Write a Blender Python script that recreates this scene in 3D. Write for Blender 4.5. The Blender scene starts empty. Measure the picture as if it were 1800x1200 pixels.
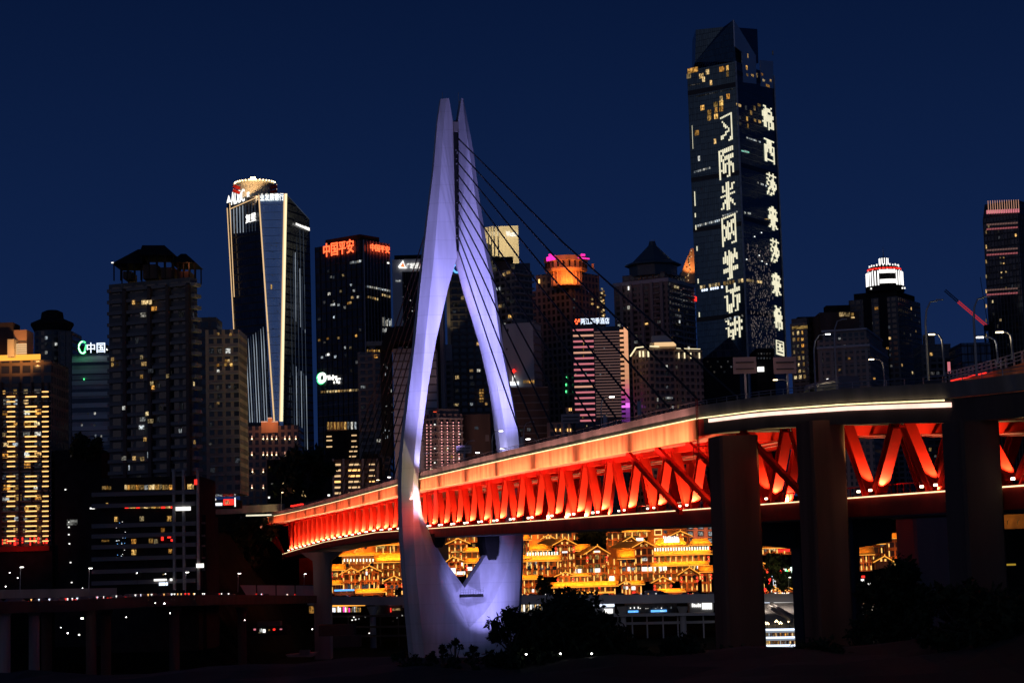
import bpy, bmesh, math, random
from mathutils import Vector, Matrix
random.seed(7)
R = math.radians
SC = bpy.context.scene
COL = SC.collection
# ------------------------------------------------------------------ camera, sky, sun, exposure
F, HOR, ROLL, ZC = 3500.0, 400.0, R(1.6), 30.0       # focal length in photo pixels, horizon below centre, roll, eye height
PITCH = math.atan(HOR / F)
fw = Vector((0, math.cos(PITCH), math.sin(PITCH)))
up0 = Vector((0, -math.sin(PITCH), math.cos(PITCH)))
rt = Vector((1, 0, 0)) * math.cos(ROLL) - up0 * math.sin(ROLL)
upv = up0 * math.cos(ROLL) + Vector((1, 0, 0)) * math.sin(ROLL)
EYE = Vector((0, 0, ZC))
cam = bpy.data.cameras.new('camera'); camo = bpy.data.objects.new('camera', cam); COL.objects.link(camo)
camo.matrix_world = Matrix(((rt.x, upv.x, -fw.x, 0), (rt.y, upv.y, -fw.y, 0), (rt.z, upv.z, -fw.z, ZC), (0, 0, 0, 1)))
cam.sensor_width = 36.0; cam.lens = F / 1800 * 36; cam.clip_start = 0.5; cam.clip_end = 20000
SC.camera = camo
wd = bpy.data.worlds.new('World'); SC.world = wd; wd.use_nodes = True
wt = wd.node_tree; wt.nodes.clear()
wo = wt.nodes.new('ShaderNodeOutputWorld'); bg = wt.nodes.new('ShaderNodeBackground')
sky = wt.nodes.new('ShaderNodeTexSky'); sky.sky_type = 'NISHITA'; sky.sun_disc = False
SUN_EL, SUN_ROT = R(-5.5), R(200)
sky.sun_elevation = SUN_EL; sky.sun_rotation = SUN_ROT
sky.ozone_density = 3.0
tint = wt.nodes.new('ShaderNodeMix'); tint.data_type = 'RGBA'; tint.blend_type = 'MULTIPLY'; tint.inputs[0].default_value = 1
tint.inputs[7].default_value = (0.55, 0.68, 1.0, 1)
# the dusk gradient: deep blue overhead, a little lighter towards the horizon
tc = wt.nodes.new('ShaderNodeTexCoord'); sx = wt.nodes.new('ShaderNodeSeparateXYZ')
rp = wt.nodes.new('ShaderNodeValToRGB')
rp.color_ramp.elements[0].position = 0.0; rp.color_ramp.elements[0].color = (0.0084, 0.0225, 0.085, 1)
rp.color_ramp.elements[1].position = 0.34; rp.color_ramp.elements[1].color = (0.0014, 0.0058, 0.029, 1)
e = rp.color_ramp.elements.new(0.16); e.color = (0.0044, 0.0146, 0.061, 1)
add = wt.nodes.new('ShaderNodeMix'); add.data_type = 'RGBA'; add.blend_type = 'ADD'; add.inputs[0].default_value = 1
mul = wt.nodes.new('ShaderNodeMix'); mul.data_type = 'RGBA'; mul.blend_type = 'MULTIPLY'; mul.inputs[0].default_value = 1
mul.inputs[7].default_value = (0.05, 0.05, 0.05, 1)
L = wt.links
L.new(tc.outputs['Generated'], sx.inputs[0]); L.new(sx.outputs['Z'], rp.inputs[0])
L.new(sky.outputs[0], tint.inputs[6]); L.new(tint.outputs[2], mul.inputs[6])
L.new(mul.outputs[2], add.inputs[6]); L.new(rp.outputs[0], add.inputs[7]); L.new(add.outputs[2], bg.inputs[0])
# the afterglow low in the sky behind the viewer
dt = wt.nodes.new('ShaderNodeVectorMath'); dt.operation = 'DOT_PRODUCT'; dt.inputs[1].default_value = (-0.35, -0.93, 0.05)
L.new(tc.outputs['Generated'], dt.inputs[0])
gr = wt.nodes.new('ShaderNodeValToRGB'); gr.color_ramp.elements[0].position = 0.35; gr.color_ramp.elements[0].color = (0, 0, 0, 1)
gr.color_ramp.elements[1].position = 1.0; gr.color_ramp.elements[1].color = (0.042, 0.058, 0.105, 1)
L.new(dt.outputs['Value'], gr.inputs[0])
ad2 = wt.nodes.new('ShaderNodeMix'); ad2.data_type = 'RGBA'; ad2.blend_type = 'ADD'; ad2.inputs[0].default_value = 1
L.new(add.outputs[2], ad2.inputs[6]); L.new(gr.outputs[0], ad2.inputs[7]); L.new(ad2.outputs[2], bg.inputs[0])
bg.inputs[1].default_value = 1.0
L.new(bg.outputs[0], wo.inputs[0])
sun = bpy.data.lights.new('sun', 'SUN'); sun.energy = 0.024; sun.angle = R(25); sun.color = (1.0, 0.72, 0.55)
suno = bpy.data.objects.new('sun', sun); COL.objects.link(suno)          # weak warm fill standing in for city glow, from the left behind
suno.rotation_euler = Vector((0.80, 0.58, -0.20)).to_track_quat('-Z', 'Y').to_euler()
SC.view_settings.view_transform = 'Standard'; SC.view_settings.look = 'None'
SC.view_settings.exposure = 0; SC.view_settings.gamma = 1; SC.view_settings.use_curve_mapping = False
SC.cycles.use_denoising = True; SC.cycles.max_bounces = 4; SC.cycles.diffuse_bounces = 2
SC.cycles.glossy_bounces = 2; SC.cycles.sample_clamp_indirect = 3.0; SC.cycles.use_light_tree = True
# ------------------------------------------------------------------ pixels of the photograph to points of the place
def ray(px, py): return fw + rt * ((px - 900) / F) + upv * (-(py - 600) / F)
def at(px, py, Y):
    d = ray(px, py); return EYE + d * (Y / d.y)
def hit(px, py, P, n):
    d = ray(px, py); return EYE + d * ((P - EYE).dot(n) / d.dot(n))
def V2(v): return Vector((v[0], v[1], 0))
# ------------------------------------------------------------------ objects
def link(o, parent=None):
    COL.objects.link(o)
    if parent is not None: o.parent = parent
    return o
def tag(o, label=None, cat=None, group=None, kind=None):
    if label: o['label'] = label
    if cat: o['category'] = cat
    if group: o['group'] = group
    if kind: o['kind'] = kind
    return o
def thing(name, label, cat, loc=(0, 0, 0), group=None):
    o = bpy.data.objects.new(name, None); o.location = loc; o.empty_display_size = 2
    return tag(link(o), label, cat, group)
def wloc(p):
    v = Vector((0, 0, 0))
    while p is not None: v += p.location; p = p.parent
    return v
class MB:
    """collects polygons (world coordinates) and links them as one mesh object"""
    def __init__(s): s.v = []; s.f = []; s.uv = []; s.mi = []
    def poly(s, pts, uv=None, mi=0):
        i = len(s.v); s.v += [Vector(p) for p in pts]; s.f.append(list(range(i, i + len(pts)))); s.mi.append(mi)
        if uv is None:
            a, b, c = Vector(pts[0]), Vector(pts[1]), Vector(pts[2]); n = (b - a).cross(c - a)
            if abs(n.z) > max(abs(n.x), abs(n.y)): uv = [(p[0], p[1]) for p in pts]
            else:
                d = Vector((-n.y, n.x, 0)); d.normalize()
                uv = [(d.dot(Vector(p)), p[2]) for p in pts]
        s.uv += uv
    def prism(s, pts, z0, z1, mi=0, top=None, cap=True):
        """footprint (counter-clockwise from above) raised from z0 to z1; top = another outline for the upper edge"""
        top = top or pts; n = len(pts)
        for i in range(n):
            a, b, c, d = pts[i], pts[(i + 1) % n], top[(i + 1) % n], top[i]
            w = (V2(b) - V2(a)).length
            s.poly([(a[0], a[1], z0), (b[0], b[1], z0), (c[0], c[1], z1), (d[0], d[1], z1)], [(0, 0), (w, 0), (w, z1 - z0), (0, z1 - z0)], mi)
        if cap:
            s.poly([(p[0], p[1], z1) for p in top], None, mi); s.poly([(p[0], p[1], z0) for p in reversed(pts)], None, mi)
    def box(s, c, ax, ay, az, mi=0):
        """centre and three half-axis vectors"""
        c = Vector(c); ax, ay, az = Vector(ax), Vector(ay), Vector(az)
        P = lambda i, j, k: c + ax * i + ay * j + az * k
        for q in (((-1,-1,-1),(-1,1,-1),(1,1,-1),(1,-1,-1)), ((-1,-1,1),(1,-1,1),(1,1,1),(-1,1,1)), ((-1,-1,-1),(1,-1,-1),(1,-1,1),(-1,-1,1)),
                  ((1,1,-1),(-1,1,-1),(-1,1,1),(1,1,1)), ((-1,1,-1),(-1,-1,-1),(-1,-1,1),(-1,1,1)), ((1,-1,-1),(1,1,-1),(1,1,1),(1,-1,1))):
            s.poly([P(*t) for t in q], None, mi)
    def bar(s, p, q, w, h=None, up=(0, 0, 1), w2=None):
        """a square bar from p to q"""
        p, q = Vector(p), Vector(q); d = (q - p).normalized(); h = h or w
        a = d.cross(Vector(up))
        if a.length < 1e-3: a = d.cross(Vector((1, 0, 0)))
        a.normalize(); b = a.cross(d); k = (w2 or w) / w
        A = [p + a * (w / 2 * i) + b * (h / 2 * j) for i, j in ((-1, -1), (1, -1), (1, 1), (-1, 1))]
        B = [q + (a * (w / 2 * i) + b * (h / 2 * j)) * k for i, j in ((-1, -1), (1, -1), (1, 1), (-1, 1))]
        for i in range(4): s.poly([A[i], A[(i + 1) % 4], B[(i + 1) % 4], B[i]])
        s.poly(A[::-1]); s.poly(B)
    def tube(s, pts, r, n=6, r2=None):
        pts = [Vector(p) for p in pts]; rings = []
        for i, p in enumerate(pts):
            d = (pts[min(i + 1, len(pts) - 1)] - pts[max(i - 1, 0)]).normalized()
            a = d.cross(Vector((0, 0, 1)))
            if a.length < 1e-3: a = Vector((1, 0, 0))
            a.normalize(); b = a.cross(d); rr = r if r2 is None else r + (r2 - r) * i / (len(pts) - 1)
            rings.append([p + (a * math.cos(t) + b * math.sin(t)) * rr for t in [2 * math.pi * k / n for k in range(n)]])
        s.loft(rings)
    def loft(s, rings, caps=True):
        for A, B in zip(rings, rings[1:]):
            n = len(A)
            for i in range(n): s.poly([A[i], A[(i + 1) % n], B[(i + 1) % n], B[i]])
        if caps: s.poly(rings[0][::-1]); s.poly(rings[-1])
    def lathe(s, c, prof, n=24):
        s.loft([[Vector((c[0] + r * math.cos(2 * math.pi * k / n), c[1] + r * math.sin(2 * math.pi * k / n), z)) for k in range(n)] for r, z in prof])
    def build(s, name, mats, parent=None, weld=True, smooth=False):
        if not isinstance(mats, (list, tuple)): mats = [mats]
        off = wloc(parent) if parent is not None else Vector((0, 0, 0))
        own = Vector((0, 0, 0))
        if parent is None and s.v:
            xs = [v.x for v in s.v]; ys = [v.y for v in s.v]; zs = [v.z for v in s.v]
            own = Vector(((min(xs) + max(xs)) / 2, (min(ys) + max(ys)) / 2, min(zs)))
        off = off + own
        m = bpy.data.meshes.new(name); m.from_pydata([tuple(v - off) for v in s.v], [], s.f)
        ul = m.uv_layers.new(name='UVMap'); flat = [c for u in s.uv for c in u]; ul.data.foreach_set('uv', flat)
        m.polygons.foreach_set('material_index', s.mi)
        for x in mats: m.materials.append(x)
        if weld or smooth:
            bm = bmesh.new(); bm.from_mesh(m)
            bmesh.ops.remove_doubles(bm, verts=bm.verts, dist=0.0005)
            bmesh.ops.recalc_face_normals(bm, faces=bm.faces)
            bm.to_mesh(m); bm.free()
        if smooth:
            for p in m.polygons: p.use_smooth = True
        m.update()
        o = bpy.data.objects.new(name, m); o.location = own
        return link(o, parent)
def lamp(name, kind, loc, energy, color, target=None, size=0.2, size_y=None, angle=90, blend=0.6, parent=None):
    l = bpy.data.lights.new(name, kind); l.energy = energy; l.color = color
    if kind == 'AREA':
        l.shape = 'RECTANGLE'; l.size = size; l.size_y = size_y or size; l.spread = R(110)
    else: l.shadow_soft_size = size
    if kind == 'SPOT': l.spot_size = R(angle); l.spot_blend = blend
    o = bpy.data.objects.new(name, l); o.location = Vector(loc) - (wloc(parent) if parent else Vector((0, 0, 0)))
    if target is not None: o.rotation_euler = (Vector(target) - Vector(loc)).to_track_quat('-Z', 'Y').to_euler()
    return link(o, parent)
# ------------------------------------------------------------------ materials
def nm(name):
    m = bpy.data.materials.new(name); m.use_nodes = True; t = m.node_tree; t.nodes.clear()
    o = t.nodes.new('ShaderNodeOutputMaterial'); return m, t, o
def N(t, typ, **kw):
    n = t.nodes.new(typ)
    for k, v in kw.items(): setattr(n, k, v)
    return n
def mth(t, op, a, b=None, c=None):
    n = N(t, 'ShaderNodeMath', operation=op)
    for i, x in enumerate((a, b, c)):
        if x is None: continue
        if isinstance(x, (int, float)): n.inputs[i].default_value = x
        else: t.links.new(x, n.inputs[i])
    return n.outputs[0]
def rgbmix(t, f, a, b, blend='MIX'):
    n = N(t, 'ShaderNodeMix', data_type='RGBA', blend_type=blend)
    for i, x in ((0, f), (6, a), (7, b)):
        if isinstance(x, (int, float)): n.inputs[i].default_value = x
        elif isinstance(x, tuple): n.inputs[i].default_value = (*x, 1)
        else: t.links.new(x, n.inputs[i])
    return n.outputs[2]
def solid(name, col, rough=0.7, metal=0.0, var=0.35, scale=0.4, streak=False, bump=0.0, spec=0.5):
    m, t, o = nm(name); p = N(t, 'ShaderNodeBsdfPrincipled')
    tcn = N(t, 'ShaderNodeTexCoord'); nz = N(t, 'ShaderNodeTexNoise'); nz.inputs['Scale'].default_value = scale; nz.inputs['Detail'].default_value = 6
    src = tcn.outputs['Object']
    if streak:
        mp = N(t, 'ShaderNodeMapping'); mp.inputs['Scale'].default_value = (1, 1, 0.12); t.links.new(src, mp.inputs[0]); src = mp.outputs[0]
    t.links.new(src, nz.inputs['Vector'])
    f = mth(t, 'MULTIPLY_ADD', nz.outputs['Fac'], 2.2, -0.6)
    c = rgbmix(t, f, tuple(x * (1 - var) for x in col), tuple(min(1, x * (1 + var * 0.6)) for x in col))
    t.links.new(c, p.inputs['Base Color']); p.inputs['Roughness'].default_value = rough; p.inputs['Metallic'].default_value = metal
    p.inputs['Specular IOR Level'].default_value = spec
    if bump:
        b = N(t, 'ShaderNodeBump'); b.inputs['Strength'].default_value = bump; b.inputs['Distance'].default_value = 0.3
        t.links.new(nz.outputs['Fac'], b.inputs['Height']); t.links.new(b.outputs[0], p.inputs['Normal'])
    t.links.new(p.outputs[0], o.inputs[0]); return m
def emit(name, col, s, sample=False, vary=0.0, scale=1.0):
    m, t, o = nm(name); em = N(t, 'ShaderNodeEmission'); em.inputs[0].default_value = (*col, 1); em.inputs[1].default_value = s
    if vary:
        tcn = N(t, 'ShaderNodeTexCoord'); nz = N(t, 'ShaderNodeTexNoise'); nz.inputs['Scale'].default_value = scale
        t.links.new(tcn.outputs['Object'], nz.inputs['Vector'])
        t.links.new(mth(t, 'MULTIPLY', mth(t, 'MULTIPLY_ADD', nz.outputs['Fac'], 2.0 * vary, 1.0 - vary), s), em.inputs[1])
    t.links.new(em.outputs[0], o.inputs[0])
    if not sample: m.cycles.emission_sampling = 'NONE'
    return m
def winmat(name, c1, c2, s):
    """a lit room behind glass: every window its own tint and brightness, curtains and furniture breaking it up"""
    m, t, o = nm(name); em = N(t, 'ShaderNodeEmission'); oi = N(t, 'ShaderNodeObjectInfo'); tcn = N(t, 'ShaderNodeTexCoord')
    mp = N(t, 'ShaderNodeMapping'); t.links.new(tcn.outputs['Generated'], mp.inputs[0]); mp.inputs['Scale'].default_value = (3.2, 0.1, 1.9)
    cb = N(t, 'ShaderNodeCombineXYZ'); r = oi.outputs['Random']
    for i in range(3): t.links.new(mth(t, 'MULTIPLY', r, 40.0 + 13 * i), cb.inputs[i])
    t.links.new(cb.outputs[0], mp.inputs['Location'])
    nz = N(t, 'ShaderNodeTexNoise'); nz.inputs['Scale'].default_value = 1.0; nz.inputs['Detail'].default_value = 3
    t.links.new(mp.outputs[0], nz.inputs['Vector'])
    f = mth(t, 'SMOOTH_MAX', mth(t, 'MULTIPLY_ADD', nz.outputs['Fac'], 4.2, -1.5), 0.06, 0.1)
    wn = N(t, 'ShaderNodeTexWhiteNoise', noise_dimensions='1D'); t.links.new(mth(t, 'MULTIPLY', r, 977.0), wn.inputs['W'])
    t.links.new(rgbmix(t, wn.outputs['Value'], c1, c2), em.inputs[0])
    wn2 = N(t, 'ShaderNodeTexWhiteNoise', noise_dimensions='1D'); t.links.new(mth(t, 'MULTIPLY', r, 431.0), wn2.inputs['W'])
    k = mth(t, 'MULTIPLY_ADD', mth(t, 'POWER', wn2.outputs['Value'], 2.0), 0.85, 0.15)
    t.links.new(mth(t, 'MULTIPLY', mth(t, 'MULTIPLY', f, k), s), em.inputs[1])
    t.links.new(em.outputs[0], o.inputs[0]); m.cycles.emission_sampling = 'NONE'; return m
def facade(name, wall, glass, wu=3.2, fh=3.2, fu=0.3, fv=0.35, grough=0.12, gmetal=0.0, wrough=0.8, var=0.5, mull=0):
    """wall with a grid of windows laid in metres along the face (UV); each pane slightly different"""
    m, t, o = nm(name); p = N(t, 'ShaderNodeBsdfPrincipled')
    uv = N(t, 'ShaderNodeUVMap'); s = N(t, 'ShaderNodeSeparateXYZ'); t.links.new(uv.outputs[0], s.inputs[0])
    u = mth(t, 'DIVIDE', s.outputs[0], wu); v = mth(t, 'DIVIDE', s.outputs[1], fh)
    mu = mth(t, 'GREATER_THAN', mth(t, 'FRACT', u), fu); mv = mth(t, 'GREATER_THAN', mth(t, 'FRACT', v), fv)
    w = mth(t, 'MULTIPLY', mu, mv)
    cb = N(t, 'ShaderNodeCombineXYZ'); t.links.new(mth(t, 'FLOOR', u), cb.inputs[0]); t.links.new(mth(t, 'FLOOR', v), cb.inputs[1])
    wn = N(t, 'ShaderNodeTexWhiteNoise', noise_dimensions='2D'); t.links.new(cb.outputs[0], wn.inputs['Vector'])
    g = rgbmix(t, wn.outputs['Value'], tuple(x * (1 - var) for x in glass), tuple(x * (1 + var) for x in glass))
    tcn = N(t, 'ShaderNodeTexCoord'); mp = N(t, 'ShaderNodeMapping'); mp.inputs['Scale'].default_value = (1, 1, 0.15)
    t.links.new(tcn.outputs['Object'], mp.inputs[0])
    nz = N(t, 'ShaderNodeTexNoise'); nz.inputs['Scale'].default_value = 0.12; nz.inputs['Detail'].default_value = 5; t.links.new(mp.outputs[0], nz.inputs['Vector'])
    wc = rgbmix(t, mth(t, 'MULTIPLY_ADD', nz.outputs['Fac'], 2.4, -0.7), tuple(x * 0.6 for x in wall), tuple(x * 1.2 for x in wall))
    t.links.new(rgbmix(t, w, wc, g), p.inputs['Base Color'])
    t.links.new(mth(t, 'MULTIPLY_ADD', w, grough - wrough, wrough), p.inputs['Roughness'])
    if gmetal: t.links.new(mth(t, 'MULTIPLY', w, gmetal), p.inputs['Metallic'])
    # panes are never quite in one plane
    bmp = N(t, 'ShaderNodeBump'); bmp.inputs['Strength'].default_value = 0.25; bmp.inputs['Distance'].default_value = 0.2
    t.links.new(w, bmp.inputs['Height']); t.links.new(bmp.outputs[0], p.inputs['Normal'])
    t.links.new(p.outputs[0], o.inputs[0]); return m
M = {}
M['warm'] = winmat('warm_window', (1.0, 0.55, 0.16), (1.0, 0.80, 0.42), 1.35)
M['gold'] = winmat('gold_window', (1.0, 0.42, 0.07), (1.0, 0.62, 0.18), 1.3)
M['cool'] = winmat('cool_window', (0.75, 0.88, 1.0), (1.0, 0.95, 0.8), 1.1)
M['dim'] = winmat('dim_window', (0.55, 0.48, 0.40), (0.35, 0.42, 0.55), 0.17)
M['white'] = emit('white_led', (1.0, 0.98, 0.92), 1.5)
M['bluewhite'] = emit('blue_white_led', (0.72, 0.82, 1.0), 1.8)
M['cream'] = emit('cream_led', (1.0, 0.93, 0.66), 0.92, vary=0.25, scale=0.3)
M['yellow_line'] = emit('deck_edge_led', (1.0, 0.78, 0.40), 1.7, vary=0.5, scale=0.8)
M['gold_line'] = emit('gold_led', (1.0, 0.52, 0.16), 1.7, vary=0.45, scale=0.5)
M['amber_line'] = emit('amber_led', (1.0, 0.40, 0.05), 1.3, vary=0.3, scale=0.4)
M['pink_line'] = emit('pink_led', (1.0, 0.28, 0.34), 0.55, vary=0.6, scale=0.25)
M['peach_line'] = emit('peach_led', (1.0, 0.50, 0.34), 0.65, vary=0.5, scale=0.25)
M['thin_line'] = emit('faint_led', (0.75, 0.40, 0.36), 0.15, vary=0.7, scale=0.2)
M['red_sign'] = emit('red_neon', (1.0, 0.10, 0.03), 3.0)
M['red'] = emit('red_lamp', (1.0, 0.03, 0.02), 1.6)
M['magenta'] = emit('magenta_neon', (1.0, 0.03, 0.42), 1.7)
M['green'] = emit('green_neon', (0.10, 1.0, 0.32), 1.8)
M['blue'] = emit('blue_led', (0.12, 0.42, 1.0), 1.5)
M['lampwhite'] = emit('lamp_white', (1.0, 0.97, 0.9), 9.0)
M['lampwarm'] = emit('lamp_warm', (1.0, 0.78, 0.42), 7.0)
M['silver_line'] = emit('silver_led', (0.72, 0.84, 1.0), 0.40, vary=1.0, scale=0.05)
M['silver_dim'] = emit('silver_led_dim', (0.5, 0.66, 1.0), 0.06, vary=1.0, scale=0.06)
M['edge_line'] = emit('edge_led', (1.0, 0.84, 0.50), 1.25)
M['edge_dim'] = emit('edge_led_soft', (1.0, 0.64, 0.32), .9)
M['parapet'] = solid('stained_parapet_concrete', (0.20, 0.18, 0.16), 0.85, var=.5, scale=.3, streak=True)
M['pier_red_glow'] = solid('stained_red_glow_pier', (0.21, 0.098, 0.062), .9, spec=.1, var=.45, scale=.35, streak=True, bump=.15)  # red glow on the piers put into the colour; streaks are stains
M['concrete'] = solid('concrete', (0.26, 0.24, 0.22), 0.85, var=0.35, scale=0.25, streak=True, bump=0.1)
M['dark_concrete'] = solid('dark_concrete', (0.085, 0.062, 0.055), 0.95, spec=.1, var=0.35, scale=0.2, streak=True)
def tower_mat():
    m = solid('pale_tower_paint', (0.66, 0.65, 0.69), 0.75, var=0.26, scale=0.22, streak=True, spec=.25); t = m.node_tree
    p = [n for n in t.nodes if n.type == 'BSDF_PRINCIPLED'][0]; src = p.inputs['Base Color'].links[0].from_socket
    g = N(t, 'ShaderNodeTexCoord'); sz = N(t, 'ShaderNodeSeparateXYZ'); t.links.new(g.outputs['Object'], sz.inputs[0])
    # casting joints every 4.5 m, each lift a slightly different grey
    z = mth(t, 'DIVIDE', sz.outputs['Z'], 4.5); j = mth(t, 'LESS_THAN', mth(t, 'FRACT', z), 0.045)
    wn = N(t, 'ShaderNodeTexWhiteNoise', noise_dimensions='1D'); t.links.new(mth(t, 'FLOOR', z), wn.inputs['W'])
    k = mth(t, 'SUBTRACT', mth(t, 'MULTIPLY_ADD', wn.outputs['Value'], .05, .95), mth(t, 'MULTIPLY', j, .10))
    cb = N(t, 'ShaderNodeCombineXYZ')
    for i in range(3): t.links.new(k, cb.inputs[i])
    n2 = N(t, 'ShaderNodeTexNoise'); n2.inputs['Scale'].default_value = .9; n2.inputs['Detail'].default_value = 5
    mp = N(t, 'ShaderNodeMapping'); mp.inputs['Scale'].default_value = (1, 1, .05); t.links.new(g.outputs['Object'], mp.inputs[0]); t.links.new(mp.outputs[0], n2.inputs['Vector'])
    st = rgbmix(t, mth(t, 'MULTIPLY_ADD', n2.outputs['Fac'], 3.0, -1.2), (.84, .83, .82), (1, 1, 1))
    t.links.new(rgbmix(t, 1.0, rgbmix(t, 1.0, src, cb.outputs[0], 'MULTIPLY'), st, 'MULTIPLY'), p.inputs['Base Color']); return m
M['tower_paint'] = tower_mat()
M['red_steel'] = solid('red_painted_steel', (0.80, 0.020, 0.010), 0.8, spec=0.06, var=0.3, scale=0.35, streak=True)
M['dark_red'] = solid('dark_red_steel', (0.38, 0.014, 0.008), 0.65, spec=0.2, var=0.4, scale=0.3)
M['orange_panel'] = solid('orange_fascia_panel', (0.90, 0.32, 0.11), 0.65, spec=0.15, var=0.5, scale=0.6, streak=True)
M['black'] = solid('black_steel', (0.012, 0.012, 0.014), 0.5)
M['dark'] = solid('dark_cladding', (0.022, 0.021, 0.022), 0.95, spec=0.02)
M['grey_metal'] = solid('grey_metal', (0.30, 0.30, 0.31), 0.45, metal=0.4)
M['asphalt'] = solid('asphalt', (0.05, 0.05, 0.052), 0.9)
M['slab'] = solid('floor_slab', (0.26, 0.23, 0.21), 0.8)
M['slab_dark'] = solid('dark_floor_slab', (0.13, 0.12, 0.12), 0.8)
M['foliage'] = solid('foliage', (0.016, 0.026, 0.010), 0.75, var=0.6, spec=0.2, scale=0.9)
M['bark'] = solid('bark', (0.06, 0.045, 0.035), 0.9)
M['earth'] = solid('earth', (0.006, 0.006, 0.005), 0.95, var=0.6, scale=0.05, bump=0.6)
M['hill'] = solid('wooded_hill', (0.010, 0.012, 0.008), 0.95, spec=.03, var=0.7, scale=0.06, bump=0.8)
# ------------------------------------------------------------------ buildings
UNIT = {}
def unit(mat):
    if mat not in UNIT:
        b = MB(); b.box((0.5, -0.5, 0.5), (0.5, 0, 0), (0, 0.5, 0), (0, 0, 0.5)); o = b.build('unit', M[mat]); UNIT[mat] = o.data
        o.data.transform(Matrix.Translation((0.5, -0.5, 0))); bpy.data.objects.remove(o)
    return UNIT[mat]
class Face:
    def __init__(s, a, b):
        s.P = Vector((a[0], a[1], 0)); d = V2(b) - V2(a); s.len = d.length; s.d = d.normalized(); s.n = Vector((s.d.y, -s.d.x, 0))
    def uz(s, px, py):
        p = hit(px, py, s.P, s.n); return (p - s.P).dot(s.d), p.z
    def pt(s, u, z, out=0.0): return s.P + s.d * u + s.n * out + Vector((0, 0, z))
def fbox(parent, f, u, z, w, h, mat, name='window', depth=0.12, out=0.0):
    """a shallow box standing on a face: lower left corner u, z; size w, h"""
    o = bpy.data.objects.new(name, unit(mat)); o.location = f.pt(u, z, out) - wloc(parent)
    o.rotation_euler = (0, 0, math.atan2(f.d.y, f.d.x)); o.scale = (w, depth, h)
    return link(o, parent)
def pbox(parent, f, x0, y0, x1, y1, mat, name='window', depth=0.12, out=0.0):
    """the same from two photo pixels: upper left and lower right corner"""
    u0, z1 = f.uz(x0, (y0)); u1, z0 = f.uz(x1, y1)
    return fbox(parent, f, u0, z0, max(u1 - u0, .1), max(z1 - z0, .1), mat, name, depth, out)
TXT = {}
def text_mesh(body, ext=0.06):
    if body in TXT: return TXT[body]
    c = bpy.data.curves.new('lettering', 'FONT'); c.body = body; c.size = 1; c.extrude = ext; c.resolution_u = 2; c.offset = 0.004 if ord(body[0]) > 1000 else 0.0
    o = bpy.data.objects.new('lettering', c); COL.objects.link(o); bpy.context.view_layer.update()
    me = bpy.data.meshes.new_from_object(o.evaluated_get(bpy.context.evaluated_depsgraph_get()))
    bpy.data.objects.remove(o); bpy.data.curves.remove(c)
    xs = [v.co.x for v in me.vertices]; ys = [v.co.y for v in me.vertices]
    x0, y0, w, h = min(xs), min(ys), max(xs) - min(xs), max(ys) - min(ys)
    for v in me.vertices: v.co = Vector(((v.co.x - x0) / w, -v.co.z / 1.0, (v.co.y - y0) / h))
    TXT[body] = me; return me
def sign(parent, f, body, x0, y0, x1, y1, mat, out=0.25, name='sign_lettering'):
    """lettering that fills the photo rectangle, standing proud of the face"""
    u0, z1 = f.uz(x0, y0); u1, z0 = f.uz(x1, y1)
    me = text_mesh(body).copy(); me.materials.clear(); me.materials.append(M[mat])
    o = bpy.data.objects.new(name, me); o.location = f.pt(u0, z0, out) - wloc(parent)
    o.rotation_euler = (0, 0, math.atan2(f.d.y, f.d.x)); o.scale = (u1 - u0, 3.0, z1 - z0)
    return link(o, parent)
def proj(P):
    v = Vector(P) - EYE; k = v.dot(fw); return 900 + F * v.dot(rt) / k, 600 - F * v.dot(upv) / k
def zof(f, py):
    return f.uz(proj(f.pt(f.len / 2, 70))[0], py)[1]
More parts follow.
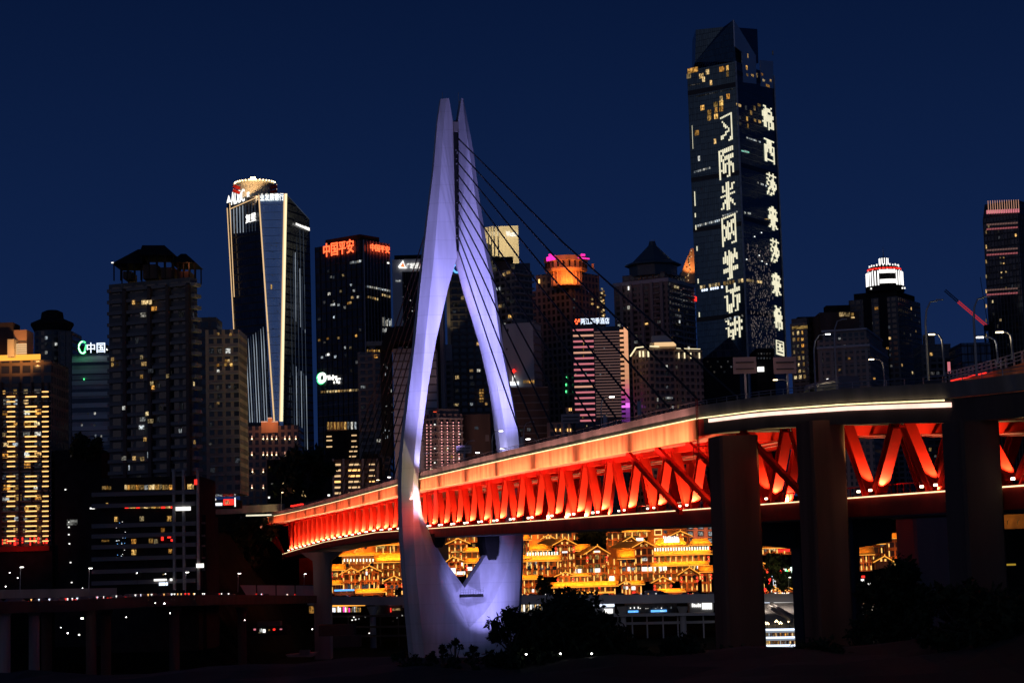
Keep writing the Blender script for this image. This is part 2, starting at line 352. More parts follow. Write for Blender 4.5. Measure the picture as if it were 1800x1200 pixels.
class Bldg:
    """a tower or block set by the photo pixels of its corners; faces 'L' and 'R' meet at the near corner, or one face 'F' to the viewer"""
    def __init__(s, name, label, xl, xr, ytop, Y, mat, xc=None, th=35, depth=None, zb=None, cat='building', group=None, yref=None, body=True, bname='wall'):
        yr = ytop if yref is None else yref
        s.Y = Y
        if xc is None:
            A = at(xl, yr, Y); B = at(xr, yr, Y); D = depth or (B.x - A.x) * 0.8
            s.fp = [(A.x, Y), (B.x, Y), (B.x, Y + D), (A.x, Y + D)]
            s.F = Face(s.fp[0], s.fp[1]); s.f = {'F': s.F}; s.zt = at((xl + xr) / 2, ytop, Y).z
        else:
            t = R(th); C = at(xc, yr, Y); dl = ray(xl, yr); dr = ray(xr, yr); tl, tr = dl.x / dl.y, dr.x / dr.y
            wl = (C.x - tl * Y) / (math.cos(t) + tl * math.sin(t)); wr = (tr * Y - C.x) / (math.sin(t) - tr * math.cos(t))
            A = (C.x - wl * math.cos(t), Y + wl * math.sin(t)); B = (C.x + wr * math.sin(t), Y + wr * math.cos(t))
            s.fp = [A, (C.x, Y), B, (A[0] + B[0] - C.x, A[1] + B[1] - Y)]
            s.L = Face(A, (C.x, Y)); s.R = Face((C.x, Y), B); s.f = {'L': s.L, 'R': s.R}; s.zt = at(xc, ytop, Y).z
        s.zb = 12.0 if zb is None else zb
        cx = sum(p[0] for p in s.fp) / 4; cy = sum(p[1] for p in s.fp) / 4
        s.root = thing(name, label, cat, (cx, cy, s.zb), group)
        s.mat = mat; s.n = 0
        if body:
            b = MB(); b.prism(s.fp, s.zb, s.zt); s.body = b.build(bname, M[mat] if isinstance(mat, str) else mat, s.root)
    def inset(s, k, dx=0):  # footprint scaled about its centre
        cx = sum(p[0] for p in s.fp) / 4; cy = sum(p[1] for p in s.fp) / 4
        return [(cx + (p[0] - cx) * k, cy + (p[1] - cy) * k) for p in s.fp]
    def block(s, k, z0, z1, mat, name='roof_block', k2=None):
        b = MB(); b.prism(s.inset(k), z0, z1, top=s.inset(k2) if k2 is not None else None); return b.build(name, M[mat], s.root)
    def pblock(s, x0, y0, x1, y1, mat, name='roof_block', Y=None, D=None):
        """a block frontal to the viewer from two photo pixels"""
        Y = Y or s.Y + 2; A = at(x0, y0, Y); B = at(x1, y1, Y); D = D or (B.x - A.x) * 0.7
        b = MB(); b.prism([(A.x, Y), (B.x, Y), (B.x, Y + D), (A.x, Y + D)], B.z, A.z); return b.build(name, M[mat] if isinstance(mat, str) else mat, s.root)
    def win(s, f, n, wu, fh, mats, u0=0, u1=None, y0=None, y1=None, w=0.65, h=0.55, off=(0.3, 0.35)):
        """n lit windows on the facade's own grid"""
        f = s.f[f]; u1 = u1 or f.len
        z1 = s.zt - 2 if y0 is None else zof(f, y0); z0 = s.zb + 4 if y1 is None else zof(f, y1)
        cells = [(i, j) for i in range(int(u0 / wu), max(int(u0 / wu) + 1, int(u1 / wu))) for j in range(int((z0 - s.zb) / fh), int((z1 - s.zb) / fh))]
        random.shuffle(cells)
        for i, j in cells[:max(2, int(n * .55))]:
            q = random.random(); fbox(s.root, f, (i + off[0] + .2 * q) * wu, s.zb + (j + off[1]) * fh, wu * w * (.45 + .55 * random.random()), fh * h * (.6 + .4 * q), random.choice(mats), depth=0.1, out=0.01); s.n += 1
    def slabs(s, f, fh, mat='slab', d=0.9, h=0.35, u0=0, u1=None, y0=None, y1=None, name='balcony', step=1):
        f = s.f[f]; u1 = f.len if u1 is None else u1
        z1 = s.zt if y0 is None else zof(f, y0); z0 = s.zb + 3 if y1 is None else zof(f, y1)
        j = int((z0 - s.zb) / fh) + 1
        while s.zb + j * fh < z1:
            fbox(s.root, f, u0, s.zb + j * fh, u1 - u0, h, mat, name, d, -0.05); j += step
    def fins(s, f, wu, mat='dark', d=0.35, w=0.25, y0=None, y1=None, name='fin', u0=0, u1=None):
        f = s.f[f]; u1 = f.len if u1 is None else u1
        z1 = s.zt if y0 is None else zof(f, y0); z0 = s.zb if y1 is None else zof(f, y1)
        u = u0
        while u <= u1 - w: fbox(s.root, f, u, z0, w, z1 - z0, mat, name, d, -0.03); u += wu
def clamp(x, a, b): return max(a, min(b, x))
# ------------------------------------------------------------------ the ground: far bank, water, near bank
def terrain(name, xs, ys, hf, mat, kind='structure'):
    b = MB(); n = len(ys)
    v = [[Vector((x, y, hf(x, y))) for y in ys] for x in xs]
    for i in range(len(xs) - 1):
        for j in range(n - 1): b.poly([v[i][j], v[i + 1][j], v[i + 1][j + 1], v[i][j + 1]])
    o = b.build(name, M[mat]); return tag(o, kind=kind)
def sm(a, b, x):
    t = clamp((x - a) / (b - a), 0, 1); return t * t * (3 - 2 * t)
def noise2(x, y): return math.sin(x * .13 + 1.3 * math.sin(y * .07)) + math.sin(y * .11 + 2.1 * math.sin(x * .05)) + .5 * math.sin(x * .41 + y * .33)
def far_h(x, y):
    left = sm(-60, -170, x)                       # the shore comes nearer on the left
    y0 = 835 - 325 * left
    h = 1.0 + 9 * sm(y0 - 30, y0 + 15, y) + 4 * sm(y0 + 10, y0 + 40, y)
    h += (42 + 10 * sm(100, 300, x)) * sm(y0 + 105, y0 + 185, y) * (1 - 0.2 * left) + 25 * sm(1000, 1900, y)
    h = max(h, 54 * math.exp(-((x + 125) / 27) ** 4 - ((y - 712) / 108) ** 4))
    h = max(h, 64 * math.exp(-((x + 128) / 62) ** 4 - ((y - 975) / 95) ** 4))
    return h + 0.5 * noise2(x, y) * sm(y0, y0 + 40, y)
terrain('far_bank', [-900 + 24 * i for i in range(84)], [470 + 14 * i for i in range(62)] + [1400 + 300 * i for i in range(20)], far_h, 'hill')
b = MB(); b.poly([(-9000, -500, 0), (9000, -500, 0), (9000, 14000, 0), (-9000, 14000, 0)])
wm, wt_, wo_ = nm('river_water'); pb = N(wt_, 'ShaderNodeBsdfPrincipled'); pb.inputs['Base Color'].default_value = (0.008, 0.011, 0.015, 1); pb.inputs['Roughness'].default_value = 0.22
nz = N(wt_, 'ShaderNodeTexNoise'); nz.inputs['Scale'].default_value = 0.5; nz.inputs['Detail'].default_value = 5
tcn = N(wt_, 'ShaderNodeTexCoord'); wt_.links.new(tcn.outputs['Object'], nz.inputs['Vector'])
bp = N(wt_, 'ShaderNodeBump'); bp.inputs['Strength'].default_value = 0.6; bp.inputs['Distance'].default_value = 0.4
wt_.links.new(nz.outputs['Fac'], bp.inputs['Height']); wt_.links.new(bp.outputs[0], pb.inputs['Normal']); wt_.links.new(pb.outputs[0], wo_.inputs[0])
M['water'] = wm
tag(b.build('river_water', wm), kind='structure')
def near_h(x, y):
    t = sm(60, 175, y) * (1 - sm(205, 250, y))
    crest = 22.2 + 4.2 * sm(33, 50, x) + 0.3 * noise2(x * 3, y * 2) - 1.2 * sm(-10, -45, x)
    return 2 + (crest - 2) * max(t, 1 - sm(0, 60, y) * 1.0 if y < 30 else t) * (1.0) if y > 60 else 2 + 10 * sm(-40, 60, y)
def near_h(x, y):
    crest = 22.3 + 5.0 * sm(34, 47, x) + 0.25 * noise2(x * 3, y * 2) - 0.6 * sm(-10, -45, x)
    if y < 178: return 12 + (crest - 12) * sm(20, 178, y)
    return -1 + (crest + 1) * (1 - sm(182, 232, y))
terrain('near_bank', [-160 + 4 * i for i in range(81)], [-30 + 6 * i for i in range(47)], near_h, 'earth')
# ------------------------------------------------------------------ the bridge
KX, KY = 3.3, -15.7
UB = Vector((KX, KY, 0)).normalized(); NB = Vector((UB.y, -UB.x, 0))            # along the bridge to the viewer; outwards on the near (left) side
if NB.x > 0: NB = -NB
def T(k, off=0.0): return Vector((-19.7 + KX * k, 470 + KY * k, 0)) + NB * off    # near truss plane; off > 0 outwards
BK = [(-25, 9.0), (-20, 10.2), (-14, 11.3), (-6, 11.5), (0, 10.2), (23, 5.14)]
def zb(k):
    for (a, za), (b_, zc) in zip(BK, BK[1:]):
        if k <= b_: return ZC + za + (zc - za) * (k - a) / (b_ - a)
    return ZC + BK[-1][1]                       # lower chord line
LK = [(-26, 24.2), (-20, 24.3), (-11, 22.9), (0, 21.6), (7, 20.05), (12, 18.75), (14, 18.2), (15.5, 17.2), (17.2, 15.6), (18.6, 14.0), (20, 13.0), (23, 11.0)]
def zl(k):                                                                          # upper deck edge line
    for (a, za), (b_, zc) in zip(LK, LK[1:]):
        if k <= b_: return ZC + za + (zc - za) * (k - a) / (b_ - a)
    return ZC + LK[-1][1]
EK = [(-25, 15.0), (-22.5, 8.0), (-20, 4.2), (-17, 3.5), (14, 3.5), (15.5, 3.6), (17.2, 3.4), (18.6, 2.6), (20, 2.6), (23, 2.6)]
def eo(k):                                                                          # how far the upper deck oversails the truss
    for (a, za), (b_, zc) in zip(EK, EK[1:]):
        if k <= b_: return za + (zc - za) * clamp((k - a) / (b_ - a), 0, 1)
    return EK[-1][1]
W_, KA, KB = 13.0, -25, 22
def zs(k): return zl(k) - (2.7 if k <= 14 else 2.1)                                 # soffit of the upper deck
bridge = thing('cable_stayed_bridge', 'red lit truss bridge with a pale violet diamond tower and dark stay cables', 'bridge', (T(0).x, T(0).y, 0))
ks = [KA + i * 0.5 for i in range(int((KB - KA) * 2) + 1)]
def strip(name, ka, kb, sec, mat, parent=None, step=0.5):
    """sweeps a section (list of (outward offset, z)) along the bridge"""
    b = MB(); n = max(1, round((kb - ka) / step)); rings = []
    for i in range(n + 1):
        k = ka + (kb - ka) * i / n
        rings.append([Vector((*T(k, o).xy, z)) for o, z in sec(k)])
    b.loft(rings); return b.build(name, M[mat], parent or bridge)
deck = strip('upper_deck', KA, 14.15, lambda k: [(eo(k), zl(k) - .1), (eo(k), zs(k)), (-W_ - 3.5, zs(k)), (-W_ - 3.5, zl(k) - .1)], 'dark_red')
deck2 = strip('approach_deck', 14.15, KB, lambda k: [(eo(k) + .02, zl(k) - .1), (eo(k) + .02, zs(k)), (-W_ - 3.5, zs(k)), (-W_ - 3.5, zl(k) - .1)], 'dark_concrete')
strip('roadway', KA, KB, lambda k: [(eo(k) - .5, zl(k) - .09), (-W_ - 3, zl(k) - .09), (-W_ - 3, zl(k) + .05), (eo(k) - .5, zl(k) + .05)], 'asphalt', deck)
strip('parapet', KA, KB, lambda k: [(eo(k) + .1, zl(k) + .12), (eo(k) + .25, zl(k) + 1.5), (eo(k) - .15, zl(k) + 1.5), (eo(k) - .25, zl(k) + .12)], 'parapet')
strip('parapet', KA, KB, lambda k: [(-W_ - 3.3, zl(k) + .06), (-W_ - 3.3, zl(k) + 1.4), (-W_ - 3.6, zl(k) + 1.4), (-W_ - 3.6, zl(k) + .06)], 'concrete')
# seams and the thin handrail on the parapet
b = MB(); k = KA
while k < KB:
    if k + 0.5 < KB:
        b.bar((*T(k, eo(k)).xy, zl(k) + 2.1), (*T(k + .5, eo(k + .5)).xy, zl(k + .5) + 2.1), .07)
        b.bar((*T(k, eo(k)).xy, zl(k) + 1.8), (*T(k + .5, eo(k + .5)).xy, zl(k + .5) + 1.8), .05)
    b.bar((*T(k, eo(k)).xy, zl(k) + 1.5), (*T(k, eo(k)).xy, zl(k) + 2.12), .07); k += 0.25
b.build('handrail', M['grey_metal'], bridge)
for i in range(19):   # fascia panels, two truss bays each
    ka = KA + 1 + 2 * i; kb = ka + 2 - .012
    strip('fascia_panel', ka, min(kb, 14.0), lambda k: [(eo(k) + .3, zl(k) - .15), (eo(k) + .3, zl(k) - 2.75), (eo(k) + .03, zl(k) - 2.75), (eo(k) + .03, zl(k) - .15)], 'orange_panel')
strip('edge_light_line', KA, 18.55, lambda k: [(eo(k) + .42, zl(k) - .02), (eo(k) + .42, zl(k) - .16), (eo(k) + .31, zl(k) - .16), (eo(k) + .31, zl(k) - .02)], 'yellow_line')
M['pinkwhite'] = emit('pink_white_led', (1.0, 0.62, 0.50), 1.6, vary=.35, scale=.3)
strip('edge_light_band', 14.3, 18.6, lambda k: [(eo(k) + .16, zl(k) - .3), (eo(k) + .16, zl(k) - .72), (eo(k) + .03, zl(k) - .72), (eo(k) + .03, zl(k) - .3)], 'pinkwhite')
# trusses
DIAG = {}
def diagonal(off, k0, k1, w, name='diagonal'):
    b = MB(); p = Vector((*T(k0, off).xy, zb(k0) + .1)); q = Vector((*T(k1, off).xy, zs(k1) - .15))
    d = (q - p).normalized(); a = NB.copy(); c = d.cross(a).normalized()
    # an H section: two flanges across the truss plane and a web between them
    for s in (-1, 1): b.box((p + q) / 2 + c * (s * w * .42), a * w * .5, c * w * .085, (q - p) / 2)
    b.box((p + q) / 2, a * w * .12, c * w * .36, (q - p) / 2)
    return b.build(name, M['red_steel'], bridge, weld=False)
far_b = MB()
for j in range(-23, 22):
    for s in (-1, 1):
        k1 = j + s * .42
        if k1 > KB - .3: continue
        if j >= -22: DIAG[j, s] = diagonal(0, j + s * .07, k1, 1.15)
        if j >= 0: diagonal(-W_, j + s * .07, k1, 1.1)
        else:
            p = Vector((*T(j, -W_).xy, zb(j))); q = Vector((*T(k1, -W_).xy, zs(k1))); far_b.bar(p, q, 1.2)
o = far_b.build('rear_diagonal', M['red_steel'], bridge); tag(o, kind='stuff')
strip('lower_chord', -24, KB, lambda k: [(.6, zb(k)), (.6, zb(k) - 2.1), (-.6, zb(k) - 2.1), (-.6, zb(k))], 'dark_red')
strip('lower_chord', -24, KB, lambda k: [(-W_ + .6, zb(k)), (-W_ + .6, zb(k) - 2.1), (-W_ - .6, zb(k) - 2.1), (-W_ - .6, zb(k))], 'dark_red')
strip('lower_deck', -24, KB, lambda k: [(-.58, zb(k) - .9), (-.58, zb(k) - 2.0), (-W_ + .58, zb(k) - 2.0), (-W_ + .58, zb(k) - .9)], 'black')
strip('lower_light_line', -24, KB, lambda k: [(.74, zb(k) - .08), (.74, zb(k) - .2), (.61, zb(k) - .2), (.61, zb(k) - .08)], 'yellow_line')
strip('walkway_edge', -24, KB, lambda k: [(.64, zb(k) - 2.12), (.64, zb(k) - 2.3), (-W_, zb(k) - 2.3), (-W_, zb(k) - 2.12)], 'black')
for off in (-.1, -W_): strip('upper_chord', -24, 14, lambda k: [(off + .5, zs(k) - .02), (off + .5, zs(k) - .75), (off - .5, zs(k) - .75), (off - .5, zs(k) - .02)], 'red_steel')
for k in range(4, 22): # cross beams under the upper deck and a service pipe
    b = MB(); kk = k + .5; b.bar((*T(kk, -.6).xy, zs(kk) - .55), (*T(kk, -W_ + .6).xy, zs(kk) - .55), .5, 1.0); b.build('cross_beam', M['red_steel'], bridge)
b = MB(); b.tube([(*T(k, -3).xy, zs(k) - 1.1) for k in range(2, 22)], .18); b.tube([(*T(k, -4.2).xy, zs(k) - 1.3) for k in range(2, 22)], .12); b.build('service_pipe', M['dark_red'], bridge)
b = MB(); k = 11.0
b.bar((*T(11, -1.2).xy, zb(11) + 1.0), (*T(KB, -1.2).xy, zb(KB) + 1.0), .12)
while k < KB: b.bar((*T(k, -1.2).xy, zb(k) - .9), (*T(k, -1.2).xy, zb(k) + 1.05), .1); k += .1
b.build('railing', M['dark_red'], bridge)
for i, (kt, kl) in enumerate(((11.65, 12.9), (12.6, 13.9), (13.5, 14.85), (14.9, 16.0))):   # inclined ties outside the truss
    b = MB(); b.bar((*T(kt, 2.6).xy, zs(kt)), (*T(kl, .9).xy, zb(kl) - .4), .55, .7); b.build('inclined_tie', M['red_steel'], bridge)
for i in range(3):
    b = MB(); b.bar((*T(-23.6 - i * .25, 6 + i * 2).xy, zs(-24)), (*T(-23.6, .5).xy, zb(-24)), .7); b.build('end_strut', M['dark_red'], bridge)
# feet lights: small warm floods at the foot of each diagonal
M['foot'] = emit('foot_flood', (1.0, 0.80, 0.55), 6.0)
FOOT = [None]
def fixture(parent, p, w=.5, mat='foot', name='floodlight'):
    o = bpy.data.objects.new(name, unit(mat)); o.location = Vector(p) - wloc(parent) + Vector((-w / 2, w / 2, 0)); o.scale = (w, w, w * .7); return link(o, parent)
for j in range(-23, 22):
    far = max(0, -j - 4)
    for s in (-1, 1):
        p = Vector((*T(j + s * .10, 1.25).xy, zb(j) + .35))
        if (j, s) in DIAG: fixture(DIAG[j, s], p - NB * .2, .3 if j > 10 else .42)
    if j < 21:
        for s in (-1, 1):
            if j < -20 and s < 0: continue
            near = 1 if j < 15 else .8
            if s > 0: lamp('foot_floodlight', 'SPOT', (*T(j + .165, .5 if j < 15 else .2).xy, zb(j) + .35), (5600 if j >= -4 else 7600) * near, (1.0, 0.82, 0.36), (*T(j + .42, .0).xy, zs(j) - .5), .12, angle=125 if j < 15 else 80, blend=.7)
            else: lamp('foot_floodlight', 'SPOT', (*(T(j + .08, 1.7) if j < 15 else T(j, -.35)).xy, zb(j) + (.4 if j < 15 else 1.0)), 6600 * near, (1.0, 0.82, 0.36), (*T(j - .28, .1).xy, zs(j) - 1.5), .12, angle=95 if j < 15 else 56, blend=.7)
        if j >= 0: lamp('foot_floodlight', 'SPOT', (*T(j + .15, -W_ + .4).xy, zb(j) + .4), 13000, (1.0, 0.60, 0.32), (*T(j, -W_).xy, zb(j) + 7), .12, angle=110, blend=.6)
for i in range(20):   # wash lights below the fascia
    k = KA + 2 + 2 * i
    if k < 14: lamp('fascia_washlight', 'AREA', (*T(k, eo(k) + 2.6).xy, zl(k) - 4.6), 850 + 1000 * sm(-12, 6, k), (1.0, .26 + .15 * sm(-14, 6, k), .20 + .16 * sm(-14, 6, k)), (*T(k, eo(k) + .2).xy, zl(k) - 1.1), 28, .25)
# ladder and inspection cage where the fascia ends
b = MB(); k = 14.08
for s in (-.35, .35): b.bar(T(k + s * .06, eo(k) + .5) + Vector((0, 0, zl(k) - 3.6)), T(k + s * .06, eo(k) + .5) + Vector((0, 0, zl(k) + 2.4)), .09)
for i in range(14): b.bar(T(k - .02, eo(k) + .5) + Vector((0, 0, zl(k) - 3.4 + i * .42)), T(k + .02, eo(k) + .5) + Vector((0, 0, zl(k) - 3.4 + i * .42)), .07)
for z in (-5.2, -4.4, -3.6): b.bar(T(k - .05, eo(k) + .9) + Vector((0, 0, zl(k) + z)), T(k + .09, eo(k) - .4) + Vector((0, 0, zl(k) + z)), .08); b.bar(T(k - .05, eo(k) - .4) + Vector((0, 0, zl(k) + z)), T(k + .09, eo(k) + .9) + Vector((0, 0, zl(k) + z)), .08)
for s in (-.05, .09): b.bar(T(k + s, eo(k) + .9) + Vector((0, 0, zl(k) - 5.2)), T(k + s, eo(k) + .9) + Vector((0, 0, zl(k) - 3.5)), .08)
b.build('ladder', M['dark_red'], bridge)
# ------------------------------------------------------------------ the tower
PC = T(0, -6.2); PC = Vector((PC.x + .2, PC.y, 0)); AP = -NB                       # across the bridge, to the right
def pa(px, py):                                                                     # photo pixel to (across, z) in the tower's plane
    p = hit(px, py, PC, UB); return (p - PC).dot(AP), p.z
def interp(tab, y):
    for (y0, v0), (y1, v1) in zip(tab, tab[1:]):
        if y <= y1: return v0 + (v1 - v0) * clamp((y - y0) / (y1 - y0), 0, 1)
    return tab[-1][1]
Lo = [(176, 773.7), (212, 768), (300, 760.6), (405, 747.5), (510, 736), (600, 727.5), (700, 715), (795, 704), (860, 702), (940, 704.5), (1010, 709.5), (1065, 714.5), (1130, 721), (1250, 733)]
Lr = [(176, 783), (214, 778), (330, 770), (439, 760.6), (487, 755), (600, 743), (710, 733), (795, 723), (860, 720), (940, 720), (1010, 724), (1130, 735), (1250, 746)]
Li = [(176, 787.5), (217, 794), (427, 797.6), (456, 799.5), (510, 784), (555, 774), (600, 764), (680, 750), (760, 740), (800, 735.5), (860, 734), (905, 739), (940, 753), (980, 775), (1032, 812), (1250, 812)]
Lf = [(176, 787), (217, 793.5), (427, 797), (456, 799), (510, 783), (555, 772.6), (600, 762), (680, 747.5), (760, 736.5), (800, 732), (860, 728), (905, 729), (945, 734), (1010, 760), (1060, 789), (1102, 820), (1250, 824)]
Ri = [(176, 808.5), (219, 801.5), (427, 802), (456, 802.5), (502, 813), (555, 830), (598, 843), (625, 850), (680, 862), (735, 870), (800, 877.5), (860, 878), (905, 868), (942, 846), (975, 844), (1032, 813), (1250, 813)]
Ri = [(176, 808.5), (219, 801.5), (427, 802), (456, 802.5), (502, 813), (555, 830), (598, 843), (625, 850), (680, 862), (735, 870), (800, 877.5), (860, 880), (905, 876), (940, 869), (975, 851), (1032, 813.5), (1250, 813.5)]
Rf = [(176, 809), (219, 802), (427, 802.6), (456, 803.5), (502, 818), (562, 837), (645, 860), (690, 870), (760, 882), (805, 886), (860, 897), (905, 900), (935, 898), (990, 888), (1050, 860), (1102, 824.5), (1250, 824.5)]
Ro = [(176, 813.5), (214, 820.6), (262, 830), (352, 841), (424, 852), (461, 860), (510, 869), (596, 879), (660, 890), (710, 900), (775, 910), (840, 915), (900, 915), (940, 915.5), (1010, 913.5), (1080, 910), (1140, 907), (1250, 900)]
Rr = [(176, 811.5), (214, 814), (262, 821), (352, 832), (424, 843), (461, 851), (510, 861), (596, 872), (660, 884), (710, 894), (775, 905), (840, 910), (900, 910), (940, 909), (1010, 905), (1140, 896), (1250, 889)]
Th = [(176, 3.6), (300, 5.0), (460, 7.0), (700, 9.0), (900, 11.5), (1030, 14), (1150, 16), (1250, 17)]
ys_ = [176, 195, 217, 240, 270, 300, 340, 380, 427, 456, 480, 510, 555, 600, 640, 680, 720, 760, 800, 830, 860, 885, 905, 925, 942, 960, 980, 1005, 1032, 1050, 1075, 1102, 1150, 1220]
def leg_rings(o, r_, f, i, mid):
    rings = []
    for y in ys_:
        t = interp(Th, y); q = []
        co, cr, cf, ci = (pa(interp(tb, y), y)[0] for tb in (o, r_, f, i)); z = pa(interp(i, y), y)[1]
        if y >= 1032: ci = clamp(ci, -99, mid) if o is Lo else max(ci, mid)
        if y >= 1032: ci = mid
        if y >= 1102: cf = mid
        t1, t2 = t * .26, t * .5
        ti = t * (.22 if y < 1032 else .22 + .28 * clamp((y - 1032) / 70, 0, 1))
        for a, bb in ((co, -t1), (co, t1), (cr, t2), (cf, t2), (ci, ti), (ci, -ti), (cf, -t2), (cr, -t2)):
            p = PC + AP * a + UB * bb; q.append(Vector((p.x, p.y, z)))
        rings.append(q)
    return rings
MID = pa(812.5, 1032)[0]
b = MB()
b.loft(leg_rings(Lo, Lr, Lf, Li, MID)); b.loft(leg_rings(Ro, Rr, Rf, Ri, MID + .01))
pylon = b.build('bridge_tower', M['tower_paint'], bridge)
for p in pylon.data.polygons: p.use_smooth = True
try: pylon.data.set_sharp_from_angle(angle=R(22))
except Exception: pass
# anchor box in the slot, with a lighter head and rungs
b = MB(); a0, z1 = pa(794.5, 217); a1, z0 = pa(802.5, 444)
b.loft([[PC + AP * pa(x, y)[0] + UB * s + Vector((0, 0, pa(x, y)[1])) for x, s in ((xl, -1.6), (xl, 2.9), (xr, 2.9), (xr, -1.6))] for y, xl, xr in ((217, 793.5, 802.2), (330, 795.6, 803), (444, 797.3, 805))])
anchor = b.build('cable_anchor_box', M['black'], pylon)
for i in range(46):
    y = 222 + i * 4.8; a, z = pa(799 + (y - 217) * .013, y)
    if random.random() < .55: continue
    o = bpy.data.objects.new('anchor_plate', unit('grey_metal')); o.location = PC + AP * (a + random.uniform(-.5, .2)) + UB * 2.95 + Vector((0, 0, z)) - wloc(anchor); o.scale = (random.uniform(.2, .45), .15, random.uniform(.12, .5)); o.rotation_euler = (0, 0, math.atan2(AP.y, AP.x)); link(o, anchor)
b = MB(); a, z = pa(798, 228); b.box(PC + AP * a + UB * 2.2 + Vector((0, 0, z)), AP * .62, UB * 1.0, Vector((0, 0, 1.2))); b.build('anchor_head', M['concrete'], anchor)
for px in (778, 806):
    b = MB(); a, z = pa(px, 178); b.bar(PC + AP * a + Vector((0, 0, z - .5)), PC + AP * a + Vector((0, 0, z + 2.2)), .12); b.build('lightning_rod', M['grey_metal'], pylon)
for px, y0, y1, w in ((858, 935, 984, 1.7), (766, 938, 962, 1.4)):   # corbels carrying the lower deck
    b = MB(); a, za = pa(px, y0); _, zc = pa(px, y1)
    prof = [(1.0, 0), (1.0, .35), (.8, .75), (.45, 1.0)]
    b.loft([[PC + AP * (a + w * sx_ * r_) + UB * (5 * sy_) + Vector((0, 0, za + (zc - za) * t)) for sx_, sy_ in ((-1, -1), (-1, 1), (1, 1), (1, -1))] for r_, t in prof])
    b.build('corbel', M['dark'], pylon)
# maintenance platform hanging below the notch
a0, z0 = pa(799, 1049); a1, _ = pa(838, 1049); TT = interp(Th, 1045) * .5
b = MB(); fr = lambda a, z, o_: PC + AP * a + UB * (TT * .6 + 3.2 + o_) + Vector((0, 0, z))
b.box(fr((a0 + a1) / 2, z0 + .35, 0), AP * (a1 - a0) / 2, UB * .9, Vector((0, 0, .35)))
plat = b.build('maintenance_platform', M['dark'], pylon)
b = MB()
for h in (1.2, 1.75): b.bar(fr(a0, z0 + h, .85), fr(a1, z0 + h, .85), .09)
for i in range(10): b.bar(fr(a0 + (a1 - a0) * i / 9, z0 + .7, .85), fr(a0 + (a1 - a0) * i / 9, z0 + (2.3 if i in (0, 9) else 1.75), .85), .09)
b.build('platform_railing', M['grey_metal'], plat)
# stay cables in one plane on the deck's centre line
tops = [245.6, 266, 288, 309, 332.6, 352.5, 373, 394, 414, 437]
for i, y in enumerate(tops):
    k = 13.7 - .97 * i; a, z = pa(801, y)
    for s, kk in ((1, k), (-1, -k * 1.12 - .5)):
        p = PC + AP * a + UB * (1.5 * s + .8) + Vector((0, 0, z)); q = Vector((*T(kk, -6.3).xy, zl(kk) + .3))
        mid = (p + q) / 2 - Vector((0, 0, (q - p).length * .006))
        b = MB(); b.tube([p, p.lerp(mid, .5) * 1.0, mid, mid.lerp(q, .5), q], .17, 7); b.build('stay_cable', M['black'], bridge, smooth=True)
        o = bpy.data.objects.new('cable_anchor', unit('grey_metal')); o.location = q - wloc(bridge) + Vector((-.4, .4, -.2)); o.scale = (.8, .8, 1.6); link(o, bridge)
# tower floodlights
VI = (0.37, 0.35, 1.0)
def tl(px, py, out, e, tgt, col=VI, ang=60, size=.5, blend=.8):
    a, z = pa(px, py); ta, tz = pa(*tgt); lamp('tower_floodlight', 'SPOT', PC + AP * a + UB * out + Vector((0, 0, z)), e, col, PC + AP * ta + UB * 3 + Vector((0, 0, tz)), size, angle=ang, blend=blend)
TLIGHT = True
def dl(a, out, e, tgt, col=VI, ang=60, size=.4, up=2.2):
    k = out / 16.04; ta, tz = pa(*tgt); P_ = PC + AP * a + UB * out + Vector((0, 0, zl(k) + up)); lamp('tower_floodlight', 'SPOT', P_, e, col, PC + AP * ta + UB * 3 + Vector((0, 0, tz)), size, angle=ang, blend=.9)
dl(-9.0, 26, 112000, (772, 620), ang=72)
dl(9.0, 26, 108000, (848, 620), ang=72)
dl(-3.0, 34, 135000, (785, 400), ang=50)
dl(3.0, 34, 122000, (815, 400), ang=50)
dl(8.2, 8, 5500, (868, 740), (0.52, 0.50, 1.0), 110)
dl(-8.6, 9, 4500, (742, 780), (0.52, 0.50, 1.0), 100)
tl(746, 882, 10, 3600, (731, 880), (0.70, 0.62, 1.0), 100)
tl(790, 985, 20, 9000, (846, 1025), VI, 80, blend=1.0)
tl(838, 1152, 23, 36000, (840, 1022), VI, 46, blend=1.0)
tl(880, 1150, 26, 3500, (790, 1030), VI, 60, blend=1.0)
tl(700, 900, 12, 2200, (722, 915), (1.0, .10, .05), 80, blend=1.0)  # added red spot standing in for the truss's red spill on this leg
# ------------------------------------------------------------------ piers
def pier(px0, px1, ytop, Y, D=4.5, face='pier_red_glow', zt=None):
    A = at(px0, ytop, Y); B = at(px1, ytop, Y); c = Vector(((A.x + B.x) / 2, Y, 0)); w = (B.x - A.x)
    t = R(12); dx = Vector((math.cos(t), math.sin(t), 0)); dy = Vector((-math.sin(t), math.cos(t), 0))
    wf = w - D * math.sin(t) * .9
    P = lambda i, j: c + dx * (wf / 2 * i) + dy * (D / 2 * j)
    e_ = .25
    out = [P(-1 + e_ / 2, -1), P(1 - e_ / 2, -1), P(1, -1 + e_ / 2), P(1, 1), P(-1, 1), P(-1, -1 + e_ / 2)]
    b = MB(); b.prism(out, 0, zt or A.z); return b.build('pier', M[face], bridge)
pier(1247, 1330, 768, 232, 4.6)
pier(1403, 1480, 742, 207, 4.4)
pier(1662, 1750, 742, 174, 4.0, 'dark_concrete')
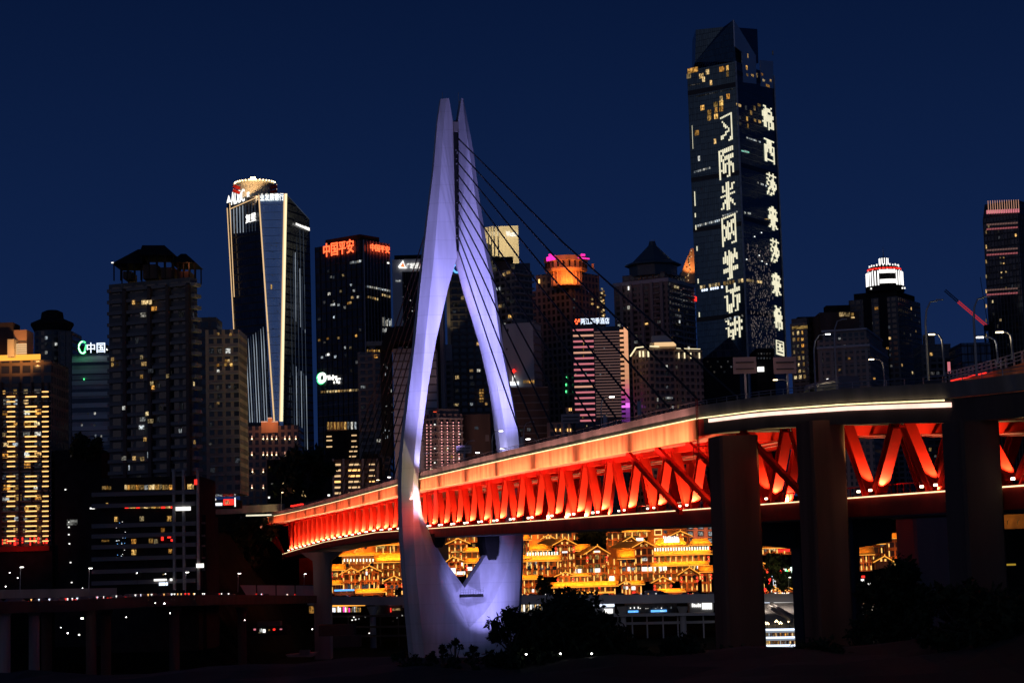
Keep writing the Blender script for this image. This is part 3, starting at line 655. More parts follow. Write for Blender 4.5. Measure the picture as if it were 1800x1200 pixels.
# the second row of columns, coloured black for the shade beyond the trusses, and the heavy crossheads between
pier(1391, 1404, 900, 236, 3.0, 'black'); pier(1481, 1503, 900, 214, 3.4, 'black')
M['far_pier'] = solid('grey_pier_concrete', (0.20, 0.16, 0.15), .85, var=.3, scale=.2, streak=True)
pier(1580, 1663, 897, 262, 6, 'far_pier')
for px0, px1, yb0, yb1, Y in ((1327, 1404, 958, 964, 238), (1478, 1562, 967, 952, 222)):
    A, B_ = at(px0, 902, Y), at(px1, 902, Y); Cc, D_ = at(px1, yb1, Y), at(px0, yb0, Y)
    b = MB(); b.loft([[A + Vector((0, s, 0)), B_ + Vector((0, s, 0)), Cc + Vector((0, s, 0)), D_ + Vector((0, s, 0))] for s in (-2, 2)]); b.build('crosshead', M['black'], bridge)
A = at(565, 968, 700)
b = MB(); zt = at(565, 970, 700).z
def ringat(x0, x1, z, Y=700, d=5): return [Vector((x0, Y - d, z)), Vector((x1, Y - d, z)), Vector((x1, Y + d, z)), Vector((x0, Y + d, z))]
xa = lambda px, py: at(px, py, 700).x
b.loft([ringat(xa(555, 1088), xa(582, 1088), 0), ringat(xa(553, 1000), xa(581, 1000), at(565, 1000, 700).z), ringat(xa(552, 985), xa(582, 985), at(565, 985, 700).z), ringat(xa(530, 970), xa(600, 966), zt)]); b.build('pier', M['concrete'], bridge)
b = MB(); b.box(((xa(455, 960) + xa(496, 960)) / 2, 850, 40), ((xa(496, 960) - xa(455, 960)) / 2 * 850 / 700, 0, 0), (0, 14, 0), (0, 0, 14)); b.build('abutment', M['dark_red'], bridge)
# bent red struts beside the abutment and the upper right slip road
ramp = thing('slip_road_bridge', 'orange lit slip road with a metal railing climbing out at the right edge', 'bridge', at(1760, 660, 150))
b = MB(); e0 = [at(1664, 672, 205), at(1712, 661, 196), at(1770, 646, 184), at(1880, 612, 165)]
for p, q in zip(e0, e0[1:]):
    o_ = Vector((2.2, 6.5, 0)); h_ = Vector((0, 0, 3.6))
    b.loft([[p, p + o_, p + o_ - h_, p - h_], [q, q + o_, q + o_ - h_, q - h_]])
b.build('road_deck', M['orange_panel'], ramp)
b = MB()
for p, q in zip(e0, e0[1:]):
    for h in (.35, .7, 1.05): b.bar(p + Vector((0, .3, h)), q + Vector((0, .3, h)), .09)
    for i in range(7):
        m = p.lerp(q, i / 7); b.bar(m + Vector((0, .3, 0)), m + Vector((0, .3, 1.1)), .16)
b.build('railing', M['grey_metal'], ramp)
b = MB(); b.bar(at(1672, 669, 201), at(1733, 655, 188), .12); b.build('red_light_line', M['red'], ramp)
lamp('slip_road_lamp', 'SPOT', at(1800, 655, 172), 420, (1.0, .30, .08), at(1780, 652, 183), .2, angle=150)
# ------------------------------------------------------------------ the towers of the city, left to right
M['f_gold'] = facade('apartment_facade', (0.20, 0.13, 0.09), (0.03, 0.028, 0.025), 3.0, 3.0, .25, .3)
M['f_res'] = facade('residential_facade', (0.24, 0.20, 0.17), (0.03, 0.03, 0.033), 3.4, 3.1, .35, .45)
M['f_res2'] = facade('brown_residential_facade', (0.30, 0.22, 0.18), (0.035, 0.032, 0.03), 2.7, 3.0, .4, .45)
M['f_dark'] = facade('dark_residential_facade', (0.13, 0.12, 0.115), (0.022, 0.024, 0.028), 3.6, 3.2, .3, .4)
M['f_grey'] = facade('grey_panel_facade', (0.30, 0.30, 0.31), (0.02, 0.025, 0.04), 40, 3.8, .0, .5)
M['f_glass'] = facade('curtain_wall', (0.03, 0.03, 0.035), (0.05, 0.07, 0.10), 1.6, 4.0, .12, .16, .1, .55)
M['f_glassd'] = facade('dark_curtain_wall', (0.035, 0.033, 0.032), (0.03, 0.035, 0.045), 2.2, 3.9, .14, .22, .12, .5)
M['f_glassb'] = facade('blue_curtain_wall', (0.05, 0.06, 0.08), (0.42, 0.55, 0.68), 1.5, 4.0, .02, .03, .14, .85, var=.06)
M['f_super'] = facade('supertall_curtain_wall', (0.025, 0.03, 0.036), (0.045, 0.085, 0.115), 1.45, 4.2, .08, .05, .1, .7, var=.16)
M['f_stone'] = facade('brown_stone_facade', (0.22, 0.17, 0.15), (0.025, 0.024, 0.026), 3.0, 3.4, .45, .35)
M['blade'] = solid('pale_blade_glass', (.45, .52, .60), .35, var=.1, scale=.05, spec=.8)
M['plain'] = solid('pale_render_wall', (0.40, 0.40, 0.42), .85, var=.25, scale=.08, streak=True)
M['beige_lit'] = solid('beige_panel', (0.62, 0.55, 0.40), .7, var=.15, scale=.1)
M['orange_stone'] = solid('orange_stone', (0.62, 0.36, 0.20), .75, var=.3, scale=.2, streak=True)
M['teal_roof'] = solid('dark_teal_roof', (0.03, 0.07, 0.09), .5, var=.3)
WARM = ['warm', 'warm', 'gold', 'cool', 'dim']; MIX = ['warm', 'cool', 'cool', 'dim', 'dim']; DIMS = ['dim', 'dim', 'dim', 'cool', 'warm']
# 1 gold apartment block at the left edge
B = Bldg('apartment_block', 'apartment tower at the left edge glowing with rows of golden balcony lights', -40, 90, 634, 560, 'f_gold', depth=22, zb=at(0, 962, 560).z, yref=800)
def goldrow(b, x0, x1, y, mat='gold_line'): pbox(b.root, b.F, x0, y, x1, y + 1.5, mat, 'balcony_light', .25, .9)
for i in range(31):
    y = 688 + i * 8.72
    for x0, x1 in ((14, 28), (46, 66), (76, 87)):
        if random.random() < (.55 if i < 3 else .93): goldrow(B, x0 + random.uniform(-1, 1), x1, y, 'gold_line')
    fbox(B.root, B.F, 0, zof(B.F, y + 2.2), B.F.len, .3, 'slab', 'balcony', .9, 0) if i % 1 == 0 else None
B.win('F', 170, 3.0, 3.0, ['gold', 'dim', 'dim', 'warm', 'gold', 'cool'], y0=672, y1=955, w=.7, h=.55)
for x in (2, 34, 56, 74, 85): pbox(B.root, B.F, x, 672, x + 2.5, 962, 'dark_concrete', 'pier_strip', 1.1, 0)
pbox(B.root, B.F, -40, 626, 72, 632.5, 'amber_line', 'roof_light_band', .6, .5)
o = B.pblock(24, 580, 47, 628, 'orange_stone', 'penthouse', D=8)
for i in range(6): pbox(B.root, B.F, 24, 604.5 + i * 3.7, 47, 606 + i * 3.7, 'edge_dim', 'louvre_light', .4, .0)
B.pblock(-40, 568, 23, 628, 'dark_concrete', 'penthouse', D=8); B.pblock(13, 596, 24.5, 627, 'beige_lit', 'stair_tower', Y=557, D=5)
lamp('penthouse_lamp', 'SPOT', at(36, 626, 550), 5200, (1, .45, .14), at(34, 590, 563), .3, angle=120)
for x in range(4, 88, 7): pbox(B.root, B.F, x, 946 + random.uniform(-3, 3), x + random.uniform(2, 5), 953 + random.uniform(0, 5), 'red', 'shop_light', .2, .4) if random.random() < .75 else None
lamp('podium_glow', 'SPOT', at(40, 962, 548), 800, (1, .12, .05), at(40, 935, 561), .4, angle=150)
B.pblock(-40, 962, 92, 1050, 'dark', 'podium', Y=558, D=26); B.pblock(-40, 962, 86, 967, 'dark_red', 'podium_band', Y=557, D=1)
# 2 cylindrical tower
c = at(74, 562, 900); rr = (at(108, 562, 900).x - at(40, 562, 900).x) / 2
cyl = thing('round_tower', 'dark round tower with a flat overhanging cap and low dome behind the golden apartments', 'tower', (c.x, 920, 14))
b = MB(); n = 28; zt = at(74, 574, 900).z
for i in range(n):
    a0, a1 = 2 * math.pi * i / n, 2 * math.pi * (i + 1) / n; q = lambda a, z: (c.x + rr * .93 * math.cos(a), 920 + rr * .93 * math.sin(a), z)
    L0 = rr * a0; L1 = rr * a1
    b.poly([q(a0, 14), q(a1, 14), q(a1, zt), q(a0, zt)], [(L0, 0), (L1, 0), (L1, zt - 14), (L0, zt - 14)])
b.build('wall', M['f_dark'], cyl)
b = MB(); b.lathe((c.x, 920), [(rr * .93, zt), (rr * 1.05, zt + 2), (rr * 1.12, zt + 3), (rr * 1.1, zt + 4), (rr * .6, zt + 6), (rr * .55, zt + 9), (rr * .3, zt + 10), (0.05, zt + 10.3)], 28); b.build('roof', M['dark'], cyl)
cylF = Face((c.x - rr * .5, 920 - rr * .86), (c.x + rr * .5, 920 - rr * .86)); cylF2 = Face((c.x + rr * .35, 920 - rr * .9), (c.x + rr * .92, 920 - rr * .45))
for x, y, m in ((82, 594, 'cool'), (82, 620, 'cool'), (97, 605, 'cool'), (96, 630, 'dim'), (96, 646, 'dim'), (81, 605, 'dim'), (97, 685, 'dim'), (80, 660, 'dim'), (96, 742, 'cool')):
    pbox(cyl, cylF if x < 90 else cylF2, x - 2, y - 2.5, x + 2, y + 2.5, m, 'window', .3, .6)
B = Bldg('slab_tower', 'dark plain slab tower between the round tower and the green sign', 103, 127, 582, 905, 'f_dark', depth=20, zb=14, yref=660)
B.fins('F', 2.6, 'slab_dark', .5, .5); B.win('F', 4, 3.6, 3.2, DIMS)
pbox(B.root, B.F, 113, 688, 115.5, 690, 'white', 'window', .3)
# 3 the bank office with the green sign
B = Bldg('office_building', 'grey banded office block under a white and green rooftop sign', 127, 194, 622, 800, 'f_grey', depth=30, zb=12.0, yref=700)
B.slabs('F', 4.6, 'plain', .5, 1.7, name='spandrel_band', y1=780)
B.block(.75, B.zt, B.zt + 4, 'dark', 'plant_room')
G = Face((B.F.P.x, 799), (B.F.P.x + B.F.len, 799))
sign(B.root, G, '中国', 154, 603, 186, 620, 'bluewhite', 1.5)
b = MB(); cc = G.pt(*G.uz(146.5, 611), 1.0); r_ = 1.9
pts = [cc + Vector((math.cos(t) * r_ * .85 * (1 if t < 3.4 else .92), 0, math.sin(t) * r_ * 1.25)) for t in [.9 + i * .33 for i in range(15)]]
b.tube(pts, .42, 6); b.bar(cc + Vector((.6, 0, -1.9)), cc + Vector((1.4, 0, 1.2)), .5); b.build('sign_emblem', M['green'], B.root)
b = MB(); b.bar(G.pt(*G.uz(141, 624), 1), G.pt(*G.uz(141, 599), 1), .2); b.bar(G.pt(*G.uz(185, 624), 1), G.pt(*G.uz(185, 604), 1), .2); b.build('sign_frame', M['dark'], B.root)
M['wg'] = emit('white_green_led', (.75, 1.0, .85), 2.4)
b = MB(); b.tube([p + Vector((0, -.3, 0)) for p in pts[2:]], .2, 6); b.build('sign_emblem', M['wg'], B.root)
pbox(B.root, B.F, 188, 613, 190.5, 616, 'white', 'sign_lamp', .4, 1)
pbox(B.root, B.F, 147.5, 665, 149, 668, 'green', 'window', .3, .5)
B.win('F', 16, 2.6, 4.6, ['cool', 'dim'], u0=4, y0=715, y1=758, w=.4, h=.3)
lamp('sign_glow', 'POINT', G.pt(*G.uz(146, 618), 3), 180, (.1, 1, .35), None, .5)
# 4 the big dark residential tower with roof pavilions
B = Bldg('residential_tower', 'big dark residential tower with gabled pavilions on its roof', 192, 348, 487, 520, 'f_dark', xc=336, th=22, zb=12.0, yref=660)
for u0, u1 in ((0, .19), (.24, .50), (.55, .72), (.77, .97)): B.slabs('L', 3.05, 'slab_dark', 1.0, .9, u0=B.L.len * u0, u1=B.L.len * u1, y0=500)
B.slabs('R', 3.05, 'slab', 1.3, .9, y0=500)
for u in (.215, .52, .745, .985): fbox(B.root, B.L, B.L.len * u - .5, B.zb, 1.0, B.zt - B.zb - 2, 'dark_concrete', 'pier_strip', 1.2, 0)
for x, y, w, m in ((239, 532, 4, 'warm'), (257, 532, 7, 'warm'), (266, 532, 9, 'warm'), (275, 543, 8, 'gold'), (256, 554, 9, 'cool'), (202, 632, 4, 'warm'), (202, 641, 3, 'gold'), (253, 628, 4, 'warm'), (257, 640, 8, 'warm'), (269, 652, 8, 'dim'), (253, 662, 4, 'gold'), (299, 661, 5, 'warm'), (271, 674, 5, 'warm'), (273, 681, 4, 'gold'), (222, 717, 5, 'cool'), (255, 737, 9, 'cool'), (263, 727, 5, 'warm'), (269, 740, 9, 'warm'), (259, 772, 4, 'warm'), (222, 805, 8, 'cool'), (240, 805, 5, 'warm'), (254, 806, 6, 'warm'), (253, 751, 8, 'cool'), (286, 717, 5, 'dim')):
    pbox(B.root, B.L, x - w / 2, y - 3, x + w / 2, y + 3.4, m, 'window', .3, 1.0)
B.win('L', 26, 3.4, 3.05, ['dim', 'dim', 'dim', 'cool'], y0=500, w=.5)
B.win('R', 14, 2.2, 3.05, ['dim', 'warm'], y0=510, w=.5, h=.4)
Yp = 526
def pavilion(x0, x1, xp0, xp1, ye, ya, yf):
    b = MB(); A, C = at(x0, ye, Yp - 4), at(x1, ye, Yp - 4); P_, Q_ = at(xp0, ya, Yp + 2), at(xp1, ya, Yp + 2); d = Vector((0, 13, 0))
    b.poly([A, C, Q_, P_]); b.poly([C, C + d, Q_]); b.poly([C + d, A + d, P_, Q_]); b.poly([A + d, A, P_]); b.poly([A + d, C + d, C, A]); b.build('pavilion_roof', M['dark'], B.root)
    n = 5
    for i in range(n):
        for dy in (.8, 11.5):
            p = A.lerp(C, .06 + .88 * i / (n - 1)) + Vector((0, dy, 0)); b = MB(); b.bar(p, Vector((p.x, p.y, B.zt)), .32); b.build('pavilion_post', M['dark'], B.root)
pavilion(196, 250, 243, 249, 463, 438, 487); pavilion(243, 308, 250, 289, 448, 431, 487); pavilion(299, 344, 318, 327, 461, 446, 487)
for x0, y0, x1 in ((251, 465, 276), (216, 477, 231), (283, 470, 306), (312, 477, 334)): B.pblock(x0, y0, x1, 489, 'dark_concrete', 'lift_room', Y=524, D=8)
pbox(B.root, Face((B.fp[0][0], Yp - 5), (B.fp[2][0], Yp - 5)), 196, 461, 199.5, 462.6, 'white', 'roof_lamp', .3)
lamp('pavilion_lamp', 'POINT', at(330, 466, 522), 160, (1, .3, .1), None, .3)
# its podium, terraces down to the riverside road
P = Bldg('podium_building', 'terraced restaurant podium with long lit floors below the dark residential tower', 178, 348, 838, 505, 'dark', depth=30, zb=12, yref=930)
for i, y in enumerate((866, 886, 921, 939, 958, 979, 1001, 1021)): pbox(P.root, P.F, 164, y, 346, y + 2.2, 'slab_dark', 'terrace', 2.2, 0)
for x0, x1, y0, y1 in ((220, 306, 851, 860), (220, 303, 885, 893), (180, 198, 853, 860), (330, 341, 850, 859)):
    x = x0
    while x < x1 - 2:
        w = random.uniform(4, 9); pbox(P.root, P.F, x, y0 + random.uniform(0, 1.5), min(x + w - 1, x1), y1, random.choice(['gold', 'warm', 'gold', 'warm', 'cool'] if y0 < 870 else ['gold', 'red', 'gold', 'warm']), 'restaurant_window', .3, .2); x += w
for x in (305, 322, 347): pbox(P.root, P.F, x, 826, x + 6, 1036, 'concrete', 'column', 1.6, .6)
for x, y, w, h, m in ((205, 912, 6, 8, 'gold'), (250, 911, 7, 8, 'warm'), (298, 911, 8, 9, 'gold'), (186, 950, 13, 3, 'gold'), (236, 951, 8, 8, 'gold'), (266, 950, 7, 8, 'gold'), (275, 951, 7, 8, 'warm'), (236, 970, 8, 9, 'gold'), (300, 968, 6, 7, 'gold'), (287, 931, 6, 7, 'gold'), (286, 946, 4, 7, 'red'), (298, 942, 6, 6, 'red'), (303, 949, 4, 4, 'red'), (301, 937, 3, 2, 'red'), (163, 893, 8, 2.5, 'white'), (172, 891, 3, 3, 'bluewhite'), (189, 886, 4, 5, 'gold'), (289, 956, 3, 3, 'red'), (241, 1007, 2, 2, 'white'), (288, 1009, 2, 2, 'warm')):
    pbox(P.root, P.F, x - w / 2, y - h / 2, x + w / 2, y + h / 2, m, 'window', .3, .4)
pbox(P.root, P.F, 312, 891, 338, 897, 'white', 'sign_board', .3, 2.4); pbox(P.root, P.F, 348, 990, 361, 997, 'white', 'sign_board', .3, 2.4)
pbox(P.root, P.F, 274, 1017, 296, 1020, 'white', 'sign_board', .3, 2.5); pbox(P.root, P.F, 283, 1023, 298, 1028, 'bluewhite', 'sign_board', .3, 2.5); pbox(P.root, P.F, 302, 1016, 306, 1020, 'white', 'sign_board', .3, 2.5)
pbox(P.root, P.F, 344, 843, 349, 852, 'red', 'sign_board', .4, 2)
for i in range(26):
    x = random.uniform(205, 222); y = random.uniform(915, 980); pbox(P.root, P.F, x, y, x + .9, y + .9, random.choice(['bluewhite', 'white', 'blue']), 'string_light', .2, 1) if random.random() < .8 else None
P2 = Bldg('annexe_building', 'narrow lower annexe at the right side of the restaurant podium', 331, 362, 905, 512, 'dark', depth=22, zb=12, yref=960)
for y in (918, 940, 958, 979, 1000): pbox(P2.root, P2.F, 331, y, 361, y + 2.5, 'slab_dark', 'terrace', 1.5)
P2.win('F', 8, 3, 3.6, ['dim', 'gold'], y0=915)
B = Bldg('low_block', 'low dark block with a warm lit parapet left of the residential tower', 96, 178, 790, 560, 'dark', depth=30, zb=12, yref=900)
pbox(B.root, B.F, 124, 793, 168, 802, 'dim', 'parapet_light', .3)
for x, y in ((121, 917), (121, 926), (121, 939), (122, 955), (124, 988), (126, 1023), (90, 1007), (115, 860)): pbox(B.root, B.F, x - 1, y - 1, x + 1.4, y + 1, 'white', 'wall_lamp', .3)
pbox(B.root, B.F, 118, 913, 136, 922, 'cool', 'window', .3)
# 5 brown residential tower behind
B = Bldg('residential_tower', 'brown residential tower in two parts standing right behind the dark tower with pavilions', 362, 421, 579, 650, 'f_res2', depth=20, zb=at(390, 868, 650).z, yref=700)
B.slabs('F', 3.0, 'slab', .8, .5, u0=1.5, u1=B.F.len * .55); B.slabs('F', 3.0, 'slab', .8, .5, u0=B.F.len * .68, u1=B.F.len - .3)
for x, y, m in ((384, 587, 'warm'), (406, 588, 'warm'), (384, 642, 'gold'), (397, 641, 'gold'), (402, 634, 'warm'), (407, 641, 'gold'), (384, 652, 'cool'), (401, 634, 'gold'), (384, 709, 'warm'), (384, 680, 'dim'), (404, 680, 'dim'), (398, 634, 'gold')):
    pbox(B.root, B.F, x - 2.2, y - 2.2, x + 2.2, y + 2.2, m, 'window', .3, .6)
B.win('F', 22, 2.7, 3.0, DIMS, y0=590)
B.pblock(347, 558, 383, 850, 'f_dark', 'service_core', Y=664, D=14)
# 6 glass tower with light lines and a bank sign
B = Bldg('glass_tower', 'tall glass tower with glowing edges, a tapering centre panel and a round lit crown', 399, 544, 352, 1000, 'f_glassd', xc=503, th=32, zb=12.0, yref=352, body=False, cat='skyscraper')
# the plan is cut at the corner; the cut narrows to the foot, the right side slopes down at the top
lt, ct, dt_, rt_ = at(399, 357, 1024), at(455, 343, 1000), at(503, 341, 1000), at(544, 386, 1030)
lb, cb_, db_, rb = at(424, 815, 1024), at(481, 815, 1000), at(497, 815, 1000), at(553, 815, 1030)
bk1t, bk1b, bk2t, bk2b = [Vector((v.x + dx, v.y + 34, v.z)) for v, dx in ((rt_, -18), (rb, -18), (lt, 10), (lb, 10))]
b = MB()
def qd(b, q, W=None):
    w = (Vector(q[1]) - Vector(q[0])).length; h0 = q[3].z - q[0].z; h1 = q[2].z - q[1].z; wt__ = (q[2] - q[3]).length
    b.poly(q, [(0, 0), (w, 0), (wt__, h1), (0, h0)])
qd(b, [lb, cb_, ct, lt]); qd(b, [db_, rb, rt_, dt_]); qd(b, [rb, bk1b, bk1t, rt_]); qd(b, [bk2b, lb, lt, bk2t]); qd(b, [bk1b, bk2b, bk2t, bk1t]); b.poly([lt, ct, dt_, rt_, bk1t, bk2t])
b.build('curtain_wall', M['f_glassd'], B.root)
b = MB(); qd(b, [cb_, db_, dt_, ct]); b.build('centre_panel', M['f_glassb'], B.root)
def edge(p, q, w, mat, out=(0, -.5, 0), name='edge_light'):
    b = MB(); o_ = Vector(out); b.bar(p + o_, q + o_, w); return b.build(name, M[mat], B.root)
edge(at(482, 740, 999.5), ct, .55, 'edge_dim'); edge(at(495, 740, 999.5), dt_, 1.15, 'edge_line'); edge(dt_.lerp(db_, .0) + Vector((-.9, 0, 0)), at(495, 740, 999.5) + Vector((-.8, 0, 0)), .6, 'edge_dim')
edge(lt.lerp(lb, .02), lt.lerp(lb, .55), .4, 'edge_dim'); edge(at(404, 358, 1020), at(404, 372, 1020).lerp(at(414, 560, 1020), .8), .35, 'edge_dim'); edge(at(404, 368, 1019), at(455, 346, 998.5), .35, 'edge_dim'); edge(dt_, rt_, .22, 'silver_dim')
LF = Face((lt.x, lt.y), (ct.x, ct.y)); RF = Face((dt_.x, dt_.y), (rt_.x, rt_.y)); CF = Face((ct.x, 999.6), (dt_.x, 999.6))
LFb = Face((at(415, 600, 1024).x, 1024), (at(470, 600, 1000).x, 1000)); RFb = Face((at(500, 600, 1000).x, 1000), (at(549, 600, 1030).x, 1030))
def vline(f, px, y0, y1, mat, w=.28):
    b = MB(); p = f.pt(*f.uz(px[0], y0), .35); q = f.pt(*f.uz(px[1], y1), .35); b.bar(p, q, w); return b.build('light_line', M[mat], B.root)
for i in range(9): vline(LF, (406.5 + i * 5.3, 406.5 + i * 5.3 + 1), 369 - i * 2.0, 411 - i * .6, 'silver_line' if i < 5 else 'silver_dim')
for i in range(12): vline(LFb, (418 + i * 4.6 - 6, 418 + i * 4.6 + 5 - i * .25), 547 - i * .5, 742, 'silver_line' if i % 3 else 'silver_dim', .22)
for i in range(5): vline(RFb, (508 + i * 6, 513 + i * 6), 395 + i * 2.6, 660, 'silver_dim', .2)
for i in range(6): vline(RFb, (515 + i * 4.4, 517 + i * 4.5), 640 + i * 4, 790, 'silver_line' if i % 2 else 'silver_dim', .2)
for i in range(6): vline(RFb, (514 + i * 4, 515 + i * 4.1), 430 + i * 14, 560 + i * 5, 'silver_line' if i % 2 else 'silver_dim', .18)
sign(B.root, LF, 'ADBC', 408.5, 339, 432, 354, 'white', .8); sign(B.root, LF, '▲', 401, 345, 408, 355, 'white', .8)
sign(B.root, CF, '业发展银行', 457, 341, 499, 352.5, 'white', .8)
sign(B.root, LF, '农', 436, 338, 441, 346, 'white', .8); sign(B.root, LF, '复星', 433.5, 378, 451.5, 388, 'white', .6)
f3 = Face((dt_.x, dt_.y), (rt_.x, rt_.y)); sign(B.root, f3, 'FOSUN复星', 518.5, 391, 542.5, 406, 'white', .6)
pbox(B.root, CF, 476, 500, 478, 508, 'gold', 'window', .2, .2)
for i in range(18): x = random.uniform(462, 492); y = random.uniform(420, 640); pbox(B.root, CF, x, y, x + 2.2, y + .8, 'dim', 'window', .2, .6)
# round crown
cc = at(448, 341, 1022); rr = (at(483, 330, 1022).x - at(413, 330, 1022).x) / 2
b = MB(); zz = lambda y: at(448, y, 1022).z
b.lathe((cc.x, 1022), [(rr * .84, zz(352)), (rr * .86, zz(330)), (rr * 1.0, zz(326)), (rr * .98, zz(322)), (rr * .5, zz(319)), (rr * .1, zz(318))], 30); b.build('crown', M['beige_lit'], B.root)
for i in range(17):
    a = math.pi * (1.05 + .9 * i / 16); o = bpy.data.objects.new('crown_lamp', unit('lampwarm')); o.location = Vector((cc.x + rr * 1.02 * math.cos(a), 1022 + rr * 1.02 * math.sin(a), zz(323.5))) - wloc(B.root); o.scale = (.5, .5, .5); link(o, B.root)
o = bpy.data.objects.new('crown_lamp', unit('lampwarm')); o.location = Vector((cc.x - .8, 1022 - rr, zz(322.5))) - wloc(B.root); o.scale = (2.6, .6, 1.2); link(o, B.root)
for sx_ in (-1, 1):
    for y in (327, 335):
        b = MB(); x0, x1 = (410, 422) if sx_ < 0 else (487, 475)
        b.bar(at(x0, y, 1012), at(x1, y + 4.5, 1012), 1.6); b.build('crown_fin', M['dark_red'], B.root); b = MB(); b.bar(at(x0, y - 2.6, 1011.4), at(x1, y + 2.0, 1011.4), .35); b.build('crown_fin_light', M['edge_dim'], B.root)
lamp('crown_wash', 'SPOT', at(448, 348, 1000), 26000, (1, .62, .3), at(448, 332, 1022), .4, angle=140)
# 7 the dark office tower with red signs
B = Bldg('office_tower', 'dark glass office tower with two red neon signs on its top corners', 556, 688, 421, 950, 'f_glassd', xc=641, th=38, zb=12.0, yref=560, cat='skyscraper')
B.fins('R', 2.3, 'grey_metal', .5, .22); B.fins('L', 3.4, 'dark', .3, .2)
for i in range(20): fbox(B.root, B.L, 0, B.zb + 6 + i * 5.2, B.L.len, .25, 'slab_dark', 'spandrel_band', .2, 0)
B.block(.72, B.zt, B.zt + 3.5, 'dark', 'plant_room')
sign(B.root, B.L, '中国平安', 570.5, 429, 624, 444, 'red_sign', .9); sign(B.root, B.R, '中国平安', 648.5, 428, 682.5, 446, 'red_sign', .9)
for f, a in ((B.L, (568, 427, 626, 447)),):
    u0, z1 = f.uz(a[0], a[1]); u1, z0 = f.uz(a[2], a[3]); 
lamp('sign_glow', 'AREA', B.L.pt(*B.L.uz(597, 436), 3.5), 700, (1, .1, .03), B.L.pt(*B.L.uz(597, 436), 0), 16, 4); lamp('sign_glow', 'AREA', B.R.pt(*B.R.uz(666, 437), 3.5), 700, (1, .1, .03), B.R.pt(*B.R.uz(666, 437), 0), 16, 4)
for x, y, m in ((604, 484, 'warm'), (600, 512, 'warm'), (613, 533, 'gold'), (617, 532, 'warm'), (584, 536, 'cool'), (588, 535, 'cool'), (596, 536, 'cool'), (583, 487, 'cool'), (578, 477, 'dim'), (618, 501, 'cool'), (623, 511, 'cool'), (620, 523, 'warm'), (630, 522, 'cool'), (618, 462, 'cool'), (622, 461, 'cool'), (626, 461, 'cool'), (630, 460, 'cool'), (634, 459, 'cool'), (575, 624, 'cool'), (567, 628, 'cool'), (578, 623, 'white'), (577, 595, 'gold'), (562, 598, 'gold'), (596, 594, 'warm'), (627, 590, 'gold'), (617, 611, 'warm')):
    pbox(B.root, B.L, x - 1.6, y - 1.7, x + 1.6, y + 1.7, m, 'window', .2, .3)
for i in range(15): pbox(B.root, B.L, 565 + i * 5, 687 - i * .28, 565 + i * 5 + 3.4, 690.4 - i * .28, 'warm', 'window', .2, .3)
for i in range(11): pbox(B.root, B.R, 644 + i * 3.8, 502 + i * .75, 646.5 + i * 3.8, 505.5 + i * .75, 'cool', 'window', .2, .5)
for i in range(9): pbox(B.root, B.R, (645, 668)[i % 2] + i * 2.0, 520 + i * .5 - 4 * (i % 2), (645, 668)[i % 2] + i * 2 + 2, 524 + i * .5 - 4 * (i % 2), 'warm', 'window', .2, .5)
for i in range(7): pbox(B.root, B.R, 671 + i * 2.4, 560 + random.uniform(-4, 4), 672.3 + i * 2.4, 573, 'cool', 'window', .2, .6)
for i in range(6): pbox(B.root, B.R, 671 + i * 2.4, 580 + random.uniform(-4, 4), 672.3 + i * 2.4, 584, 'cool', 'window', .2, .6)
B.win('L', 34, 3.4, 3.9, ['dim', 'dim', 'cool'], y0=470, y1=700, w=.5, h=.4)
pbox(B.root, B.R, 679, 461, 682, 464, 'white', 'window', .2, .6)
def roundlogo(parent, f, x, y, r, mat, ring=True, out=.6, th_=.25):
    b = MB(); u, z = f.uz(x, y); c0 = f.pt(u, z, out); b.tube([c0 + f.d * (math.cos(t) * r) + Vector((0, 0, math.sin(t) * r)) for t in [i * math.pi / 9 for i in range(19)]], th_, 5); return b.build('sign_emblem', M[mat], parent)
roundlogo(B.root, B.L, 567.5, 664, 2.0, 'wg', th_=.75); roundlogo(B.root, B.L, 565.5, 665, 2.5, 'green', out=.4, th_=.5)
for x0, y0, x1, y1 in ((576, 660, 582, 663), (578, 663, 585, 667), (586, 659, 588, 668), (589, 661, 594, 664), (591, 665, 600, 667), (588, 670, 590, 674), (593, 668, 595, 673), (596, 670, 599, 674)): pbox(B.root, B.L, x0, y0, x1, y1, 'white', 'sign_stroke', .3, .5)
# 8 grey framed bank tower half behind the bridge tower
B = Bldg('office_tower', 'grey framed office tower with a red triangle emblem sign, half hidden behind the bridge tower', 691, 778, 455, 900, 'plain', depth=26, zb=12, yref=540, cat='skyscraper')
pbox(B.root, B.F, 707, 478, 778, 790, 'f_glassd' if False else 'dark', 'window_bay', .3, .02)
B.pblock(693, 449, 776, 457, 'dark', 'plant_room', Y=905)
b = MB(); f = B.F; q = [f.pt(*f.uz(x, y), .6) for x, y in ((701.5, 470), (708.5, 459.5), (713, 471))]
b.tube(q + [q[0]], .5, 5); b.build('sign_emblem', M['white'], B.root); q2 = [f.pt(*f.uz(x, y), .7) for x, y in ((704, 469.5), (708.5, 463), (712, 470.5))]
b = MB(); b.loft([[p for p in q2], [p + Vector((0, -.3, 0)) for p in q2]]); b.build('sign_emblem', M['red_sign'], B.root)
sign(B.root, f, '广发银行', 714.5, 463, 738.5, 472, 'white', .7); sign(B.root, f, '▌', 739, 465, 741, 470, 'red', .7)
for i in range(60):
    x = 708 + 3.2 * random.randrange(10); y = 490 + 6.2 * random.randrange(46)
    pbox(B.root, f, x, y, x + 1.7, y + 2, random.choice(['cool', 'dim', 'dim']) if y < 580 else random.choice(['dim', 'cool', 'dim']), 'window', .2, .35)
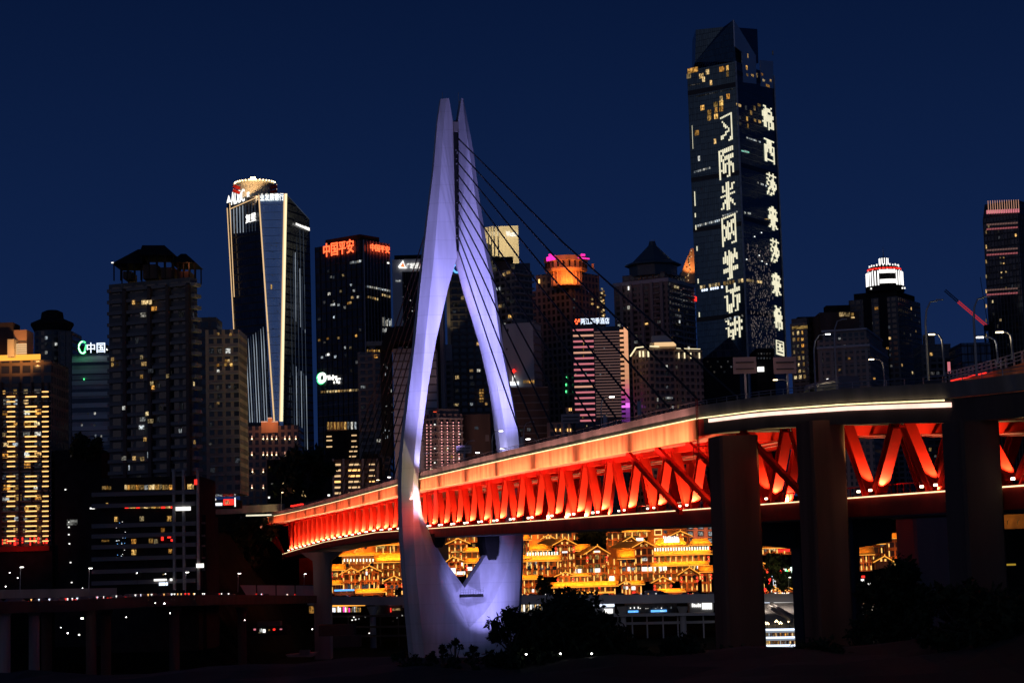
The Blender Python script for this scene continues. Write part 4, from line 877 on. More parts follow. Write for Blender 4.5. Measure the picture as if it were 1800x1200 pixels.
for x in range(709, 778, 4): pbox(B.root, f, x, 480, x + .7, 780, 'slab_dark', 'fin', .4, .3)
for i in range(7): pbox(B.root, f, 695 + i * 1.6, 492 + random.uniform(-1.5, 1.5), 696 + i * 1.6, 495, 'cool', 'window', .2, .1)
# 9, 10
B = Bldg('residential_tower', 'slim grey tower with warm roof lights in front of the red sign tower', 630, 684, 618, 910, 'f_res', depth=18, zb=45, yref=700)
B.slabs('F', 3.1, 'slab', .8, .6, u0=.5, u1=B.F.len * .42); B.slabs('F', 3.1, 'slab_dark', .8, .6, u0=B.F.len * .55)
B.pblock(644, 600, 676, 607, 'slab', 'roof_frame', Y=915, D=10); B.pblock(650, 605, 660, 620, 'slab_dark', 'lift_room', Y=916)
for i in range(8): pbox(B.root, B.F, 645 + i * 4, 614 + (i % 2), 647.5 + i * 4, 618, 'gold', 'roof_lamp', .3, .2)
pbox(B.root, B.F, 658, 624, 664, 629, 'gold', 'window', .3, .1); B.win('F', 10, 3.4, 3.1, DIMS)
B = Bldg('curved_roof_building', 'pale block whose black roof slab curves down at its left, behind the far stay cables', 692, 768, 612, 880, 'plain', depth=24, zb=45, yref=700)
for j in range(12):
    b = None; pbox(B.root, B.F, 692, 620 + j * 14, 768, 620.6 + j * 14, 'slab_dark', 'panel_joint', .08, 0)
A = [at(x, y, 871) for x, y in ((669, 614), (671, 604), (674, 592), (679, 582), (686, 576), (696, 573), (768, 571.5), (768, 598), (696, 600), (688, 606), (676, 616))]
b = MB(); b.loft([A, [p + Vector((0, 22, 0)) for p in A]]); b.build('curved_roof', M['dark'], B.root)
B.pblock(668, 612, 692, 800, 'dark', 'side_wing', Y=882)
for i in range(26): x = random.uniform(672, 690); y = random.uniform(630, 790); pbox(B.root, Face((B.F.P.x - 10, 881), (B.F.P.x + 2, 881)), x, y, x + 1.2, y + random.uniform(1, 5), random.choice(['cool', 'dim', 'dim', 'cool']), 'window', .2, .1)
# 11 orange uplit block
B = Bldg('stone_block', 'low stone block with a stepped top and rows of orange uplights at its windows', 421, 524, 748, 920, 'f_stone', depth=24, zb=45, yref=800)
B.pblock(459, 741, 489, 760, 'orange_stone', 'stepped_gable', Y=919.5); B.pblock(471, 735, 479, 745, 'orange_stone', 'stepped_gable', Y=919.2)
for y, xs in ((771, (426, 434, 443, 463, 470, 478, 486, 501, 509, 520)), (799, (426, 434, 443, 463, 470, 478, 486, 501, 509, 520)), (829, (426, 435, 444, 463)), (857, (434, 443, 463))):
    for x in xs:
        pbox(B.root, B.F, x - .8, y - 5.5, x + .8, y + .5, 'amber_up' if False else 'peach_line', 'wall_uplight', .3, .1); pbox(B.root, B.F, x - .7, y - .5, x + .7, y + .9, 'lampwarm', 'wall_uplight', .35, .15); pbox(B.root, B.F, x + 2, y - 4, x + 5, y + 1, 'dark', 'window', .1, .02)
for x in (460, 472, 486): lamp('gable_lamp', 'POINT', at(x, 742, 914), 420, (1, .35, .15), None, .2)
pbox(B.root, B.F, 459, 740.3, 470, 741.6, 'peach_line', 'parapet_light', .3, .5); pbox(B.root, B.F, 478, 740.3, 488.5, 741.6, 'peach_line', 'parapet_light', .3, .5); pbox(B.root, B.F, 471, 734, 479, 735.3, 'peach_line', 'parapet_light', .3, .9)
B = Bldg('dark_block', 'unlit dark block with a few windows in front of the uplit stone block', 470, 588, 806, 900, 'dark', depth=18, zb=45, yref=850)
for x, y, w, h, m in ((500, 849, 8, 2, 'warm'), (480, 850, 7, 2, 'cool'), (515, 863, 9, 6, 'gold'), (516, 864, 7, 5, 'warm'), (531, 863, 8, 6, 'warm'), (536, 873, 11, 9, 'warm'), (473, 874, 3, 3, 'white'), (578, 870, 4, 3, 'white'), (544, 835, 2, 2, 'dim'), (556, 849, 6, 2, 'dim'), (563, 842, 2, 2, 'dim'), (474, 821, 2, 3, 'gold'), (486, 862, 2, 2, 'cool')): pbox(B.root, B.F, x - w / 2, y - h / 2, x + w / 2, y + h / 2, m, 'window', .3, .1)
# 12 small block with warm floor bands
B = Bldg('banded_block', 'small block with three columns of warm lit floor bands just above the far deck', 586, 668, 806, 890, 'dark_concrete', depth=14, zb=45, yref=850)
for i in range(6):
    for x0, x1 in ((587, 599), (613, 633), (649, 659)): pbox(B.root, B.F, x0 + random.uniform(-.5, .5), 815 + i * 10, x1, 818 + i * 10, 'edge_dim' if random.random() < .75 else 'gold_line', 'balcony_light', .3, .6)
    pbox(B.root, B.F, 586, 819 + i * 10, 667, 821 + i * 10, 'slab_dark', 'balcony', 1.0, 0)
for x in (584, 602, 636, 662): pbox(B.root, B.F, x, 806, x + 5, 880, 'concrete', 'pier_strip', 1.2)
B.pblock(636, 798, 664, 808, 'dark', 'roof_block')
C_ = Bldg('dark_block', 'dark block with a warm lit rooftop pavilion, above the banded block', 572, 634, 756, 930, 'dark', depth=24, zb=45, yref=800)
C_.pblock(575, 742, 610, 757, 'orange_stone', 'roof_pavilion', D=8)
for i in range(9): pbox(C_.root, C_.F, 575 + i * 6, 741.5, 578.5 + i * 6, 754, 'gold' if i < 6 else 'cool', 'window', .3, .3)
for x0, x1, y in ((574, 583, 766), (574, 584, 773), (574, 584, 784), (618, 627, 764), (618, 628, 774), (618, 628, 784), (614, 628, 792), (614, 627, 801)): pbox(C_.root, C_.F, x0, y, x1, y + 1.8, 'edge_dim', 'balcony_light', .3, .3)
M['pink_dim'] = emit('pink_led_dim', (1, .26, .3), .26, vary=.5, scale=.25)
M['pink_dot'] = emit('pink_string_lamp', (1.0, .42, .40), 1.5)
# ------------------------------------------------------------------ seen through and right of the bridge tower
B = Bldg('hotel_building', 'hotel block with strings of red lamps and a red roof line between the tower legs', 748, 814, 726, 868, 'f_stone', xc=770, th=55, zb=45, yref=780)
B.slabs('R', 3.0, 'slab', .7, .7); B.slabs('L', 3.0, 'slab', .7, .7)
for x in (774, 784, 794.5, 804):
    for i in range(17): pbox(B.root, B.R, x - .5 + i * .05, 742 + i * 5, x + .9 + i * .05, 743.6 + i * 5, 'pink_dot', 'string_light', .3, .8)
for x in (753, 760):
    for i in range(15): pbox(B.root, B.L, x, 746 + i * 5.4, x + 1, 747.4 + i * 5.4, 'pink_dot', 'string_light', .3, .8)
for x, y in ((767, 787), (784, 787), (805, 762), (767, 745), (804, 805), (767, 812)): pbox(B.root, B.R if x > 768 else B.L, x, y, x + 1.6, y + 1.6, 'white', 'string_light', .3, .9)
lamp('facade_fill', 'AREA', at(784, 832, 845), 1700, (1, .55, .5), at(786, 770, 868), 12, 1); B.block(.8, B.zt, B.zt + 2.2, 'slab_dark', 'roof_block'); pbox(B.root, B.R, 772, 891.5, 797, 723.5, 'red_sign', 'roof_light_line', .3, -3); B.win('R', 10, 2.8, 3.0, WARM)  # unseen area fill added to lighten the hotel facade
B = Bldg('residential_tower', 'plain brown residential tower seen between the tower legs above the hotel', 762, 797, 634, 940, 'f_res2', depth=18, zb=40, yref=680)
B.slabs('F', 3.0, 'slab', .6, .5); B.pblock(765, 606, 795, 636, 'plain', 'roof_block'); B.win('F', 6, 2.7, 3.0, DIMS)
B = Bldg('dark_tower', 'dark tower with a round top sign and beige side strip between the bridge tower legs', 793, 864, 478, 950, 'f_dark', depth=26, zb=40, yref=620)
B.slabs('F', 3.2, 'slab_dark', .9, .6, u0=0, u1=B.F.len * .45); B.slabs('F', 3.2, 'slab_dark', .6, .5, u0=B.F.len * .55)
B.pblock(784, 486, 794, 605, 'beige_lit', 'side_strip', Y=955); B.win('F', 40, 3.6, 3.2, ['dim', 'dim', 'warm', 'cool'], y0=490, y1=760)
roundlogo(B.root, B.F, 804, 472, 2.0, 'blue', th_=.5); lamp('strip_lamp', 'SPOT', at(788, 600, 938), 3000, (1, .75, .4), at(789, 520, 955), .3, angle=60)
for x in (843, 845, 848):
    for i in range(5): pbox(B.root, B.F, x, 684 + i * 5, x + 1.6, 687 + i * 5, 'gold', 'window', .2, .9)
B = Bldg('dark_block', 'dim low blocks behind the deck between the hotel and the right tower leg', 806, 862, 728, 885, 'dark_concrete', depth=20, zb=40, yref=760)
B.win('F', 8, 3, 3.4, DIMS); pbox(B.root, B.F, 853, 764, 860, 775, 'slab_dark', 'window_bay', .2)
# Westin tower
B = Bldg('hotel_tower', 'tall hotel tower topped by a glowing cream screen wall with a white name sign', 852, 912, 400, 1200, 'f_glassd', depth=30, zb=40, yref=440, cat='skyscraper')
for x0, x1, y0, y1 in ((852, 858, 400, 428), (859, 863.5, 399, 430), (864, 868.5, 398, 450), (869.5, 875.5, 398, 450), (876.5, 912.5, 398, 463)):
    pbox(B.root, B.F, x0, y0, x1, y1, 'beige_lit', 'screen_wall', .6, .2)
for i in range(26): pbox(B.root, B.F, 852.5 + i * 2.32, 400, 852.7 + i * 2.32, 461 if i > 10 else 430, 'slab', 'screen_joint', .15, .82)
sign(B.root, B.F, 'Westin', 889.5, 407, 909, 416, 'white', 1.6)
lamp('screen_wash', 'AREA', at(884, 490, 1165), 4200, (1, .80, .45), at(884, 430, 1200), 24, 4); lamp('screen_wash', 'AREA', at(886, 380, 1170), 3600, (1, .80, .45), at(886, 430, 1200), 26, 4)
B = Bldg('residential_tower', 'grey residential tower with a black roof canopy in front of the cream hotel screen', 850, 936, 472, 950, 'f_res', xc=905, th=40, zb=40, yref=520)
B.slabs('R', 3.2, 'slab', 1.6, .7); B.slabs('L', 3.2, 'slab', .5, .5, u0=B.L.len * .55)
B.pblock(866, 452, 902, 457, 'dark', 'roof_canopy', Y=952, D=12); B.pblock(872, 456, 898, 474, 'dark_concrete', 'lift_room', Y=954, D=10); B.pblock(905, 463, 932, 474, 'slab_dark', 'roof_block', Y=962)
for x, y, m in ((877, 508, 'cool'), (895, 479, 'warm'), (886, 483, 'warm'), (880, 538, 'warm'), (898, 556, 'gold'), (901, 530, 'dim')): pbox(B.root, B.L, x - 3, y - 2, x + 3, y + 2, m, 'window', .3, .4)
B.win('L', 30, 3.4, 3.1, ['dim', 'dim', 'cool'], y0=480, y1=600); B.win('R', 12, 3.4, 3.2, DIMS, y0=480)
B = Bldg('blank_wall_block', 'block with a blank grey wall and a small red and white sign at its foot', 884, 952, 566, 900, 'plain', xc=938, th=20, zb=45, yref=620)
B.slabs('R', 3.2, 'slab', .7, .6); B.block(.5, B.zt, B.zt + 2, 'slab_dark', 'plant_room'); pbox(B.root, B.L, 891, 578, 894, 583, 'dark', 'window', .1); pbox(B.root, B.L, 890, 612, 892, 615, 'dark', 'window', .1)
B.win('R', 10, 2.4, 3.2, ['dim', 'cool'])
f = B.L
for x0, y0, x1, y1, m in ((903, 649, 907, 652, 'red'), (901, 652, 909, 653.5, 'red'), (904, 653.5, 906, 656, 'red'), (902.5, 659, 903.6, 670, 'white'), (906, 660, 907.2, 670, 'white'), (904.2, 662, 905.6, 666, 'white'), (898, 671, 904, 675, 'white'), (905, 671, 914, 675.5, 'white'), (899, 675, 913, 677, 'bluewhite')): pbox(B.root, f, x0, y0, x1, y1, m, 'sign_stroke', .3, 1.2)
for i in range(6): pbox(B.root, f, 921 + i * 3.4, 668.5, 923 + i * 3.4, 673, 'gold', 'sign_stroke', .3, .5)
B = Bldg('dark_block', 'dark brick block in front of the blank grey wall', 897, 965, 680, 880, 'dark_concrete', depth=24, zb=45, yref=720)
B.slabs('F', 3.4, 'slab_dark', .4, .5); B.win('F', 10, 3, 3.4, ['dim'])
# crown hotel
B = Bldg('hotel_tower', 'brown hotel tower with an orange lit octagonal crown and two pink signs', 936, 1066, 503, 1000, 'f_stone', xc=1006, th=38, zb=45, yref=600, cat='skyscraper')
B.block(.86, B.zt, at(1000, 474, 1000).z, 'f_stone', 'setback', None)
zz = lambda y: at(1000, y, 985).z
f0 = Face((at(976, 480, 985).x, 985), (at(1018, 480, 985).x, 985)); cx_, cy_ = (at(997, 480, 985).x, 1001)
b = MB(); b.lathe((cx_, cy_), [(7.5 * 1.0, zz(496)), (7.5, zz(470))], 12); b.build('crown_drum', M['orange_stone'], B.root)
b = MB(); b.lathe((cx_, cy_), [(10.4, zz(470.5)), (11.0, zz(466)), (10.2, zz(464)), (10.2, zz(455)), (11.2, zz(453)), (11.2, zz(444.5)), (9, zz(443.5))], 8); b.build('crown', M['orange_stone'], B.root)
for i in range(12):
    a = math.pi * (1.0 + i / 11); b = MB(); b.bar((cx_ + 10.4 * math.cos(a), cy_ + 10.4 * math.sin(a), zz(464)), (cx_ + 10.4 * math.cos(a), cy_ + 10.4 * math.sin(a), zz(455)), .8); b.build('crown_post', M['dark'], B.root)
for i in range(9):
    a = math.pi * (1.08 + .84 * i / 8); b = MB(); p = Vector((cx_ + 7.7 * math.cos(a), cy_ + 7.7 * math.sin(a), 0)); b.bar(p + Vector((0, 0, zz(495))), p + Vector((0, 0, zz(471))), .7); b.build('crown_pilaster', M['orange_stone'], B.root)
for x in (982, 990, 998, 1006, 1012): lamp('crown_uplight', 'SPOT', (at(x, 496, 985).x, 989, zz(497)), 2400, (1, .25, .04), (at(x, 480, 985).x, 996, zz(470)), .25, angle=100)
lamp('crown_wash', 'AREA', (cx_, 968, zz(474)), 1500, (1, .27, .06), (cx_, cy_, zz(452)), 24, 2)
fa = Face((at(962, 452, 992).x, 992), (at(980, 452, 986).x, 986)); fb_ = Face((at(1012, 452, 986).x, 986), (at(1036, 452, 992).x, 992))
for f_, x0 in ((fa, 963), (fb_, 1014)):
    sign(B.root, f_, 'CROWNE PLAZA', x0, 452, x0 + (16 if x0 < 1000 else 20), 456.5, 'magenta', .9); 
    for dx in (5, 7.5, 10): roundlogo(B.root, f_, x0 + dx + (1 if x0 > 1000 else 0), 448.5, .45, 'magenta', out=.9, th_=.16)
for x, y in ((1057, 508), (1060, 512), (1057, 515), (1059, 528), (1060, 533), (1056, 530), (1060, 545), (1057, 548), (1060, 555), (1061, 553), (1040, 526), (1040, 534), (1008, 526), (1017, 540), (1008, 541), (1062, 519), (1055, 523), (1050, 540)): pbox(B.root, B.R, x - 1.3, y - 1.6, x + 1.3, y + 1.6, 'warm' if x > 1030 else 'dim', 'window', .3, .3)
for i in range(14): fbox(B.root, B.R, 1, B.zb + 40 + i * 6.4, B.R.len - 2, .5, 'slab_dark', 'cornice', .3, 0)
for x in (1008, 1022, 1046): pbox(B.root, B.R, x, 505, x + 3, 720, 'slab_dark', 'pier_strip', .6)
pbox(B.root, B.L, 947.5, 491, 950, 498, 'gold_line', 'roof_lamp', .4, .3); B.pblock(1040, 463, 1044, 472, 'orange_stone', 'chimney', Y=990, D=3)
for i in range(5): pbox(B.root, B.L, 995, 662 + i * 6, 997, 666 + i * 6, 'green', 'window', .2, .3) if i % 2 == 0 else None
C_ = Bldg('low_block', 'low classical block with warm wall lamps at the deck edge below the hotel tower', 962, 1006, 742, 870, 'f_stone', depth=16, zb=45, yref=760)
for x, y in ((976, 758), (984, 758), (997, 758), (1002, 758), (1000, 722), (1003, 722)): pbox(C_.root, C_.F, x, y - 5, x + 1.6, y, 'gold_line', 'wall_lamp', .3, .1)
C_.pblock(994, 716, 1008, 744, 'f_stone', 'stair_tower', Y=870)
# magenta banded office
B = Bldg('office_building', 'office block with pink floor lines, an orange to purple light wall and white rooftop sign', 1008, 1092, 574, 900, 'f_glassd', depth=26, zb=45, yref=660)
F0 = B.F
for i in range(17):
    y = 579 + i * 9.95; pbox(B.root, F0, 1007 + i * .27, y, 1043 + i * .2, y + 2.0, random.choice(['pink_line', 'peach_line', 'pink_line']), 'floor_light', .3, .5); pbox(B.root, F0, 1007 + i * .27, y + 2.2, 1043 + i * .2, y + 3.4, 'slab_dark', 'floor_slab', .6)
for i in range(30):
    y = 583 + i * 5.1; pbox(B.root, F0, 1044 + i * .15, y, 1089 + i * .13, y + .6, 'thin_line', 'floor_light', .25, .4); pbox(B.root, F0, 1044 + i * .15, y + 1, 1089 + i * .13, y + 2.2, 'slab_dark', 'floor_slab', .5)
cols = [(1, .46, .24)] * 11 + [(1, .36, .26), (1, .28, .3), (.95, .2, .36), (.85, .12, .45), (.65, .08, .55), (.95, .2, 1.0), (.45, .08, .62), (.36, .07, .5), (.3, .06, .42)]
for i, c3 in enumerate(cols):
    m = emit('light_wall_panel', c3, 0.85 - .028 * i if i != 16 else 1.0, vary=.4, scale=.35); M['lw%d' % i] = m
    y0 = 575.5 + i * 8.3; y1 = y0 + 8.0; sh = i * .22
    pbox(B.root, F0, 1096 + sh, y0, 1103.5 + sh, y1, 'lw%d' % i, 'light_panel', .5, .3); pbox(B.root, F0, 1089 + sh, y0 + 4.2, 1096 + sh, y1, 'lw%d' % i, 'light_panel', .5, .3)
B.pblock(1088, 575, 1107, 745, 'dark', 'side_wing', Y=901)
S = Face((F0.P.x, 899.5), (F0.P.x + F0.len, 899.5))
sign(B.root, S, '两江四季酒店', 1020.5, 559.5, 1071, 569, 'bluewhite', .3); 
for x0, y0, x1, y1 in ((1011, 561, 1013.5, 563.5), (1014, 564, 1019, 566), (1012, 567.5, 1015.5, 570), (1010, 564, 1012, 566), (1016, 561, 1019.5, 564)): pbox(B.root, S, x0, y0, x1, y1, 'red_sign', 'sign_emblem', .3, .3)
b = MB(); b.bar(S.pt(*S.uz(1020, 572)), S.pt(*S.uz(1071, 571)), .3); b.build('sign_frame', M['dark'], B.root)
B.win('F', 26, 2.2, 3.9, ['dim', 'cool', 'warm'], y0=590, y1=740, w=.4, h=.3)
for i in range(6): pbox(B.root, F0, 1025, 594 + i * 6, 1026.4, 598 + i * 6, 'gold', 'window', .2, .3)
# pyramid roofed tower
B = Bldg('residential_tower', 'tall residential tower with a dark pyramid roof above a pale curved cornice', 1082, 1224, 493, 1050, 'f_res', xc=1178, th=30, zb=45, yref=600, cat='skyscraper')
cx_, cy_ = at(1150, 470, 1060).x, 1068; zz = lambda y: at(1150, y, 1052).z
cpx = [(p[0] + (p[0] - cx_) * .03, p[1] + (p[1] - cy_) * .03) for p in B.fp]
b = MB(); b.prism(cpx, zz(496), zz(489.5)); b.build('cornice', M['plain'], B.root)
b = MB(); b.prism(B.inset(.78), zz(489), zz(476)); b.build('setback', M['f_dark'], B.root)
b = MB(); b.lathe((cx_, cy_), [(13.0, zz(480)), (13.0, zz(461)), (15.5, zz(460)), (15.0, zz(457)), (11, zz(452)), (2.4, zz(424)), (2.0, zz(421)), (1.6, zz(416))], 8); b.build('pyramid_roof', M['teal_roof'], B.root)
for dx in (-1.2, 0, 1.3): b = MB(); b.bar((cx_ + dx, cy_, zz(424)), (cx_ + dx, cy_, zz(413)), .35); b.build('roof_mast', M['grey_metal'], B.root)
for u in (.12, .3, .5, .68, .86): fbox(B.root, B.L, B.L.len * u, B.zb + 30, 1.6, B.zt - B.zb - 30, 'slab', 'pier_strip', 1.2)
B.slabs('R', 3.3, 'slab', 1.2, .8, u0=B.R.len * .1, u1=B.R.len * .45); B.slabs('R', 3.3, 'slab', 1.2, .8, u0=B.R.len * .6, u1=B.R.len * .95); B.slabs('L', 3.3, 'slab', .9, .7, u0=B.L.len * .7, u1=B.L.len * .84)
for x, y, w, m, f in ((1107, 507, 2, 'white', 'L'), (1107, 541, 4, 'cool', 'L'), (1185, 505, 8, 'warm', 'R'), (1188, 555, 10, 'dim', 'R'), (1188, 570, 8, 'dim', 'R')): pbox(B.root, B.f[f], x - w / 2, y - 3, x + w / 2, y + 3, m, 'window', .3, 1.3)
pbox(B.root, B.R, 1219, 521, 1222, 530, 'red', 'sign_board', .4, .6)
B.win('L', 22, 3.4, 3.1, DIMS, y0=500, y1=610); B.win('R', 28, 3.4, 3.3, DIMS, y0=500, y1=610)
# lattice top behind
B = Bldg('spire_tower', 'distant stepped tower top glowing orange beside the supertall tower', 1196, 1218, 478, 1500, 'f_dark', depth=20, zb=60, yref=480)
b = MB(); p0, p1 = at(1207, 500, 1490), at(1215, 437, 1490)
b.loft([[p0 + Vector((sx_ * 7, sy_ * 7, 0)) for sx_, sy_ in ((-1, -1), (1, -1), (1, 1), (-1, 1))], [at(1213, 462, 1490) + Vector((sx_ * 4, sy_ * 4, 0)) for sx_, sy_ in ((-1, -1), (1, -1), (1, 1), (-1, 1))], [at(1216.5, 437, 1490) + Vector((sx_ * 1, sy_ * 1, 0)) for sx_, sy_ in ((-1, -1), (1, -1), (1, 1), (-1, 1))]]); b.build('spire', M['orange_stone'], B.root)
f = Face((at(1190, 470, 1481).x, 1481), (at(1222, 470, 1481).x, 1481))
for i in range(24):
    y = 440 + i * 2.6; x = 1215.5 - (y - 440) * .14 + random.uniform(-1, 1) * (y - 436) * .1; pbox(B.root, f, x - .9, y, x + .9, y + 1.3, random.choice(['gold', 'warm', 'edge_dim', 'gold']), 'lattice_light', .3)
lamp('spire_lamp', 'SPOT', at(1214, 478, 1470), 24000, (1, .40, .12), at(1214, 450, 1490), .5, angle=70)
# lit cornice apartment
B = Bldg('residential_block', 'residential block with a white lit stepped cornice just above the near deck', 1112, 1236, 612, 890, 'f_res2', xc=1140, th=62, zb=45, yref=660)
f = B.R
pts = [(1112, 626), (1122, 611), (1139, 609)]; 
for (x0, y0), (x1, y1) in zip(pts, pts[1:]):
    b = MB(); b.bar(B.L.pt(*B.L.uz(x0, y0), 1.2), B.L.pt(*B.L.uz(x1, y1), 1.2), .45); b.build('cornice_light', M['edge_line'], B.root)
pbox(B.root, f, 1140, 608, 1156, 610.3, 'edge_line', 'cornice_light', .5, 1); pbox(B.root, f, 1184, 612, 1228, 614.3, 'edge_line', 'cornice_light', .5, 1)
B.pblock(1143, 602, 1189, 612, 'beige_lit', 'roof_parapet', Y=892, D=8); pbox(B.root, Face((B.fp[1][0], 891.5), (B.fp[1][0] + 20, 891.5)), 1150, 602, 1188, 608, 'edge_dim', 'parapet_light', .3, .1); B.pblock(1146, 590, 1180, 603, 'plain', 'lift_room', Y=896, D=8)
for x in (1126, 1132, 1141): pbox(B.root, B.L, x, 617, x + 2, 627, 'edge_line', 'wall_lamp', .4, .5)
for x in (1191, 1201, 1212, 1227): pbox(B.root, f, x, 620, x + 1.8, 630, 'edge_line', 'wall_lamp', .4, .5)
B.slabs('R', 3.0, 'slab', .9, .6, u0=B.R.len * .1, u1=B.R.len * .42); B.slabs('R', 3.0, 'slab', .5, .5, u0=B.R.len * .56)
for x in (1150, 1190, 1200, 1222): pbox(B.root, f, x, 632, x + 2.5, 745, 'slab', 'pier_strip', .7)
B.win('R', 30, 2.7, 3.0, ['dim', 'dim', 'warm', 'cool'], y0=640, y1=740, w=.5); B.win('L', 8, 2.7, 3.0, DIMS, y0=640)
for x in (1168, 1171, 1174, 1178): pbox(B.root, f, x, 698, x + 2, 701, 'cool', 'window', .3, 1)
# ------------------------------------------------------------------ the supertall with its light characters
B = Bldg('skyscraper', 'supertall dark glass skyscraper with glowing light characters on two faces and an angular top', 1207, 1359, 108, 1300, 'f_super', xc=1293, th=36, zb=50, yref=110, cat='skyscraper')
z0 = B.zt; zz = lambda x, y: at(x, y, 1300).z
# crown: two raised wings and a blade between them
fL = B.L; fR = B.R
def on(f, x, y, out=0.0): return f.pt(*f.uz(x, y), out)
inn = Vector((0, 26, 0))
b = MB(); A = [on(fL, 1218, 108, -3), on(fL, 1219, 51, -3), on(fL, 1268, 46, -3), on(fL, 1288, 34.5, -1), on(fL, 1292, 108, -1)]
b.loft([A, [p + inn for p in A]]); b.build('crown_wing', M['f_super'], B.root)
b = MB(); A = [on(fR, 1299, 110, -3), on(fR, 1299, 47, -3), on(fR, 1338, 50, -3), on(fR, 1340, 110, -3)]
b.loft([A, [p + Vector((-8, 20, 0)) for p in A]]); b.build('crown_wing', M['f_super'], B.root)
b = MB(); A = [on(fR, 1290, 36, .3), on(fR, 1295.5, 36.5, .3), on(fR, 1328, 95, .3), on(fR, 1328, 145, .3), on(fR, 1306, 142, .3), on(fR, 1292, 90, .3)]
A = [on(fR, 1289.5, 35, .3), on(fR, 1328, 98, .3), on(fR, 1329, 148, .3), on(fR, 1306, 145, .3), on(fR, 1304, 92, .3), on(fR, 1291.5, 82, .3)]
b.loft([A, [p - fR.n * .8 for p in A]]); b.build('crown_blade', M['blade'], B.root)
b = MB(); A = [on(fR, 1336, 106, .3), on(fR, 1358.5, 108, .3), on(fR, 1359, 156, .3), on(fR, 1337, 152, .3)]; b.loft([A, [p - fR.n * .8 for p in A]]); b.build('corner_panel', M['blade'], B.root)
b = MB(); e0_ = Vector((B.fp[1][0], B.fp[1][1], 0)); b.bar(e0_ + Vector((0, -.3, B.zb)), e0_ + Vector((0, -.3, B.zt)), 1.1); b.build('corner_mullion', M['grey_metal'], B.root)
e1_ = Vector((B.fp[2][0], B.fp[2][1], 0)); b = MB(); b.bar(e1_ + Vector((.2, -.3, B.zb)), e1_ + Vector((.2, -.3, B.zt)), .9); b.build('corner_mullion', M['grey_metal'], B.root)
for f in (fL, fR):   # mechanical floors
    for py in (155, 310, 400, 560): fbox(B.root, f, 0, zof(f, py), f.len, 3.0, 'black', 'mechanical_floor', .1, .05)
def led(f, x0, y0, x1, y1, rows, skew=0):
    u0, zt_ = f.uz(x0, y0); u1, zb_ = f.uz(x1, y1); nc = len(rows[0]); nr = len(rows); du = (u1 - u0) / nc; dz = (zt_ - zb_) / nr
    b = MB()
    for c in range(nc):
        r = 0
        while r < nr:
            if rows[r][c] == '#':
                r2 = r
                while r2 < nr and rows[r2][c] == '#': r2 += 1
                u = u0 + (c + .5) * du; za, zb2 = zt_ - r * dz + skew * c, zt_ - (r2 - .25) * dz + skew * c
                b.box(f.pt(u, (za + zb2) / 2, .35), f.d * du * .36, f.n * .12, Vector((0, 0, (za - zb2) / 2))); r = r2
            else: r += 1
    return b.build('light_character', M['cream'], B.root)
def glyph(ch, nc=8, nr=12):
    """a character broken up into the lamp grid of the facade: rows of on and off"""
    me = text_mesh(ch); me.calc_loop_triangles(); vs = [(v.co.x, v.co.z) for v in me.vertices]; tr = []
    for t in me.loop_triangles:
        a, b, c = (vs[k] for k in t.vertices); d = (b[0] - a[0]) * (c[1] - a[1]) - (c[0] - a[0]) * (b[1] - a[1])
        if abs(d) > 1e-6: tr.append((a, b, c, d))
    def inside(x, y):
        for a, b, c, d in tr:
            u = ((x - a[0]) * (c[1] - a[1]) - (c[0] - a[0]) * (y - a[1])) / d; v = ((b[0] - a[0]) * (y - a[1]) - (x - a[0]) * (b[1] - a[1])) / d
            if u >= 0 and v >= 0 and u + v <= 1: return True
        return False
    return [''.join('#' if sum(inside((c + fx) / nc, 1 - (r + fy) / nr) for fx in (.2, .5, .8) for fy in (.2, .5, .8)) >= 2 else '.' for c in range(nc)) for r in range(nr)]
CH = {c: glyph(c) for c in '习际米网学访讲希西莎来国'}
for c, x0, y0, x1, y1 in (('习', 1266, 207, 1289, 252), ('际', 1263, 266, 1291.5, 314), ('米', 1266, 325, 1294, 371), ('网', 1268, 384, 1296, 432), ('学', 1270.5, 444, 1299, 492), ('访', 1272.5, 504, 1303, 551), ('讲', 1275, 564, 1307, 598)): led(fL, x0, y0, x1, y1, CH[c], .32)
for c, x0, y0, x1, y1 in (('希', 1338, 183, 1360, 232), ('西', 1342, 242, 1361.5, 289), ('莎', 1346, 301, 1365, 347), ('来', 1349, 360, 1367, 407), ('莎', 1353, 417, 1370, 464), ('来', 1355, 477, 1373, 522), ('希', 1359, 536, 1375.5, 582), ('国', 1363, 597, 1378, 625)): led(fR, x0, y0, x1, y1, CH[c], -.1)
for y0, y1, x in ((221, 262, 1217), (337, 352, 1221), (352, 362, 1221.5), (375, 382, 1222), (396, 404, 1223), (433, 441, 1225), (490, 498, 1227), (549, 557, 1229)): pbox(B.root, fL, x, y0, x + 1.6, y1, 'cream', 'edge_light', .3, .3)
for x, y, w, m in ((1218, 124, 20, 'gold'), (1233, 134, 8, 'warm'), (1244, 127, 6, 'warm'), (1269, 122, 9, 'gold'), (1279, 120, 4, 'gold'), (1279, 131, 4, 'gold'), (1237, 140, 5, 'warm'), (1211, 134, 8, 'warm'), (1250, 146, 4, 'warm'), (1280, 170, 6, 'gold'), (1268, 174, 5, 'warm'), (1258, 184, 7, 'gold'), (1268, 182, 7, 'gold'), (1235, 190, 7, 'gold'), (1247, 198, 7, 'gold'), (1247, 208, 7, 'gold'), (1259, 194, 5, 'gold'), (1268, 192, 7, 'gold'), (1259, 205, 7, 'gold'), (1225, 234, 8, 'gold'), (1257, 249, 4, 'warm'), (1229, 279, 4, 'cool')):
    u, z = fL.uz(x, y); fbox(B.root, fL, u - w * .2, z - 1.6, w * .40, 3.4, m, 'window', .2, .1)
